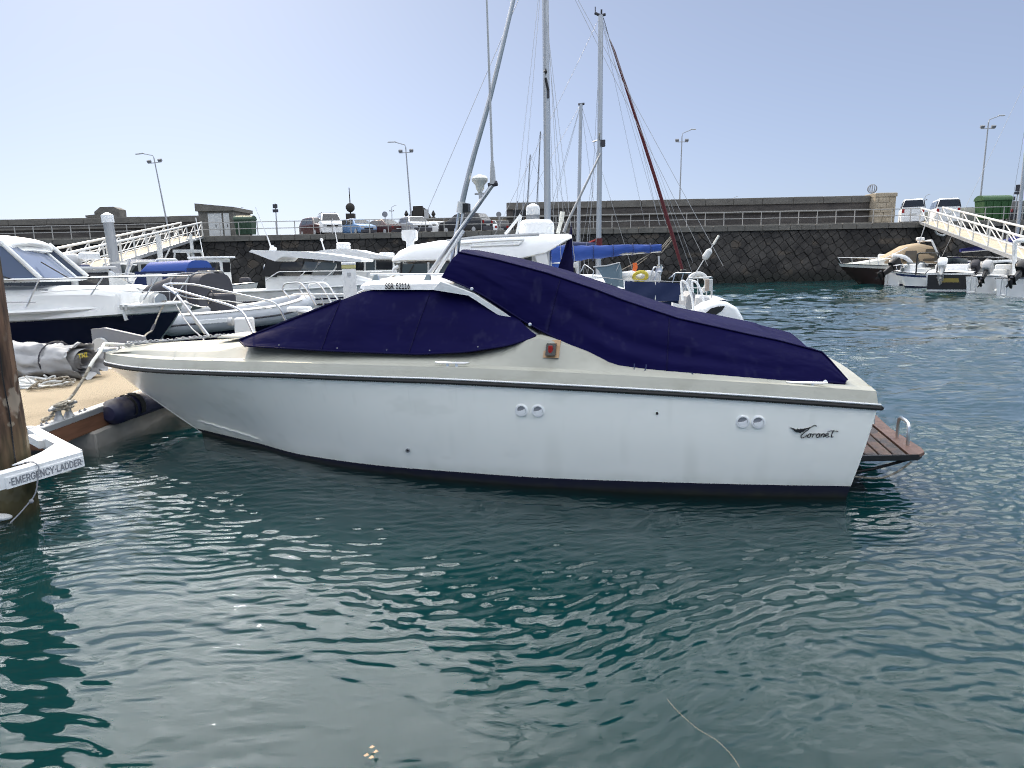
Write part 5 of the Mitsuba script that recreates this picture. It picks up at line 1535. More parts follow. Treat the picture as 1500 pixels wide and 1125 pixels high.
for s in (-1, 1):
    part(k, 'frame_leg', M().tube([[2.7, s * .9, 2.48], [3.2, s * 1.0, 1.1]], .05, 6), GEL)
    part(k, 'frame_leg', M().tube([[3.9, s * .85, 2.36], [4.4, s * .8, 1.45]], .04, 6), GEL)

k, r = small_boat('workboat', 'pale workboat with a tall mast and gantry moored close under the left quay wall', 'boat', 300, 405, 40, 175, 7.5, 2.6, 1.5, 1.2, OFFWHITE)
part(k, 'wheelhouse', M().cbox(2.2, 4.4, -.9, .9, 1.2, 2.55, .08), OFFWHITE, smooth=False)
for x0, x1 in ((2.4, 3.2), (3.4, 4.2)):
    pane(k, 'window', [[x0, .915, 1.9], [x1, .915, 1.9], [x1, .915, 2.35], [x0, .915, 2.35]], GLASSD)
part(k, 'mast', M().tube([[.6, 0, 1.2], [.6, 0, 4.0]], .09, 8), OFFWHITE)
part(k, 'crosstree', M().tube([[.6, -.5, 3.7], [.6, .5, 3.7]], .05, 6), OFFWHITE)
for s in (-1, 1):
    part(k, 'gantry_leg', M().tube([[-.2, s * .9, 1.2], [.5, s * .75, 3.0]], .05, 6), OFFWHITE)
    part(k, 'gantry_leg', M().tube([[1.5, s * .9, 1.2], [1.2, s * .75, 3.0]], .05, 6), OFFWHITE)
part(k, 'gantry_bar', M().box(.4, 1.3, -.8, .8, 2.95, 3.12), OFFWHITE, smooth=False)
part(k, 'life_raft', M().cbox(.1, 1.2, -.5, .5, 1.55, 2.0, .1), WHITE, smooth=False)
k = thing('pontoon_pole', 'white pole with a side bracket in front of the left gangway', 'pole', frame(at(237, 395, 34)[0], 34, .5))
zz = at(237, 345, 34)[2] - .5
part(k, 'pole', M().tube([[0, 0, -.6], [0, 0, zz]], .12, 10), OFFWHITE)
part(k, 'bracket', M().tube([[0, 0, zz * .62], [.55, 0, zz * .62]], .05, 6), OFFWHITE)
part(k, 'brace', M().tube([[0, 0, zz * .55], [.5, 0, zz * .80]], .035, 6), OFFWHITE)
k = thing('steel_pile', 'tall grey steel pile with white cap and rusty foot by the left gangway', 'pile', frame(at(172, 388, 31)[0], 31, 0, 0, 0, -2.5))
z1 = at(163, 315, 31)[2]
part(k, 'shaft', M().tube([[0, 0, .9], [0, 0, z1 - .3]], .21, 16), GALV)
part(k, 'rusty_foot', M().tube([[0, 0, -1], [0, 0, .898]], .213, 16), mat('rust', (.16, .075, .04), .9), label='rusty foot of the steel pile')
part(k, 'cap', M().lathe([(.25, -.32), (.25, 0), (.09, .10), (.03, .13)], 16, (0, 0, z1)), WHITE)

k, r = small_boat('cabin_boat', 'grey roofed cabin boat with a life raft canister on its roof behind the navy cruiser', 'boat', 185, 440, 21, 182, 6.0, 2.4, 1.2, .9, GEL)
part(k, 'cabin', M().loft([[[x, -1.0, .9], [x, -.92, z], [x, .92, z], [x, 1.0, .9]] for x, z in ((.9, 2.13), (3.0, 2.13), (3.6, 1.3))], caps=True), GEL, smooth=False)
part(k, 'roof', M().cbox(.7, 3.2, -1.05, 1.05, 2.135, 2.22, .03), GREYLT, smooth=False)
pane(k, 'side_window', [[1.0, .995, 1.5], [2.9, .995, 1.5], [2.9, .96, 2.04], [1.0, .96, 2.04]], GLASSD)
pane(k, 'rear_window', [[.885, -.8, 1.4], [.885, .8, 1.4], [.885, .8, 2.04], [.885, -.8, 2.04]], GLASSD)
lr = part(k, 'life_raft', M().tube([[1.1, .2, 2.42], [1.2, .2, 2.42], [2.9, .2, 2.42], [3.0, .2, 2.42]], [.12, .19, .19, .12], 12), GREYLT)
for x in (1.6, 2.4):
    part(lr, 'strap', M().lathe([(.195, -.03), (.195, .03)], 12, (x, .2, 2.42), (1, 0, 0)), BLACK)
part(k, 'roof_rack', M().tube([[.8, -.9, 2.45], [3.1, -.9, 2.45]], .02, 6), STEEL)
part(k, 'radar', M().cbox(.75, 1.0, -.3, .5, 2.45, 2.65, .05), WHITE, smooth=False)
k, r = small_boat('sprayhood_boat', 'white boat with dark blue spray hood in front of the foot of the left gangway', 'boat', -60, 430, 23, 5, 7.5, 2.6, 1.35, 1.0, GEL)
part(k, 'spray_hood', M().loft([[[x, -1.0, 1.0], [x, -.9, z], [x, .9, z], [x, 1.0, 1.0]] for x, z in ((1.6, 2.45), (2.4, 2.55), (3.8, 2.3), (4.3, 1.5))], caps=True), BLUEDK, smooth=False)
part(k, 'windscreen', M().loft([[[5.6, -.8, 1.3], [5.9, 0, 1.3], [5.6, .8, 1.3]], [[4.6, -.8, 2.05], [4.8, 0, 2.1], [4.6, .8, 2.05]]]), GLASS, smooth=False)
part(k, 'coachroof', M().loft([[[x, -w, 1.05], [x, -w * .8, z], [x, 0, z + .07], [x, w * .8, z], [x, w, 1.05]] for x, w, z in ((4.0, 1.0, 1.5), (5.6, .85, 1.55), (7.0, .35, 1.35))]), GEL, smooth=30)
rails(k, [[4.2, 1.05, 1.9], [6.5, .6, 1.9], [7.8, 0, 1.95], [6.5, -.6, 1.9], [4.2, -1.05, 1.9]], .018, posts=[([6.5, -.6, 1.9], [6.3, -.65, 1.2]), ([4.3, -1.05, 1.9], [4.3, -1.05, 1.1]), ([7.7, 0, 1.94], [7.4, 0, 1.3])])
k, r = small_boat('open_boat', 'white open boat with black outboards and an orange float lying behind the navy bow', 'boat', 196, 440, 24, 176, 5.0, 2.1, 1.05, .85, GEL)
part(k, 'seat_box', M().cbox(1.2, 2.2, -.5, .5, .85, 1.25, .05), OFFWHITE, smooth=False)
part(k, 'orange_float', M().ball((1.0, -.4, 1.2), (.35, .2, .18), 8), mat('salmon', (.45, .19, .12), .6))
for yy_ in (-.45, .35):
    outboard(k, -.05, yy_, .95, 0, .95, BLACK, BLACK)
rails(k, [[2.2, -.9, 1.5], [4.2, -.55, 1.5], [5.0, 0, 1.5], [4.2, .55, 1.5]], .016, posts=[([3.2, -.75, 1.5], [3.2, -.8, 1.0])])
k, r = small_boat('covered_dinghy', 'dark dinghy with a navy cover tented over it near the wall', 'dinghy', 352, 412, 37, 178, 4.4, 1.9, .9, .75, GREYDK)
part(k, 'tent_cover', M().loft([[[.2, -.9, .8], [.2, 0, 1.0], [.2, .9, .8]], [[2.6, -.9, .85], [2.7, 0, 1.85], [2.6, .9, .85]], [[4.3, -.2, .9], [4.3, 0, 1.0], [4.3, .2, .9]]]), CANVAS2, smooth=False)
outboard(k, -.05, 0, .95, 0, 1.0, GREYDK, BLACK)
k, r = small_boat('white_runabout', 'white runabout with clear folding screen between the grey hood and the hardtop cruiser', 'boat', 352, 432, 27.5, 176, 4.6, 2.0, 1.0, .8, GEL)
part(k, 'screen', M().loft([[[1.4, -.85, .95], [1.8, .85, .95]], [[2.4, -.8, 1.55], [2.5, .8, 1.55]], [[3.3, -.7, 1.0], [3.3, .7, 1.0]]]), GREYLT, smooth=False)

# ---- D, E: hardtop cruisers in the middle distance
yd = 27.0
pd = at(330, 440, yd)
LD = at(640, 430, yd)[0] - pd[0]
D_ = thing('hardtop_cruiser', 'white cruiser with swept hardtop, dark stern panel and thin navy hull stripe', 'boat', frame(pd[0], yd, 0, 0))
rd = hull_fn(LD, 2.9, 1.55, 1.18, rake=.9, flare=.24, full=.5)
hull(D_, rd, GEL, ((0, .30, GEL, 'topside'), (.30, .345, NAVY, 'hull_stripe'), (.345, .92, GEL, 'hull'), (.92, 1, NAVY, 'boot_stripe')), GEL)
rub(D_, rd, GEL, .04)
dx_ = lambda px, py, y: (lambda q: np.array([q[0] - pd[0], q[1] - yd, q[2]]))(at(px, py, yd + y))
part(D_, 'accent_stripe', M().tube([rd(t, -1, .45, .5, 2)[0] + [0, -.012, -.03 * math.sin(3.14 * (t - .17) / .6)] for t in np.linspace(.17, .78, 12)], np.interp(np.arange(12), [0, 6, 11], [.006, .035, .006]), 6), BLACK)
topp = [dx_(*q, -1.1) for q in ((365, 369), (369, 366), (400, 367), (440, 368), (480, 372), (530, 380), (529, 384), (500, 383), (440, 378), (412, 376), (404, 383), (395, 380), (372, 371))]
top2 = [dx_(*q, 1.1) for q in ((365, 369), (369, 366), (400, 367), (440, 368), (480, 372), (530, 380), (529, 384), (500, 383), (440, 378), (412, 376), (404, 383), (395, 380), (372, 371))]
prof = [(q[0], q[2]) for q in topp]
part(D_, 'hardtop', M().prism(prof, -1.15, 1.15), WHITE, smooth=False)
part(D_, 'stern_panel', M().prism([(dx_(391, 380, -1.05)[0], dx_(391, 380, -1.05)[2]), (dx_(412, 384, -1.05)[0], dx_(412, 384, -1.05)[2]), (dx_(405, 406, -1.05)[0], dx_(405, 406, -1.05)[2]), (dx_(383, 405, -1.05)[0], dx_(383, 405, -1.05)[2])], -1.08, -1.0), BLACK, smooth=False)
fr_ = lambda *q: [dx_(*p_, -1.02) for p_ in q]
for nm, qs, mm in (('side_window', ((411, 385), (444, 383), (440, 404), (405, 404)), GLASSD), ('side_window', ((447, 383), (466, 384), (460, 396), (441, 396)), GLASS), ('side_window', ((470, 384), (494, 385), (484, 403), (455, 403)), GLASS), ('windscreen', ((497, 385), (514, 384), (500, 402), (487, 403)), GLASSD)):
    pane(D_, nm, fr_(*qs), mm)
    pane(D_, nm, [q * [1, -1, 1] for q in fr_(*qs)], mm)
part(D_, 'cabin_side', M().prism([(dx_(388, 405, -1)[0], 1.15), (dx_(388, 405, -1)[0], dx_(388, 404, -1)[2]), (dx_(500, 403, -1)[0], dx_(500, 403, -1)[2]), (dx_(560, 410, -1)[0], 1.3)], -1.0, 1.0), GEL, smooth=False)
part(D_, 'console', M().cbox(dx_(476, 384, -.2)[0], dx_(488, 384, -.2)[0], -.6, .4, 1.2, 2.2, .05), OFFWHITE, smooth=False)
part(D_, 'seat', M().ball(dx_(468, 394, -.5), (.22, .25, .28), 8), WHITE)
rails(D_, [dx_(389, 411, -1.3), dx_(408, 398, -1.3), dx_(505, 397, -1.25), dx_(560, 398, -1.0)], .022, posts=[(dx_(447, 398, -1.3), dx_(434, 411, -1.35)), (dx_(487, 398, -1.3), dx_(473, 411, -1.35))])
an = part(D_, 'whip_aerial', M().tube([dx_(398, 365, -.6), dx_(391, 345, -.6), dx_(374, 303, -.6)], [.035, .02, .012], 6), WHITE)
part(an, 'base', M().lathe([(.12, 0), (.08, .12), (.05, .2)], 10, dx_(399, 367, -.6)), WHITE)
part(D_, 'antenna_dome', M().ball(dx_(403, 364.5, -.5), .07, 6), WHITE)
for q_, m_ in (((374, 400), BLACK), ((379, 402), BLACK)):
    q = dx_(*q_, -.2)
    outboard(D_, -.25, .45 if q_[0] == 374 else -.45, 1.25, 0, 1.25, m_, BLACK)
part(D_, 'stern_arch', M().tube(rounded([dx_(386, 405, -.9), dx_(388, 388, -.9), dx_(388, 388, .9), dx_(386, 405, .9)], .15), .035, 6), STEEL)

ye = 33.0
pe = at(440, 440, ye)
E_ = thing('hardtop_cruiser', 'second hardtop cruiser with a round radar dome, partly hidden behind the striped one', 'boat', frame(pe[0], ye, 0, 0))
re_ = hull_fn(9.0, 3.0, 1.7, 1.3, rake=.9)
hull(E_, re_, GEL, ((0, .9, GEL, 'hull'), (.9, 1, NAVY, 'boot_stripe')), GEL)
ex_ = lambda px, py, y: (lambda q: np.array([q[0] - pe[0], q[1] - ye, q[2]]))(at(px, py, ye + y))
P2 = lambda y, *qs: [(ex_(a, b, y)[0], ex_(a, b, y)[2]) for a, b in qs]
part(E_, 'hardtop', M().prism(P2(-1.15, (460, 369), (475, 366), (500, 364), (522, 366), (540, 371), (560, 374), (579, 377), (577, 379), (550, 379), (500, 376), (470, 372)), -1.2, 1.2), WHITE, smooth=False)
part(E_, 'roof_hump', M().cbox(*(lambda a, b: (a[0], b[0], -.7, .7, a[2] - .1, a[2] + .10))(ex_(556, 373, -.5), ex_(572, 373, -.5)), .05), WHITE, smooth=False)
rdm = part(E_, 'radar_dome', M().lathe([(.30, 0), (.33, .05), (.33, .12), (.30, .16), (.33, .20), (.33, .26), (.26, .30), (.05, .31)], 20, ex_(503.5, 365, -.3)), WHITE)
part(E_, 'whip_aerial', M().tube([ex_(496, 364, -.5), ex_(487, 320, -.5)], [.025, .012], 6), WHITE)
part(E_, 'light_stick', M().tube([ex_(475, 366, -.5), ex_(471, 353, -.5)], .035, 6), WHITE)
part(E_, 'light_head', M().ball(ex_(471, 351.5, -.5), .08, 6), WHITE)
for qs in (((522, 380), (533, 381), (533, 397), (522, 397)), ((536, 381), (549, 381), (549, 396), (536, 396)), ((551, 381), (575, 381), (575, 395), (551, 395)), ((490, 380), (518, 380), (518, 398), (490, 398))):
    pane(E_, 'window', [ex_(a, b, -1.05) for a, b in qs], GLASSD if qs[0][0] != 536 else GLASS)
part(E_, 'cabin', M().box(ex_(488, 380, -1)[0], ex_(576, 380, -1)[0], -1.03, 1.03, 1.3, ex_(520, 377, -1)[2] - .02), OFFWHITE, smooth=False)
rails(E_, [ex_(505, 398, -1.3), ex_(585, 396, -1.2), ex_(620, 398, -.6)], .02, posts=[(ex_(540, 397, -1.3), ex_(536, 408, -1.3))])

# ---- F: white pilothouse boat just behind, bow to the left, stern and white engine to the right
yf = 13.2
pf = at(1012, 455, yf)
LF_ = pf[0] - at(432, 440, yf)[0]
F_ = thing('pilothouse_boat', 'white pilothouse boat with long roof, horn dome and white outboard behind the foreground cruiser', 'boat', frame(pf[0], yf, 0, 180))
rf_ = hull_fn(LF_, 2.7, 1.28, .98, rake=.9, flare=.22)
hull(F_, rf_, GEL, ((0, .9, GEL, 'hull'), (.9, 1, NAVY, 'boot_stripe')), GEL)
rub(F_, rf_, GREYLT, .03)
fx = lambda px, py, y: (lambda q: np.array([pf[0] - q[0], yf - q[1], q[2]]))(at(px, py, yf - y))
# roof (near side is local +Y)
rows = []
for pxs, top, bot, hw in ((578, 383, 385, .55), (574, 378, 383.5, .80), (582, 369, 383, .98), (600, 361, 382.5, 1.05), (640, 354, 382, 1.08), (700, 349, 381, 1.08), (760, 346, 380, 1.08), (800, 344.5, 371, 1.08), (828, 344, 354, 1.06), (838, 344, 349, 1.02)):
    a, b = fx(pxs, top, hw * .82), fx(pxs, bot, hw)
    x = b[0]
    z0, z1 = b[2], a[2]
    half = [(hw - .04, z0), (hw, z0 + .02), (hw - .03, z0 + (z1 - z0) * .45), (hw - .14, z1 - .03 * (z1 - z0)), (hw * .7, z1 + .02), (0, z1 + .05)]
    rows.append([[x, y, z] for y, z in half] + [[x, -y, z] for y, z in half[::-1][1:]] + [[x, 0, z0 + .03]])
part(F_, 'roof', M().loft(rows, closed=True, caps=True), WHITE, smooth=32)
part(F_, 'roof_moulding', M().tube([fx(a, b, 1.0) + [0, .02, 0] for a, b in ((672, 357), (720, 353), (768, 351), (760, 358), (690, 361))], .025, 6), WHITE)
part(F_, 'roof_moulding', M().tube([fx(a, b, .9) for a, b in ((655, 353), (700, 347.5), (790, 343))], .03, 6), GREYLT)
zs_ = lambda px, py: fx(px, py, 1.0)
for qs, mm in ((((590, 387), (626, 386), (626, 402), (589, 402)), GLASS), (((629, 386), (660, 386), (660, 404), (629, 404)), GLASS), (((664, 386), (735, 383), (735, 402), (664, 405)), GLASS), (((738, 383), (779, 372.5), (779, 402), (738, 402)), GLASSD)):
    pane(F_, 'side_window', [fx(a, b, 1.02) for a, b in qs], mm)
    pane(F_, 'side_window', [fx(a, b, 1.02) * [1, -1, 1] for a, b in qs], mm)
for px in (588, 627.5, 662, 736.5):
    for s in (1, -1):
        part(F_, 'window_frame', M().tube([fx(px, 405, 1.0) * [1, s, 1], fx(px, 384, 1.0) * [1, s, 1]], .022, 6), BLACK if px == 588 else WHITE)
part(F_, 'cabin_side', M().prism([(fx(584, 403, 1)[0], 1.0), (fx(584, 403, 1)[0], fx(584, 403, 1)[2]), (fx(800, 403, 1)[0], fx(800, 403, 1)[2]), (fx(800, 403, 1)[0], 1.0)], .93, 1.0).prism([(fx(584, 403, 1)[0], 1.0), (fx(584, 403, 1)[0], fx(584, 403, 1)[2]), (fx(800, 403, 1)[0], fx(800, 403, 1)[2]), (fx(800, 403, 1)[0], 1.0)], -1.0, -.93), WHITE, smooth=False)
pane(F_, 'windscreen', [fx(584, 402, .9), fx(584, 402, .9) * [1, -1, 1], fx(578, 385, .8) * [1, -1, 1], fx(578, 385, .8)], GLASS)
for s in (1, -1):
    part(F_, 'rear_pillar', M().prism([(fx(782, 371, 1)[0], fx(782, 371, 1)[2]), (fx(800, 368, 1)[0], fx(800, 368, 1)[2]), (fx(806, 402, 1)[0], fx(806, 402, 1)[2]), (fx(794, 402, 1)[0], fx(794, 402, 1)[2])], s * 1.0, s * 1.05), WHITE, smooth=False)
    part(F_, 'cockpit_post', M().tube([fx(803, 365, 1.0) * [1, s, 1], fx(802, 402, 1.0) * [1, s, 1]], .03, 6), GREYLT)
part(F_, 'rear_bulkhead', M().box(fx(792, 372, 1)[0] - .03, fx(792, 372, 1)[0], -.93, .2, 1.0, 2.3), OFFWHITE, smooth=False)
part(F_, 'wiper', M().tube([fx(599, 400, 1.05), fx(606, 388, 1.05)], .012, 6), BLACK)
part(F_, 'screen_arch', M().tube(rounded([fx(577, 402, .95), fx(576, 394, .95), fx(584, 390, .95)], .1), .035, 6), WHITE)
q = fx(786, 343, -.1)
DM = part(F_, 'radar_dome', M().lathe([(.24, -.05), (.33, 0), (.34, .13), (.33, .2), (.27, .26), (.05, .28)], 24, q), WHITE, label='large white radar dome on the roof')
part(DM, 'base', M().lathe([(.34, -.12), (.24, -.055)], 20, q), OFFWHITE)
q = fx(601, 360, 0)
HN = part(F_, 'searchlight', M().loft([[[q[0] + s1 * .12 * w_, q[1] + s2 * .12, q[2] + z_] for s1, s2 in ((-1, -1), (1, -1), (1, 1), (-1, 1))] for z_, w_ in ((-.06, .5), (.08, .5), (.10, 1.0), (.14, 1.15), (.26, 1.15), (.29, 1.0))], closed=True, caps=True), WHITE, smooth=False, label='white searchlight on the front of the roof')
for a, b in ((((740, 343), (763, 315))), (((757, 343), (763, 316)))):
    part(F_, 'aerial_bracket', M().tube([fx(*a, .2), fx(*b, .2)], .03, 6), WHITE)
part(F_, 'light_mast', M().tube([fx(817, 342, .4), fx(823, 320, .4)], .035, 8), CREAM)
part(F_, 'light_head', M().tube([fx(822, 324, .4), fx(824, 310, .4)], .045, 8), CREAM)
FP = part(F_, 'flag_staff', M().tube([fx(826, 340, .75), fx(833, 322, .75), fx(880, 225, .75)], [.03, .024, .016], 8), GALV)
fl = []
for i, t in enumerate(np.linspace(0, 1, 20)):
    top, bt_ = fx(836, 334 + 32 * t ** .6, .75), None
    wv = .05 * math.sin(9 * t)
    fl.append([fx(837 + 4 * t, 326 + 86 * t, .75) + [0, wv, 0], fx(836 - 8 * t, 330 + 83 * t, .75) + [0, wv * .6 + .06, 0], fx(833 - 20 * t, 345 + 62 * t, .75) + [0, -wv, 0]])
part(F_, 'ensign', M().loft(fl), CANVAS2, smooth=60, label='furled dark navy ensign hanging beside the cabin')
rails(F_, [fx(430, 431, .1), fx(520, 431, .8), fx(585, 400, 1.2)], .016, posts=[(fx(470, 431, .6), fx(474, 447, .6)), (fx(520, 431, .85), fx(521, 446, .9))])
for x0, y_ in ((413, .35), (438, .0), (450, -.25)):
    part(F_, 'bow_hoop', M().tube(rounded([fx(x0 + 12, 437, y_), fx(x0, 424, y_), fx(x0 + 3, 415, y_), fx(x0 + 26, 413, y_), fx(x0 + 34, 421, y_), fx(x0 + 50, 447, y_)], .08), .016, 6), STEEL)
part(F_, 'bow_roller', M().cbox(LF_ - .3, LF_ + .15, -.1, .1, 1.27, 1.36, .03), WHITE, smooth=False)
part(F_, 'foredeck', M().loft([[[x, -w, 1.12], [x, -w * .7, z], [x, 0, z + .05], [x, w * .7, z], [x, w, 1.12]] for x, w, z in ((fx(584, 400, 0)[0], 1.0, 1.55), (fx(520, 400, 0)[0], .8, 1.42), (fx(480, 400, 0)[0], .4, 1.28))]), GEL, smooth=30)
# engine: a big white cowl with its dark grille, tilted forward in its well
e0 = fx(1044, 458, -.15)
prof = [fx(*q, -.05) for q in ((1010, 461), (1016, 452), (1030, 443), (1046, 439), (1060, 441), (1074, 449), (1083, 464), (1088, 480), (1040, 485), (1005, 474))]
xz = [(q[0], q[2]) for q in prof]
cx_, cz_ = np.mean(xz, 0)
rows = [[[cx_ + (x - cx_) * f, y, cz_ + (z - cz_) * f] for x, z in xz] for y, f in ((-.34, .70), (-.30, .88), (-.2, .97), (0, 1.0), (.2, .97), (.30, .88), (.34, .70))]
OB = part(F_, 'outboard_motor', M().loft(rows, closed=True, caps=True), WHITE, smooth=45, label='large white outboard engine at the stern')
gr_ = [fx(*q, .33) for q in ((1028, 461), (1040, 451), (1052, 447.5), (1062, 447), (1058, 454), (1048, 461), (1034, 463))]
part(OB, 'grille', M().prism([(cx_ + (q[0] - cx_) * .92, cz_ + (q[2] - cz_) * .92) for q in gr_], .30, .352), BLACK, smooth=False)
part(OB, 'leg', M().box(cx_ - .2, cx_ + .15, -.1, .1, -.4, cz_ - .1), WHITE, smooth=False)
SEAT = part(F_, 'stern_seat', M().loft([[[x, y, z] for x, z in [(q[0], q[2]) for q in (fx(1001, 452, .3), fx(1003, 434, .3), fx(1011, 427, .3), fx(1016, 430, .3), fx(1012, 452, .3))]] for y in (-.1, .45)], closed=True, caps=True), GREY, smooth=False)
for y_ in (.55, -.1):
    d_ = 16 if y_ < 0 else 0
    part(F_, 'stern_rail', M().tube(rounded([fx(1016 + d_, 456, y_), fx(1014 + d_, 436, y_), fx(1006 + d_, 414, y_), fx(997 + d_, 410, y_), fx(1000 + d_, 440, y_)], .1), .022, 8), WHITE)
part(F_, 'stern_locker', M().cbox(fx(1050, 440, 0)[0], fx(1030, 440, 0)[0], -1.0, -.45, .95, 1.38, .04), GREYLT, smooth=False)
part(F_, 'side_coaming', M().prism([(fx(985, 452, 1.1)[0], 1.0), (fx(985, 446, 1.1)[0], fx(985, 443, 1.1)[2]), (fx(1004, 446, 1.1)[0], fx(1004, 448, 1.1)[2]), (fx(1008, 446, 1.1)[0], 1.0)], 1.02, 1.12), WHITE, smooth=False)

# a few more white boats packed behind the navy cruiser
k, r = small_boat('cuddy_boat', 'white cuddy cabin boat with a raked clear screen beside the blue canopy', 'boat', 262, 430, 32.5, 178, 6.0, 2.3, 1.25, .95, GEL)
part(k, 'coachroof', M().loft([[[x, -w, .98], [x, -w * .85, z], [x, 0, z + .08], [x, w * .85, z], [x, w, .98]] for x, w, z in ((2.4, .95, 1.75), (3.8, .85, 1.62), (5.2, .4, 1.35))], caps=True), GEL, smooth=35)
part(k, 'windscreen', M().loft([[[2.9, -.85, 1.7], [3.3, 0, 1.75], [2.9, .85, 1.7]], [[2.3, -.75, 2.3], [2.6, 0, 2.35], [2.3, .75, 2.3]]]), GLASS, smooth=False)
part(k, 'screen_top', M().tube([[2.3, -.75, 2.3], [2.6, 0, 2.35], [2.3, .75, 2.3]], .035, 6), GEL)
part(k, 'radar_arch', M().tube(rounded([[.7, -.95, 1.0], [.4, -.9, 2.5], [.4, .9, 2.5], [.7, .95, 1.0]], .2), .07, 8), GEL)
outboard(k, -.05, 0, .95, 0, 1.1, GREYDK, BLACK)
rails(k, [[3.0, 1.0, 1.9], [5.0, .6, 1.9], [6.2, 0, 1.95], [5.0, -.6, 1.9], [3.0, -1.0, 1.9]], .018, posts=[([5.0, .6, 1.9], [4.9, .65, 1.2]), ([6.1, 0, 1.94], [5.8, 0, 1.3]), ([3.1, 1.0, 1.9], [3.1, 1.05, 1.05])])
k, r = small_boat('fishing_boat', 'white fishing boat with a small square wheelhouse near the rusty foot of the steel pile', 'boat', 215, 425, 35, 6, 5.5, 2.2, 1.3, 1.0, GEL)
part(k, 'wheelhouse', M().cbox(2.6, 4.0, -.75, .75, 1.0, 2.55, .06), GEL, smooth=False)
part(k, 'roof', M().cbox(2.4, 4.25, -.85, .85, 2.553, 2.64, .03), WHITE, smooth=False)
for x0, x1 in ((2.75, 3.25), (3.4, 3.9)):
    pane(k, 'window', [[x0, -.765, 1.85], [x1, -.765, 1.85], [x1, -.765, 2.35], [x0, -.765, 2.35]], GLASSD)
pane(k, 'windscreen', [[4.015, -.6, 1.85], [4.015, .6, 1.85], [4.015, .6, 2.35], [4.015, -.6, 2.35]], GLASSD)
part(k, 'whip_aerial', M().tube([[2.8, .4, 2.64], [2.6, .4, 4.6]], .02, 6), WHITE)
outboard(k, -.05, 0, 1.0, 0, 1.1, WHITE, GREYLT)

# ------------------------------------------------------------------ sailing boats behind
def wire(k, pts, r=.006, name='stay', m=None):
    return part(k, name, M().tube(pts, r, 5), m or GALV)


yg = 18.5
pg = at(1046, 440, yg)
lg = 8.6
G_ = thing('sailing_yacht', 'sailing yacht with thick grey mast, blue boom cover and blue weather cloth at the stern', 'sailing boat', frame(pg[0], yg, 0, 180))
rg_ = hull_fn(lg, 2.9, 1.35, 1.05, rake=1.2, flare=.25, stern=.7, full=.5)
hull(G_, rg_, GEL, ((0, .12, BLUEDK, 'topside_stripe'), (.12, .9, GEL, 'hull'), (.9, 1, NAVY, 'boot_stripe')), OFFWHITE)
gx_ = lambda px, py, y: (lambda q: np.array([pg[0] - q[0], yg - q[1], q[2]]))(at(px, py, yg - y))
mb, mt_ = gx_(802.5, 352, 0), gx_(805, -90, 0)
xm = mb[0]
MA = part(G_, 'mast', M().loft([[[xm + .085 * math.cos(a), .055 * math.sin(a), z] for a in np.linspace(0, 6.28, 13)[:-1]] for z in (1.2, mt_[2])], closed=True, caps=True), ALU, label='thick pale mast')
MAx = lambda z: np.array([xm, 0, z])
part(MA, 'deck_light', M().lathe([(.03, 0), (.05, .05), (.02, .12)], 8, gx_(799, 108, .08)), BLACK)
part(MA, 'bracket', M().tube([gx_(799, 114, .1), gx_(803, 132, .08)], .035, 6), BLACK)
part(MA, 'halyard_cleat', M().box(*(lambda q: (q[0] - .03, q[0] + .03, -.1, .1, q[2] - .1, q[2] + .1))(gx_(803, 138, 0))), GREYDK, smooth=False)
zc = gx_(803, 15, 0)[2]
part(MA, 'crosstree', M().tube([[xm + .1, -.9, zc + .9], [xm, 0, zc + .85], [xm + .1, .9, zc + .9]], .025, 6), ALU)
wire(G_, [gx_(797.5, 318, .1), gx_(798, -60, .1)], .012, 'halyard')
for px, b in ((766, (752, 338)), (776, (763, 335))):
    wire(G_, [MAx(mt_[2]), gx_(*b, .8)], .005)
wire(G_, [MAx(mt_[2]), [0, .7, 1.9]], .006, 'backstay')
wire(G_, [MAx(mt_[2]), [0, -.7, 1.9]], .006, 'backstay')
wire(G_, [MAx(mt_[2]), [lg, 0, 1.5]], .007, 'forestay')
for s in (-1, 1):
    wire(G_, [MAx(mt_[2] - .6), [xm - .3, s * 1.3, 1.2]], .006, 'shroud')
    wire(G_, [MAx(zc), [xm - .7, s * 1.25, 1.2]], .006, 'shroud')
bm0, bm1 = gx_(808, 379, .1), gx_(968, 366, .25)
part(G_, 'boom', M().tube([bm0, bm1], .06, 8), ALU)
rows = []
for t in np.linspace(0, 1, 44):
    o = bm0 + (bm1 - bm0) * t
    hgt = .40 - .24 * t
    row = []
    for a in np.linspace(0, 6.28, 15)[:-1]:
        wv = .10 * (meshkit.fbm(np.array([[t * 9, math.cos(a) * 1.5, math.sin(a) * 1.5]]), 3, 5)[0] - .5)
        row.append(o + [0, (.13 - .03 * t + wv) * math.cos(a), .03 + (hgt * .58 + wv) * math.sin(a) + hgt * .18])
    rows.append(row)
SC = part(G_, 'sail_cover', M().loft(rows, closed=True, caps=True), BLUE, smooth=60, label='bright blue boom cover')
part(SC, 'cover_skirt', M().loft([[o_ + [0, .06 * math.sin(12 * t) * .4, -.12 - .05 * math.sin(t * 9)] for o_, t in [(bm0 + (bm1 - bm0) * t, t) for t in np.linspace(0, .18, 12)]], [gx_(811 + 22 * t, 402 - 4 * t + 3 * math.sin(t * 20), .12) for t in np.linspace(0, 1, 12)]]), BLUE, smooth=60)
for t in (.2, .38, .56, .74, .9):
    o = bm0 + (bm1 - bm0) * t
    part(SC, 'tie', M().tube([o + [0, .15 * math.cos(a), .06 + (.26 - .14 * t) * math.sin(a)] for a in np.linspace(0, 6.28, 17)], .008, 5, caps=False), BLUEDK)
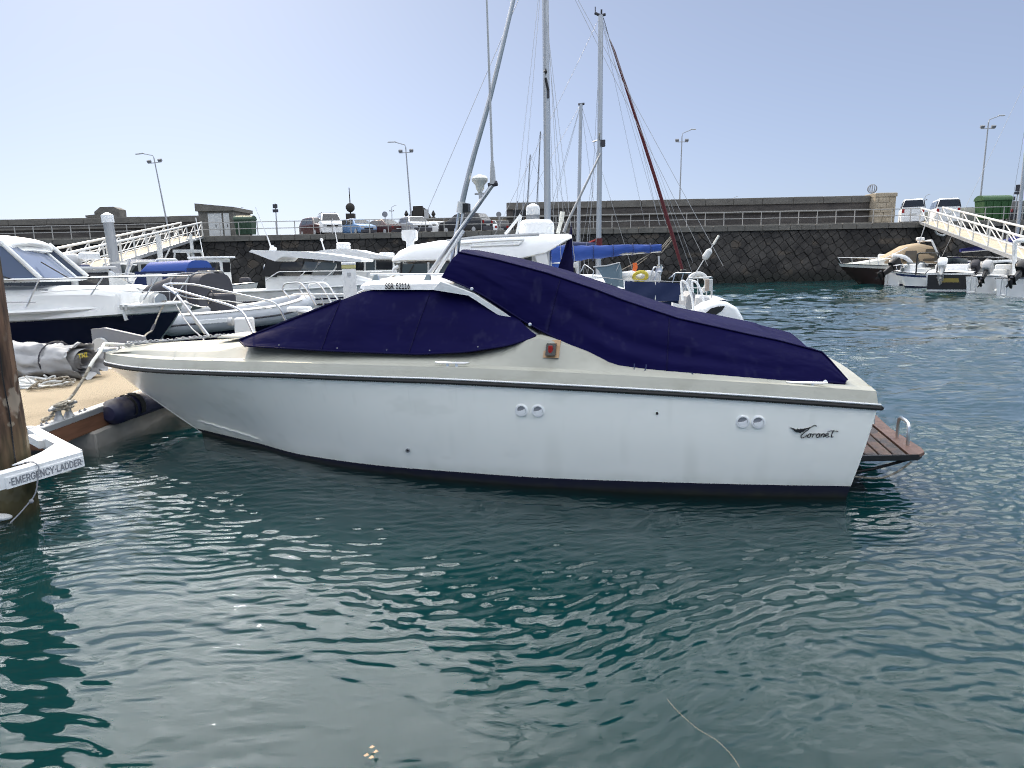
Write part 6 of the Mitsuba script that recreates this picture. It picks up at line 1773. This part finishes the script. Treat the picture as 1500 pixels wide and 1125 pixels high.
for a, b in (((968, 366), (983, 349)), ((968, 363), (982, 347)), ((969, 370), (984, 352))):
    wire(G_, [gx_(*a, .25), gx_(*b, .1)], .012, 'sheet', ROPE)
for a, b in (((920, 391), (955, 370)), ((930, 391), (948, 377)), ((905, 398), (932, 384))):
    wire(G_, [gx_(*a, .2), gx_(*b, .2)], .012, 'sheet', ROPE)
wc = [gx_(*q, 1.3) for q in ((915, 411), (960, 413), (1001, 414.5), (1001, 441), (960, 441), (917, 441))]
n_ = 26
rows = []
for i in range(n_):
    t = i / (n_ - 1)
    a = gx_(915 + 86 * t, 411 + 3.5 * t + .7 * math.sin(3.14 * ((t * 9) % 1)), 1.3)
    b = gx_(916 + 85 * t, 441, 1.3)
    rows.append([a + (b - a) * q + [0, .012 * math.sin(q * 5 + t * 11), 0] for q in np.linspace(0, 1, 8)])
part(G_, 'weather_cloth', M().loft(rows), BLUEDK, smooth=60, label='dark blue weather cloth along the cockpit rail')
rl2 = [gx_(870, 405, 1.25), gx_(915, 410, 1.3), gx_(1002, 413, 1.3)]
wire(G_, rl2, .01, 'guard_wire')
for px in (916, 960, 1002):
    part(G_, 'stanchion', M().tube([gx_(px, 411, 1.29), gx_(px, 446, 1.29)], .014, 6), STEEL)
PU = part(G_, 'stern_rail', M().tube(rounded([gx_(1003, 440, 1.25), gx_(1006, 408, 1.2), gx_(1042, 406, .9), gx_(1044, 407, -.9), gx_(1010, 407, -1.25)], .08), .018, 6), STEEL)
for px, py, y in ((1008, 436, 1.2), (1022, 438, 1.05), (1035, 438, .9), (1042, 440, .6), (1043, 440, -.6)):
    part(PU, 'upright', M().tube([gx_(px, py - 30, y), gx_(px, py, y)], .016, 6), STEEL)
part(PU, 'lower_bar', M().tube([gx_(1004, 422, 1.22), gx_(1040, 422, .95), gx_(1044, 422, -.9)], .012, 6), STEEL)
for px in (1012, 1036, 1041):
    part(G_, 'fender_board', M().cbox(*(lambda q: (q[0] - .05, q[0] + .05, q[1] - .03, q[1] + .03, q[2] - .16, q[2] + .14))(gx_(px, 417, 1.0)), .015), OFFWHITE if px != 1036 else mat('salmon_light', (.42, .34, .28), .6), smooth=False)
q = gx_(1022, 415, .6)
t = np.linspace(.6, 5.7, 24)
part(G_, 'horseshoe_buoy', M().tube(np.stack([q[0] + .24 * np.sin(t), q[1] + 0 * t, q[2] - .24 * np.cos(t)], 1), .065, 8), OFFWHITE, label='white horseshoe buoy on the stern rail')
q = gx_(938, 405, .5)
t = np.linspace(0, 6.28, 25)
part(G_, 'ring_buoy', M().tube(np.stack([q[0] + .17 * np.cos(t), q[1] + .1 * np.sin(t), q[2] + .12 * np.sin(t)], 1), .045, 8, caps=False), YELLOW, label='yellow ring buoy in the cockpit')
part(G_, 'cockpit_hood', M().ball(gx_(950, 408, .2), (.34, .3, .22), 8), GREYLT)
for px in (950, 958):
    part(G_, 'cockpit_rail', M().tube(rounded([gx_(px, 412, .5), gx_(px + 8, 391, .5), gx_(px + 13, 391, .3), gx_(px + 6, 412, .3)], .06), .022, 6), STEEL)
part(G_, 'winch_post', M().tube([gx_(966, 412, .7), gx_(965, 375, .7)], .025, 6), GREYLT)
part(G_, 'winch', M().lathe([(.08, 0), (.06, .06), (.06, .14), (.075, .18)], 12, gx_(966, 398, .7)), STEEL)
part(G_, 'orange_bag', M().loft([[gx_(927, 385, .3), gx_(933, 385, .3)], [gx_(927, 394, .3), gx_(934, 392, .3)], [gx_(922, 402, .3), gx_(930, 402, .3)]]), ORANGE, smooth=False)
part(G_, 'rolled_sail', M().tube([gx_(908, 404, .2), gx_(925, 403, .3), gx_(942, 406, .3)], [.10, .13, .08], 10), WHITE)
# spray hood: two sides and a draped top over hoops
hoopA = [gx_(868, 402, 1.0), gx_(872, 392, .95), gx_(893, 390, .5), gx_(905, 387, 0), gx_(905, 389, -.6), gx_(900, 402, -1.0)]
rows = []
for i in range(16):
    t = i / 15
    a = gx_(869 + 8 * t, 391 + 3 * t, 1.05)
    b = gx_(908 - 2 * t, 385 + 34 * t, .75)
    c_ = gx_(912 + 2 * t, 400 + 22 * t, .2)
    rows.append([a + (b - a) * q + [0, 0, -.22 * math.sin(3.14 * q) * t] for q in np.linspace(0, 1, 12)] + [b + (c_ - b) * q for q in np.linspace(.1, 1, 6)])
SH = part(G_, 'spray_hood', M().loft(rows), mat('slate_cloth', (.10, .15, .19), .8), smooth=60, label='slate blue spray hood sagging over the companionway')
part(SH, 'hem', M().tube([gx_(869, 391, 1.06), gx_(890, 389, .9), gx_(908, 384.5, .76), gx_(900, 402, .78), gx_(893, 416, .85)], .018, 6), GREYLT)
part(G_, 'coachroof', M().loft([[[x, -w, 1.0], [x, -w * .85, z], [x, 0, z + .07], [x, w * .85, z], [x, w, 1.0]] for x, w, z in ((2.9, 1.0, 1.55), (4.6, .9, 1.55), (6.6, .55, 1.4), (7.0, .4, 1.2))], caps=True), GEL, smooth=30)
part(G_, 'side_deck', M().loft([[gx_(842, 412, 1.1), gx_(842, 412, .5)], [gx_(914, 441, 1.3), gx_(905, 436, .6)]]), WHITE, smooth=False)
part(G_, 'grab_rail', M().tube(rounded([gx_(851, 398, 1), gx_(856, 387, 1), gx_(870, 397, 1), gx_(868, 405, 1)], .05), .016, 6), STEEL)
q0_, q1_ = gx_(1013, 404, .9), gx_(1053, 345, .9)
DB = part(G_, 'danbuoy', M().tube([gx_(1016, 405, .9), q1_], .013, 6), OFFWHITE, label='danbuoy pole with white float on the stern rail')
part(DB, 'float', M().tube([gx_(1031, 380, .9), gx_(1033, 377, .9), gx_(1039, 368, .9), gx_(1041, 365, .9)], [.04, .085, .085, .04], 10), OFFWHITE)
part(DB, 'staff', M().tube([gx_(1045, 358, .9), gx_(1053, 345, .9)], .03, 6), CREAM)

# yacht with the dark red furled headsail
yk = 27.0
mbase = at(877, 352, yk)
bowp = at(1003, 405, yk)
k2 = thing('sailing_yacht', 'sailing yacht with dark red furled headsail sloping to its bow on the right', 'sailing boat', frame(bowp[0] - 8.4, yk, 0, 0))
r2 = hull_fn(8.4, 2.8, bowp[2] - .35, 1.0, rake=1.3, flare=.25, stern=.65)
hull(k2, r2, GEL, ((0, .12, BLUEDK, 'topside_stripe'), (.12, .9, GEL, 'hull'), (.9, 1, NAVY, 'boot_stripe')), OFFWHITE)
kx = lambda px, py, y=0.0: (lambda q: np.array([q[0] - bowp[0] + 8.4, q[1] - yk, q[2]]))(at(px, py, yk + y))
top = kx(880, 22)
x2 = kx(877, 352)[0]
part(k2, 'coachroof', M().loft([[[x, -w, 1.0], [x, -w * .85, z], [x, 0, z + .07], [x, w * .85, z], [x, w, 1.0]] for x, w, z in ((2.2, 1.0, 1.5), (4.6, .9, 1.5), (6.6, .5, 1.35), (7.0, .4, 1.2))], caps=True), GEL, smooth=30)
ms = part(k2, 'mast', M().loft([[[x2 + (top[0] - x2) * (z - 1.2) / (top[2] - 1.2) + .095 * math.cos(a), .06 * math.sin(a), z] for a in np.linspace(0, 6.28, 13)[:-1]] for z in (1.2, top[2])], closed=True, caps=True), ALU, label='pale mast with a T-shaped head')
part(ms, 'masthead', M().tube([kx(871, 19), kx(880, 23), kx(887, 21)], .05, 6), GREYDK)
part(ms, 'aerial', M().tube([kx(872, 20), kx(872, 10)], .02, 6), GREYDK)
part(ms, 'wind_vane', M().tube([kx(881, 20), kx(881, 14)], .035, 6), BLACK)
part(ms, 'steaming_light', M().box(*(lambda q: (q[0] - .02, q[0] + .16, -.08, .08, q[2] - .12, q[2] + .12))(kx(880, 210))), GREYDK, smooth=False)
zc = kx(877, 205)[2]
part(ms, 'crosstree', M().tube([[x2 - .1, -1.0, zc + .1], [x2, 0, zc], [x2 - .1, 1.0, zc + .1]], .03, 6), ALU)
part(ms, 'mast_collar', M().tube([kx(877, 349), kx(877, 366)], .14, 10), DKRED, label='dark red cloth round the mast foot')
for a, b in (((874, 351), (848, 362)), ((876, 355), (855, 364)), ((874, 358), (862, 366))):
    part(k2, 'red_cloth', M().tube([kx(*a), kx(*b)], .045, 6), RED)
fs = [kx(893, 58), kx(900, 76), kx(930, 168), kx(960, 262), kx(985, 345), kx(1001, 400)]
part(k2, 'forestay', M().tube([top + [.1, 0, -.1], kx(893, 58)], .012, 6), GREYDK)
part(k2, 'furled_headsail', M().tube(fs, [.022, .044, .055, .064, .07, .05], 10), DKRED, smooth=60, label='dark red furled headsail')
part(k2, 'furling_drum', M().lathe([(.10, 0), (.12, .03), (.12, .14), (.08, .18)], 12, kx(1001, 401)), BLACK)
for y_, d_ in ((-.9, -6), (.9, 4)):
    wire(k2, [kx(885, 45), kx(940, 215, y_), kx(972 + d_, 330, y_)], .007, 'stay')
for a in ((1015, 385), (1028, 440), (967, 330), (945, 330)):
    wire(k2, [top, kx(*a, -.8 if a[0] > 1000 else .7)], .006, 'shroud')
for s in (-1, 1):
    wire(k2, [top - [0, 0, .5], [x2 - .3, s * 1.3, 1.05]], .007, 'shroud')
    wire(k2, [np.array([x2, 0, zc]), [x2 - .8, s * 1.25, 1.05]], .007, 'shroud')
wire(k2, [top, [0, 0, 1.2]], .007, 'backstay')
part(k2, 'bow_rail', M().tube(rounded([kx(984, 406, -.7), kx(988, 400, -.7), kx(1014, 400, 0), kx(990, 399, .7), kx(980, 408, .9)], .1), .022, 6), STEEL)
for px, py, y in ((982, 424, -.8), (994, 424, -.5), (1003, 422, -.2)):
    part(k2, 'bow_rail_leg', M().tube([kx(px + 7, 401, y), kx(px, py, y)], .020, 6), STEEL)
part(k2, 'boom', M().tube([kx(874, 362), kx(800, 372)], .07, 8), ALU)
part(k2, 'boom_cover', M().tube([kx(872, 360), kx(840, 361), kx(800, 370)], [.14, .18, .10], 12), BLUEDK)

yh = 31.0
t3 = at(851, 152, yh)
k3 = thing('sailing_yacht', 'smaller sailing yacht whose slim mast stands between the two taller masts', 'sailing boat', frame(t3[0] - 4.6, yh, 0, 0))
r3 = hull_fn(7.0, 2.4, 1.25, .95, rake=1.1, stern=.65)
hull(k3, r3, GEL, ((0, .9, GEL, 'hull'), (.9, 1, BLUEDK, 'boot_stripe')), OFFWHITE)
hx = lambda px, py, y=0.0: (lambda q: np.array([q[0] - t3[0] + 4.6, q[1] - yh, q[2]]))(at(px, py, yh + y))
tp3, b3 = hx(851, 152), hx(846.5, 360)
m3 = part(k3, 'mast', M().tube([[b3[0], 0, 1.0], b3, tp3], .075, 8), ALU)
part(m3, 'masthead', M().tube([hx(847, 153), hx(856, 152)], .05, 6), GREYDK)
part(k3, 'coachroof', M().loft([[[x, -w, .95], [x, -w * .85, z], [x, w * .85, z], [x, w, .95]] for x, w, z in ((1.8, .85, 1.4), (4.2, .75, 1.4), (5.6, .4, 1.2))], caps=True), GEL, smooth=False)
for q in ((808, 300, .5), (812, 300, -.5), (870, 300, .5)):
    wire(k3, [tp3, hx(*q)], .008, 'stay')
wire(k3, [tp3, [7.0, 0, 1.3]], .008, 'forestay')
wire(k3, [tp3, [0, 0, 1.0]], .008, 'backstay')
for s in (-1, 1):
    wire(k3, [tp3 - [0, 0, .3], [b3[0], s * 1.1, 1.0]], .008, 'shroud')
part(k3, 'boom', M().tube([b3 * [1, 1, 0] + [0, 0, 1.9], b3 * [1, 1, 0] + [-2.8, 0, 1.95]], [.13, .12], 10), GREYLT)
for px, pt, l in ((777, 226, 'thin leaning mast of a far boat left of the thick mast'), (792, 192, 'taller thin mast of a far boat just left of the thick mast')):
    q = at(px, pt, 44)
    k = thing('sailing_dinghy', l, 'sailing boat', frame(q[0] - 2.2, 44, 0, 4))
    rr3 = hull_fn(5.2, 2.0, 1.0, .8)
    hull(k, rr3, GEL, ((0, 1, GEL, 'hull'),), OFFWHITE, n=14)
    part(k, 'mast', M().tube([[1.6, 0, .8], [2.2, 0, q[2]]], .04, 6), GREY)
    for e_ in ([0, 0, .9], [5.2, 0, 1.0], [1.9, 1.0, .9]):
        wire(k, [[2.2, 0, q[2]], e_], .008)
# steel pile and dark box behind the pilothouse roof
k = thing('steel_pile', 'grey steel pile with domed white cap just left of the thick mast', 'pile', frame(at(781, 330, 36)[0], 36, 0))
zt = at(781, 299, 36)[2]
part(k, 'shaft', M().tube([[0, 0, -1], [0, 0, zt - .35]], .33, 16), GALV)
part(k, 'cap', M().lathe([(.36, -.345), (.36, 0), (.3, .12), (.1, .22)], 16, (0, 0, zt - .2)), WHITE)
k = thing('notice_board', 'dark notice board on two posts on the quay left of the domed pile', 'board', frame(at(763, 330, 57.5)[0], 57.5, QZ))
z0, z1 = at(763, 318, 57.5)[2] - QZ, at(763, 307, 57.5)[2] - QZ
part(k, 'panel', M().cbox(-.62, .62, -.05, .03, z0, z1, .02), BLACK, smooth=False)
for s in (-.3, .3):
    part(k, 'post', M().tube([[s * .8, .06, 0], [s * .8, .06, z1 + .7]], .04, 6), GREY)

# ------------------------------------------------------------------ boats on the right, in front of the quay wall
def moored(name, label, px, pyw, yaw, L, B, zb, zs, hm, bands=None, deck=WHITE, cat='boat', **kw):
    "px, pyw: the waterline at the stern (middle of the transom)"
    p = atz(px, pyw)
    k = thing(name, label, cat, frame(p[0], p[1], 0, yaw))
    row = hull_fn(L, B, zb, zs, **kw)
    hull(k, row, hm, bands or ((0, .88, hm, 'hull'), (.88, 1, NAVY, 'boot_stripe')), deck, n=20)
    rub(k, row, GREYDK, .03, n=24)
    return k, row


k, r = moored('sports_cruiser', 'sports cruiser with dark brown hull and tan cockpit canopy, farthest left of the right group', 1374, 415, 173, 6.7, 2.4, 1.5, 1.15, BROWNHULL, ((0, .16, CREAM, 'topside'), (.16, 1, BROWNHULL, 'hull')), CREAM, rake=1.5)
part(k, 'coachroof', M().loft([[[x, -w, 1.2], [x, -w * .85, z], [x, 0, z + .08], [x, w * .85, z], [x, w, 1.2]] for x, w, z in ((2.8, 1.1, 1.75), (4.2, 1.0, 1.68), (5.4, .6, 1.5), (6.1, .3, 1.42))], caps=True), CREAM, smooth=40)
rows = [[[x, -w * math.copysign(abs(math.cos(a)) ** .6, math.cos(a)), 1.35 + (z - 1.35) * math.sin(a) ** .7] for a in np.linspace(.001, 3.14, 16)] for x, w, z in ((.1, 1.1, 1.5), (.9, 1.1, 2.6), (1.7, 1.1, 2.78), (2.6, 1.05, 2.6), (4.0, .95, 1.75))]
cn = part(k, 'canopy', M().loft(rows), TAN, smooth=40, label='tan cockpit canopy')
for x0, z0, x1, z1 in ((.5, 1.55, 1.6, 2.35), (1.8, 1.55, 2.9, 2.25)):
    pane(cn, 'clear_window', [[x0, 1.1, z0], [x1, 1.1, z0], [x1 - .2, .99, z1], [x0 + .2, .99, z1]], mat('smoky', (.10, .085, .065), .2))
for s in (-1, 1):
    part(k, 'radar_arch_leg', M().tube([[.3, s * 1.15, 1.2], [1.1, s * 1.0, 2.9]], .07, 8), WHITE)
    part(k, 'side_arch', M().tube(curve([(3.6, s * 1.12, 1.95), (2.9, s * 1.2, 1.85), (2.3, s * 1.22, 1.3)], 10), .14, 8), WHITE)
part(k, 'radar_arch', M().tube([[1.1, -1.0, 2.9], [1.1, 1.0, 2.9]], .07, 8), WHITE)
part(k, 'radar_dome', M().lathe([(.22, 0), (.27, .05), (.27, .18), (.2, .25)], 14, (1.4, 0, 2.92)), WHITE)
part(k, 'whip_aerial', M().tube([[1.7, .5, 2.7], [1.3, .5, 4.3]], .03, 6), GREYLT)
rails(k, [[3.6, 1.1, 1.75], [5.0, .9, 1.85], [6.8, 0, 1.9], [5.0, -.9, 1.85], [3.6, -1.1, 1.75]], .03, posts=[([5.0, .9, 1.85], [4.9, .9, 1.35]), ([6.0, .48, 1.87], [5.9, .42, 1.45]), ([6.75, 0, 1.9], [6.5, 0, 1.5]), ([4.5, 1.0, 1.8], [4.4, 1.1, 1.3])])
part(k, 'screen_frame', M().tube([[2.6, .95, 2.5], [4.1, .9, 1.72]], .03, 6), STEEL)
part(k, 'fender', M().tube([[-.2, .2, .8], [.3, .9, .8]], .16, 10), WHITE)


def outboard_boat(label, px, pyw, yaw, L, B, eng, tilt, es=1.15, hm=GEL, leg=BLACK, screen=True):
    st = {1306: GREYDK, 1386: BLUEDK, 1443: DKRED, 1492: BLUEDK, 1352: NAVY, 1425: GREY}[px]
    k, r = moored('outboard_boat', label, px, pyw, yaw, L, B, 1.05, .85, hm, ((0, .12, hm, 'topside'), (.12, .26, st, 'hull_stripe'), (.26, .86, hm, 'hull'), (.86, 1, NAVY, 'boot_stripe')), rake=.8)
    part(k, 'boarding_ladder', M().tube([[-.03, B * .3, .8], [-.12, B * .3, .8], [-.12, B * .3, .1]], .022, 6).tube([[-.12, B * .3 - .25, .1], [-.12, B * .3, .1]], .022, 6).tube([[-.03, B * .3 - .25, .8], [-.12, B * .3 - .25, .8], [-.12, B * .3 - .25, .1]], .022, 6), STEEL)
    part(k, 'fender', M().tube([[L * .45, -B * .52, .75], [L * .45, -B * .53, .65], [L * .45, -B * .53, .25], [L * .45, -B * .52, .18]], [.05, .11, .11, .05], 10), BLUEDK if st is not BLUEDK else WHITE)
    outboard(k, -.08, 0, .92, tilt, es, eng, leg)
    part(k, 'well', M().cbox(.1, .9, -.55, .55, .82, .95, .04), WHITE, smooth=False)
    part(k, 'console', M().cbox(1.9, 2.4, -.4, .4, .85, 1.45, .06), WHITE, smooth=False)
    if screen:
        part(k, 'windscreen', M().loft([[[2.3, -.75, 1.0], [2.8, 0, 1.05], [2.3, .75, 1.0]], [[1.9, -.65, 1.5], [2.3, 0, 1.55], [1.9, .65, 1.5]]]), GLASS, smooth=False)
    part(k, 'seat', M().cbox(1.1, 1.6, -.45, .45, .85, 1.2, .05), OFFWHITE, smooth=False)
    rails(k, [[2.8, -.85, 1.35], [L * .8, -.5, 1.4], [L, 0, 1.42], [L * .8, .5, 1.4], [2.8, .85, 1.35]], .022, posts=[([L * .8, -.5, 1.4], [L * .79, -.55, 1.0]), ([L * .97, 0, 1.41], [L * .94, 0, 1.05]), ([L * .8, .5, 1.4], [L * .79, .55, 1.0])])
    return k, r


k, r = outboard_boat('white boat with black outboard tilted over its stern, in front of the tan canopied cruiser', 1306, 418, 15, 2.6, 1.6, BLACK, 58, 1.4)
k, r = outboard_boat('white boat with a tall white outboard tilted up, left of the black roll bar', 1386, 422, 126, 3.1, 1.9, WHITE, 50, 1.2, leg=GREYLT)
k, r = moored('transom_boat', 'white hulled boat showing its dark transom to the camera, black bar frame above', 1388, 427, 55, 5.4, 2.3, 1.2, 1.0, GEL, ((0, .88, GEL, 'hull'), (.88, 1, NAVY, 'boot_stripe')), stern=.95)
part(k, 'stern_panel', M().prism([(-.98, .12), (.98, .12), (1.0, .90), (-1.0, .90)], -.03, -.006, plane='yz'), BLACK, smooth=False)
part(k, 'yellow_marking', M().prism([(-.5, .5), (.3, .5), (.4, .72), (-.45, .72)], -.036, -.031, plane='yz'), mat('ochre', (.25, .20, .05), .6), smooth=False)
part(k, 'roll_bar', M().tube(rounded([[.3, .6, .9], [.35, .6, 2.1], [.35, 1.6, 2.1], [.3, 1.6, .9]], .12), .04, 8), BLACK)
part(k, 'windscreen', M().loft([[[2.8, -.8, 1.1], [3.3, 0, 1.15], [2.8, .8, 1.1]], [[2.2, -.7, 1.75], [2.7, 0, 1.8], [2.2, .7, 1.75]]]), GLASS, smooth=False)
part(k, 'console', M().cbox(2.0, 2.8, -.8, .8, .95, 1.45, .06), WHITE, smooth=False)
outboard(k, -.05, .35, 1.0, 45, 1.2, WHITE, GREYLT)
rails(k, [[2.9, -.9, 1.6], [4.4, -.6, 1.65], [5.4, 0, 1.7], [4.4, .6, 1.65], [2.9, .9, 1.6]], .025, posts=[([4.4, -.6, 1.65], [4.3, -.65, 1.15]), ([4.4, .6, 1.65], [4.3, .65, 1.15])])
k, r = outboard_boat('white boat with grey and black outboard lowered over the stern, second from the right edge', 1443, 430, 35, 5.6, 2.2, GREYLT, 45, 1.1)
k, r = outboard_boat('white boat with curved stern and black tilted outboard at the right edge', 1492, 436, 28, 6.2, 2.4, BLACK, 58, 1.2)
part(k, 'curved_moulding', M().tube(curve([(.2, 1.15, .25), (1.2, 1.2, .55), (2.2, 1.2, 1.0), (3.2, 1.1, 1.1)], 14), .06, 8), WHITE)
part(k, 'targa_arch', M().tube(rounded([[1.6, 1.05, .9], [1.2, 1.0, 2.6], [1.2, -1.0, 2.6], [1.6, -1.05, .9]], .2), .10, 8), WHITE)
part(k, 'console_top', M().cbox(1.6, 2.9, -.7, .7, 1.4, 2.2, .08), WHITE, smooth=False)

k, r = outboard_boat('low white runabout with a dark navy tent cover, behind the white outboard boat', 1352, 414, 8, 4.2, 1.8, GREY, 35, 1.0, screen=False)
part(k, 'tent_cover', M().loft([[[1.0, -.8, .9], [1.0, 0, 1.2], [1.0, .8, .9]], [[2.4, -.85, .95], [2.5, 0, 1.85], [2.4, .85, .95]], [[4.0, -.2, 1.02], [4.0, 0, 1.15], [4.0, .2, 1.02]]]), CANVAS2, smooth=False)
k, r = outboard_boat('white boat with grey canvas cover and tilted grey outboard, right of the dark transom', 1425, 424, 40, 4.6, 1.9, GREYDK, 55, 1.1, screen=False)
part(k, 'tent_cover', M().loft([[[.9, -.8, .9], [.9, 0, 1.25], [.9, .8, .9]], [[2.0, -.85, .95], [2.1, 0, 1.75], [2.0, .85, .95]], [[4.3, -.2, 1.02], [4.3, 0, 1.15], [4.3, .2, 1.02]]]), GREYCLOTH, smooth=False)

ys = 44.0
mR = at(1491, 330, ys)
k = thing('sailing_yacht', 'sailing yacht with deep blue boom cover below the right gangway', 'sailing boat', frame(mR[0] + 3.2, ys, 0, 180))
rR = hull_fn(8.0, 2.7, 1.3, 1.05, rake=1.1, stern=.7)
hull(k, rR, GEL, ((0, .88, GEL, 'hull'), (.88, 1, NAVY, 'boot_stripe')), OFFWHITE)
part(k, 'mast', M().tube([[3.2, 0, 1.1], [3.2, 0, 13.5]], .11, 10), ALU)
part(k, 'boom', M().tube([[3.2, 0, 2.35], [6.6, 0, 2.15]], .08, 8), ALU)
part(k, 'sail_cover', M().tube([[3.1, 0, 2.9], [3.4, 0, 2.7], [4.4, 0, 2.5], [5.6, 0, 2.32], [6.7, 0, 2.2]], [.22, .30, .22, .16, .10], 12), mat('royal_blue', (.010, .014, .13), .6), smooth=60, label='deep blue boom cover')
part(k, 'coachroof', M().loft([[[x, -w, 1.0], [x, -w * .85, z], [x, 0, z + .06], [x, w * .85, z], [x, w, 1.0]] for x, w, z in ((2.2, 1.0, 1.55), (4.6, .9, 1.5), (6.6, .5, 1.3))], caps=True), GEL, smooth=40)
wire(k, [[3.2, 0, 13.4], [8.0, 0, 1.4]], .010, 'forestay')
wire(k, [[3.2, 0, 13.4], [0, 0, 1.2]], .010, 'backstay')
for s in (-1, 1):
    wire(k, [[3.2, 0, 13.2], [3.1, s * 1.2, 1.1]], .010, 'shroud')
rails(k, [[1.0, 1.15, 1.75], [5.0, 1.1, 1.75], [7.6, .2, 1.85]], .015, posts=[([3.0, 1.2, 1.75], [3.0, 1.2, 1.1]), ([5.0, 1.1, 1.75], [5.0, 1.1, 1.15])])
part(k, 'red_cushion', M().cbox(.9, 1.8, .3, .9, 1.12, 1.35, .05), RED, smooth=False)
k = thing('hanging_hose', 'white curved hose hanging from the quay wall beside the right gangway', 'hose')
part(k, 'hose', M().tube(curve([at(1370, 338, 55.6), at(1374, 343, 55.6), at(1381, 345, 55.6), at(1386, 341, 55.6)], 14), .08, 8), OFFWHITE)
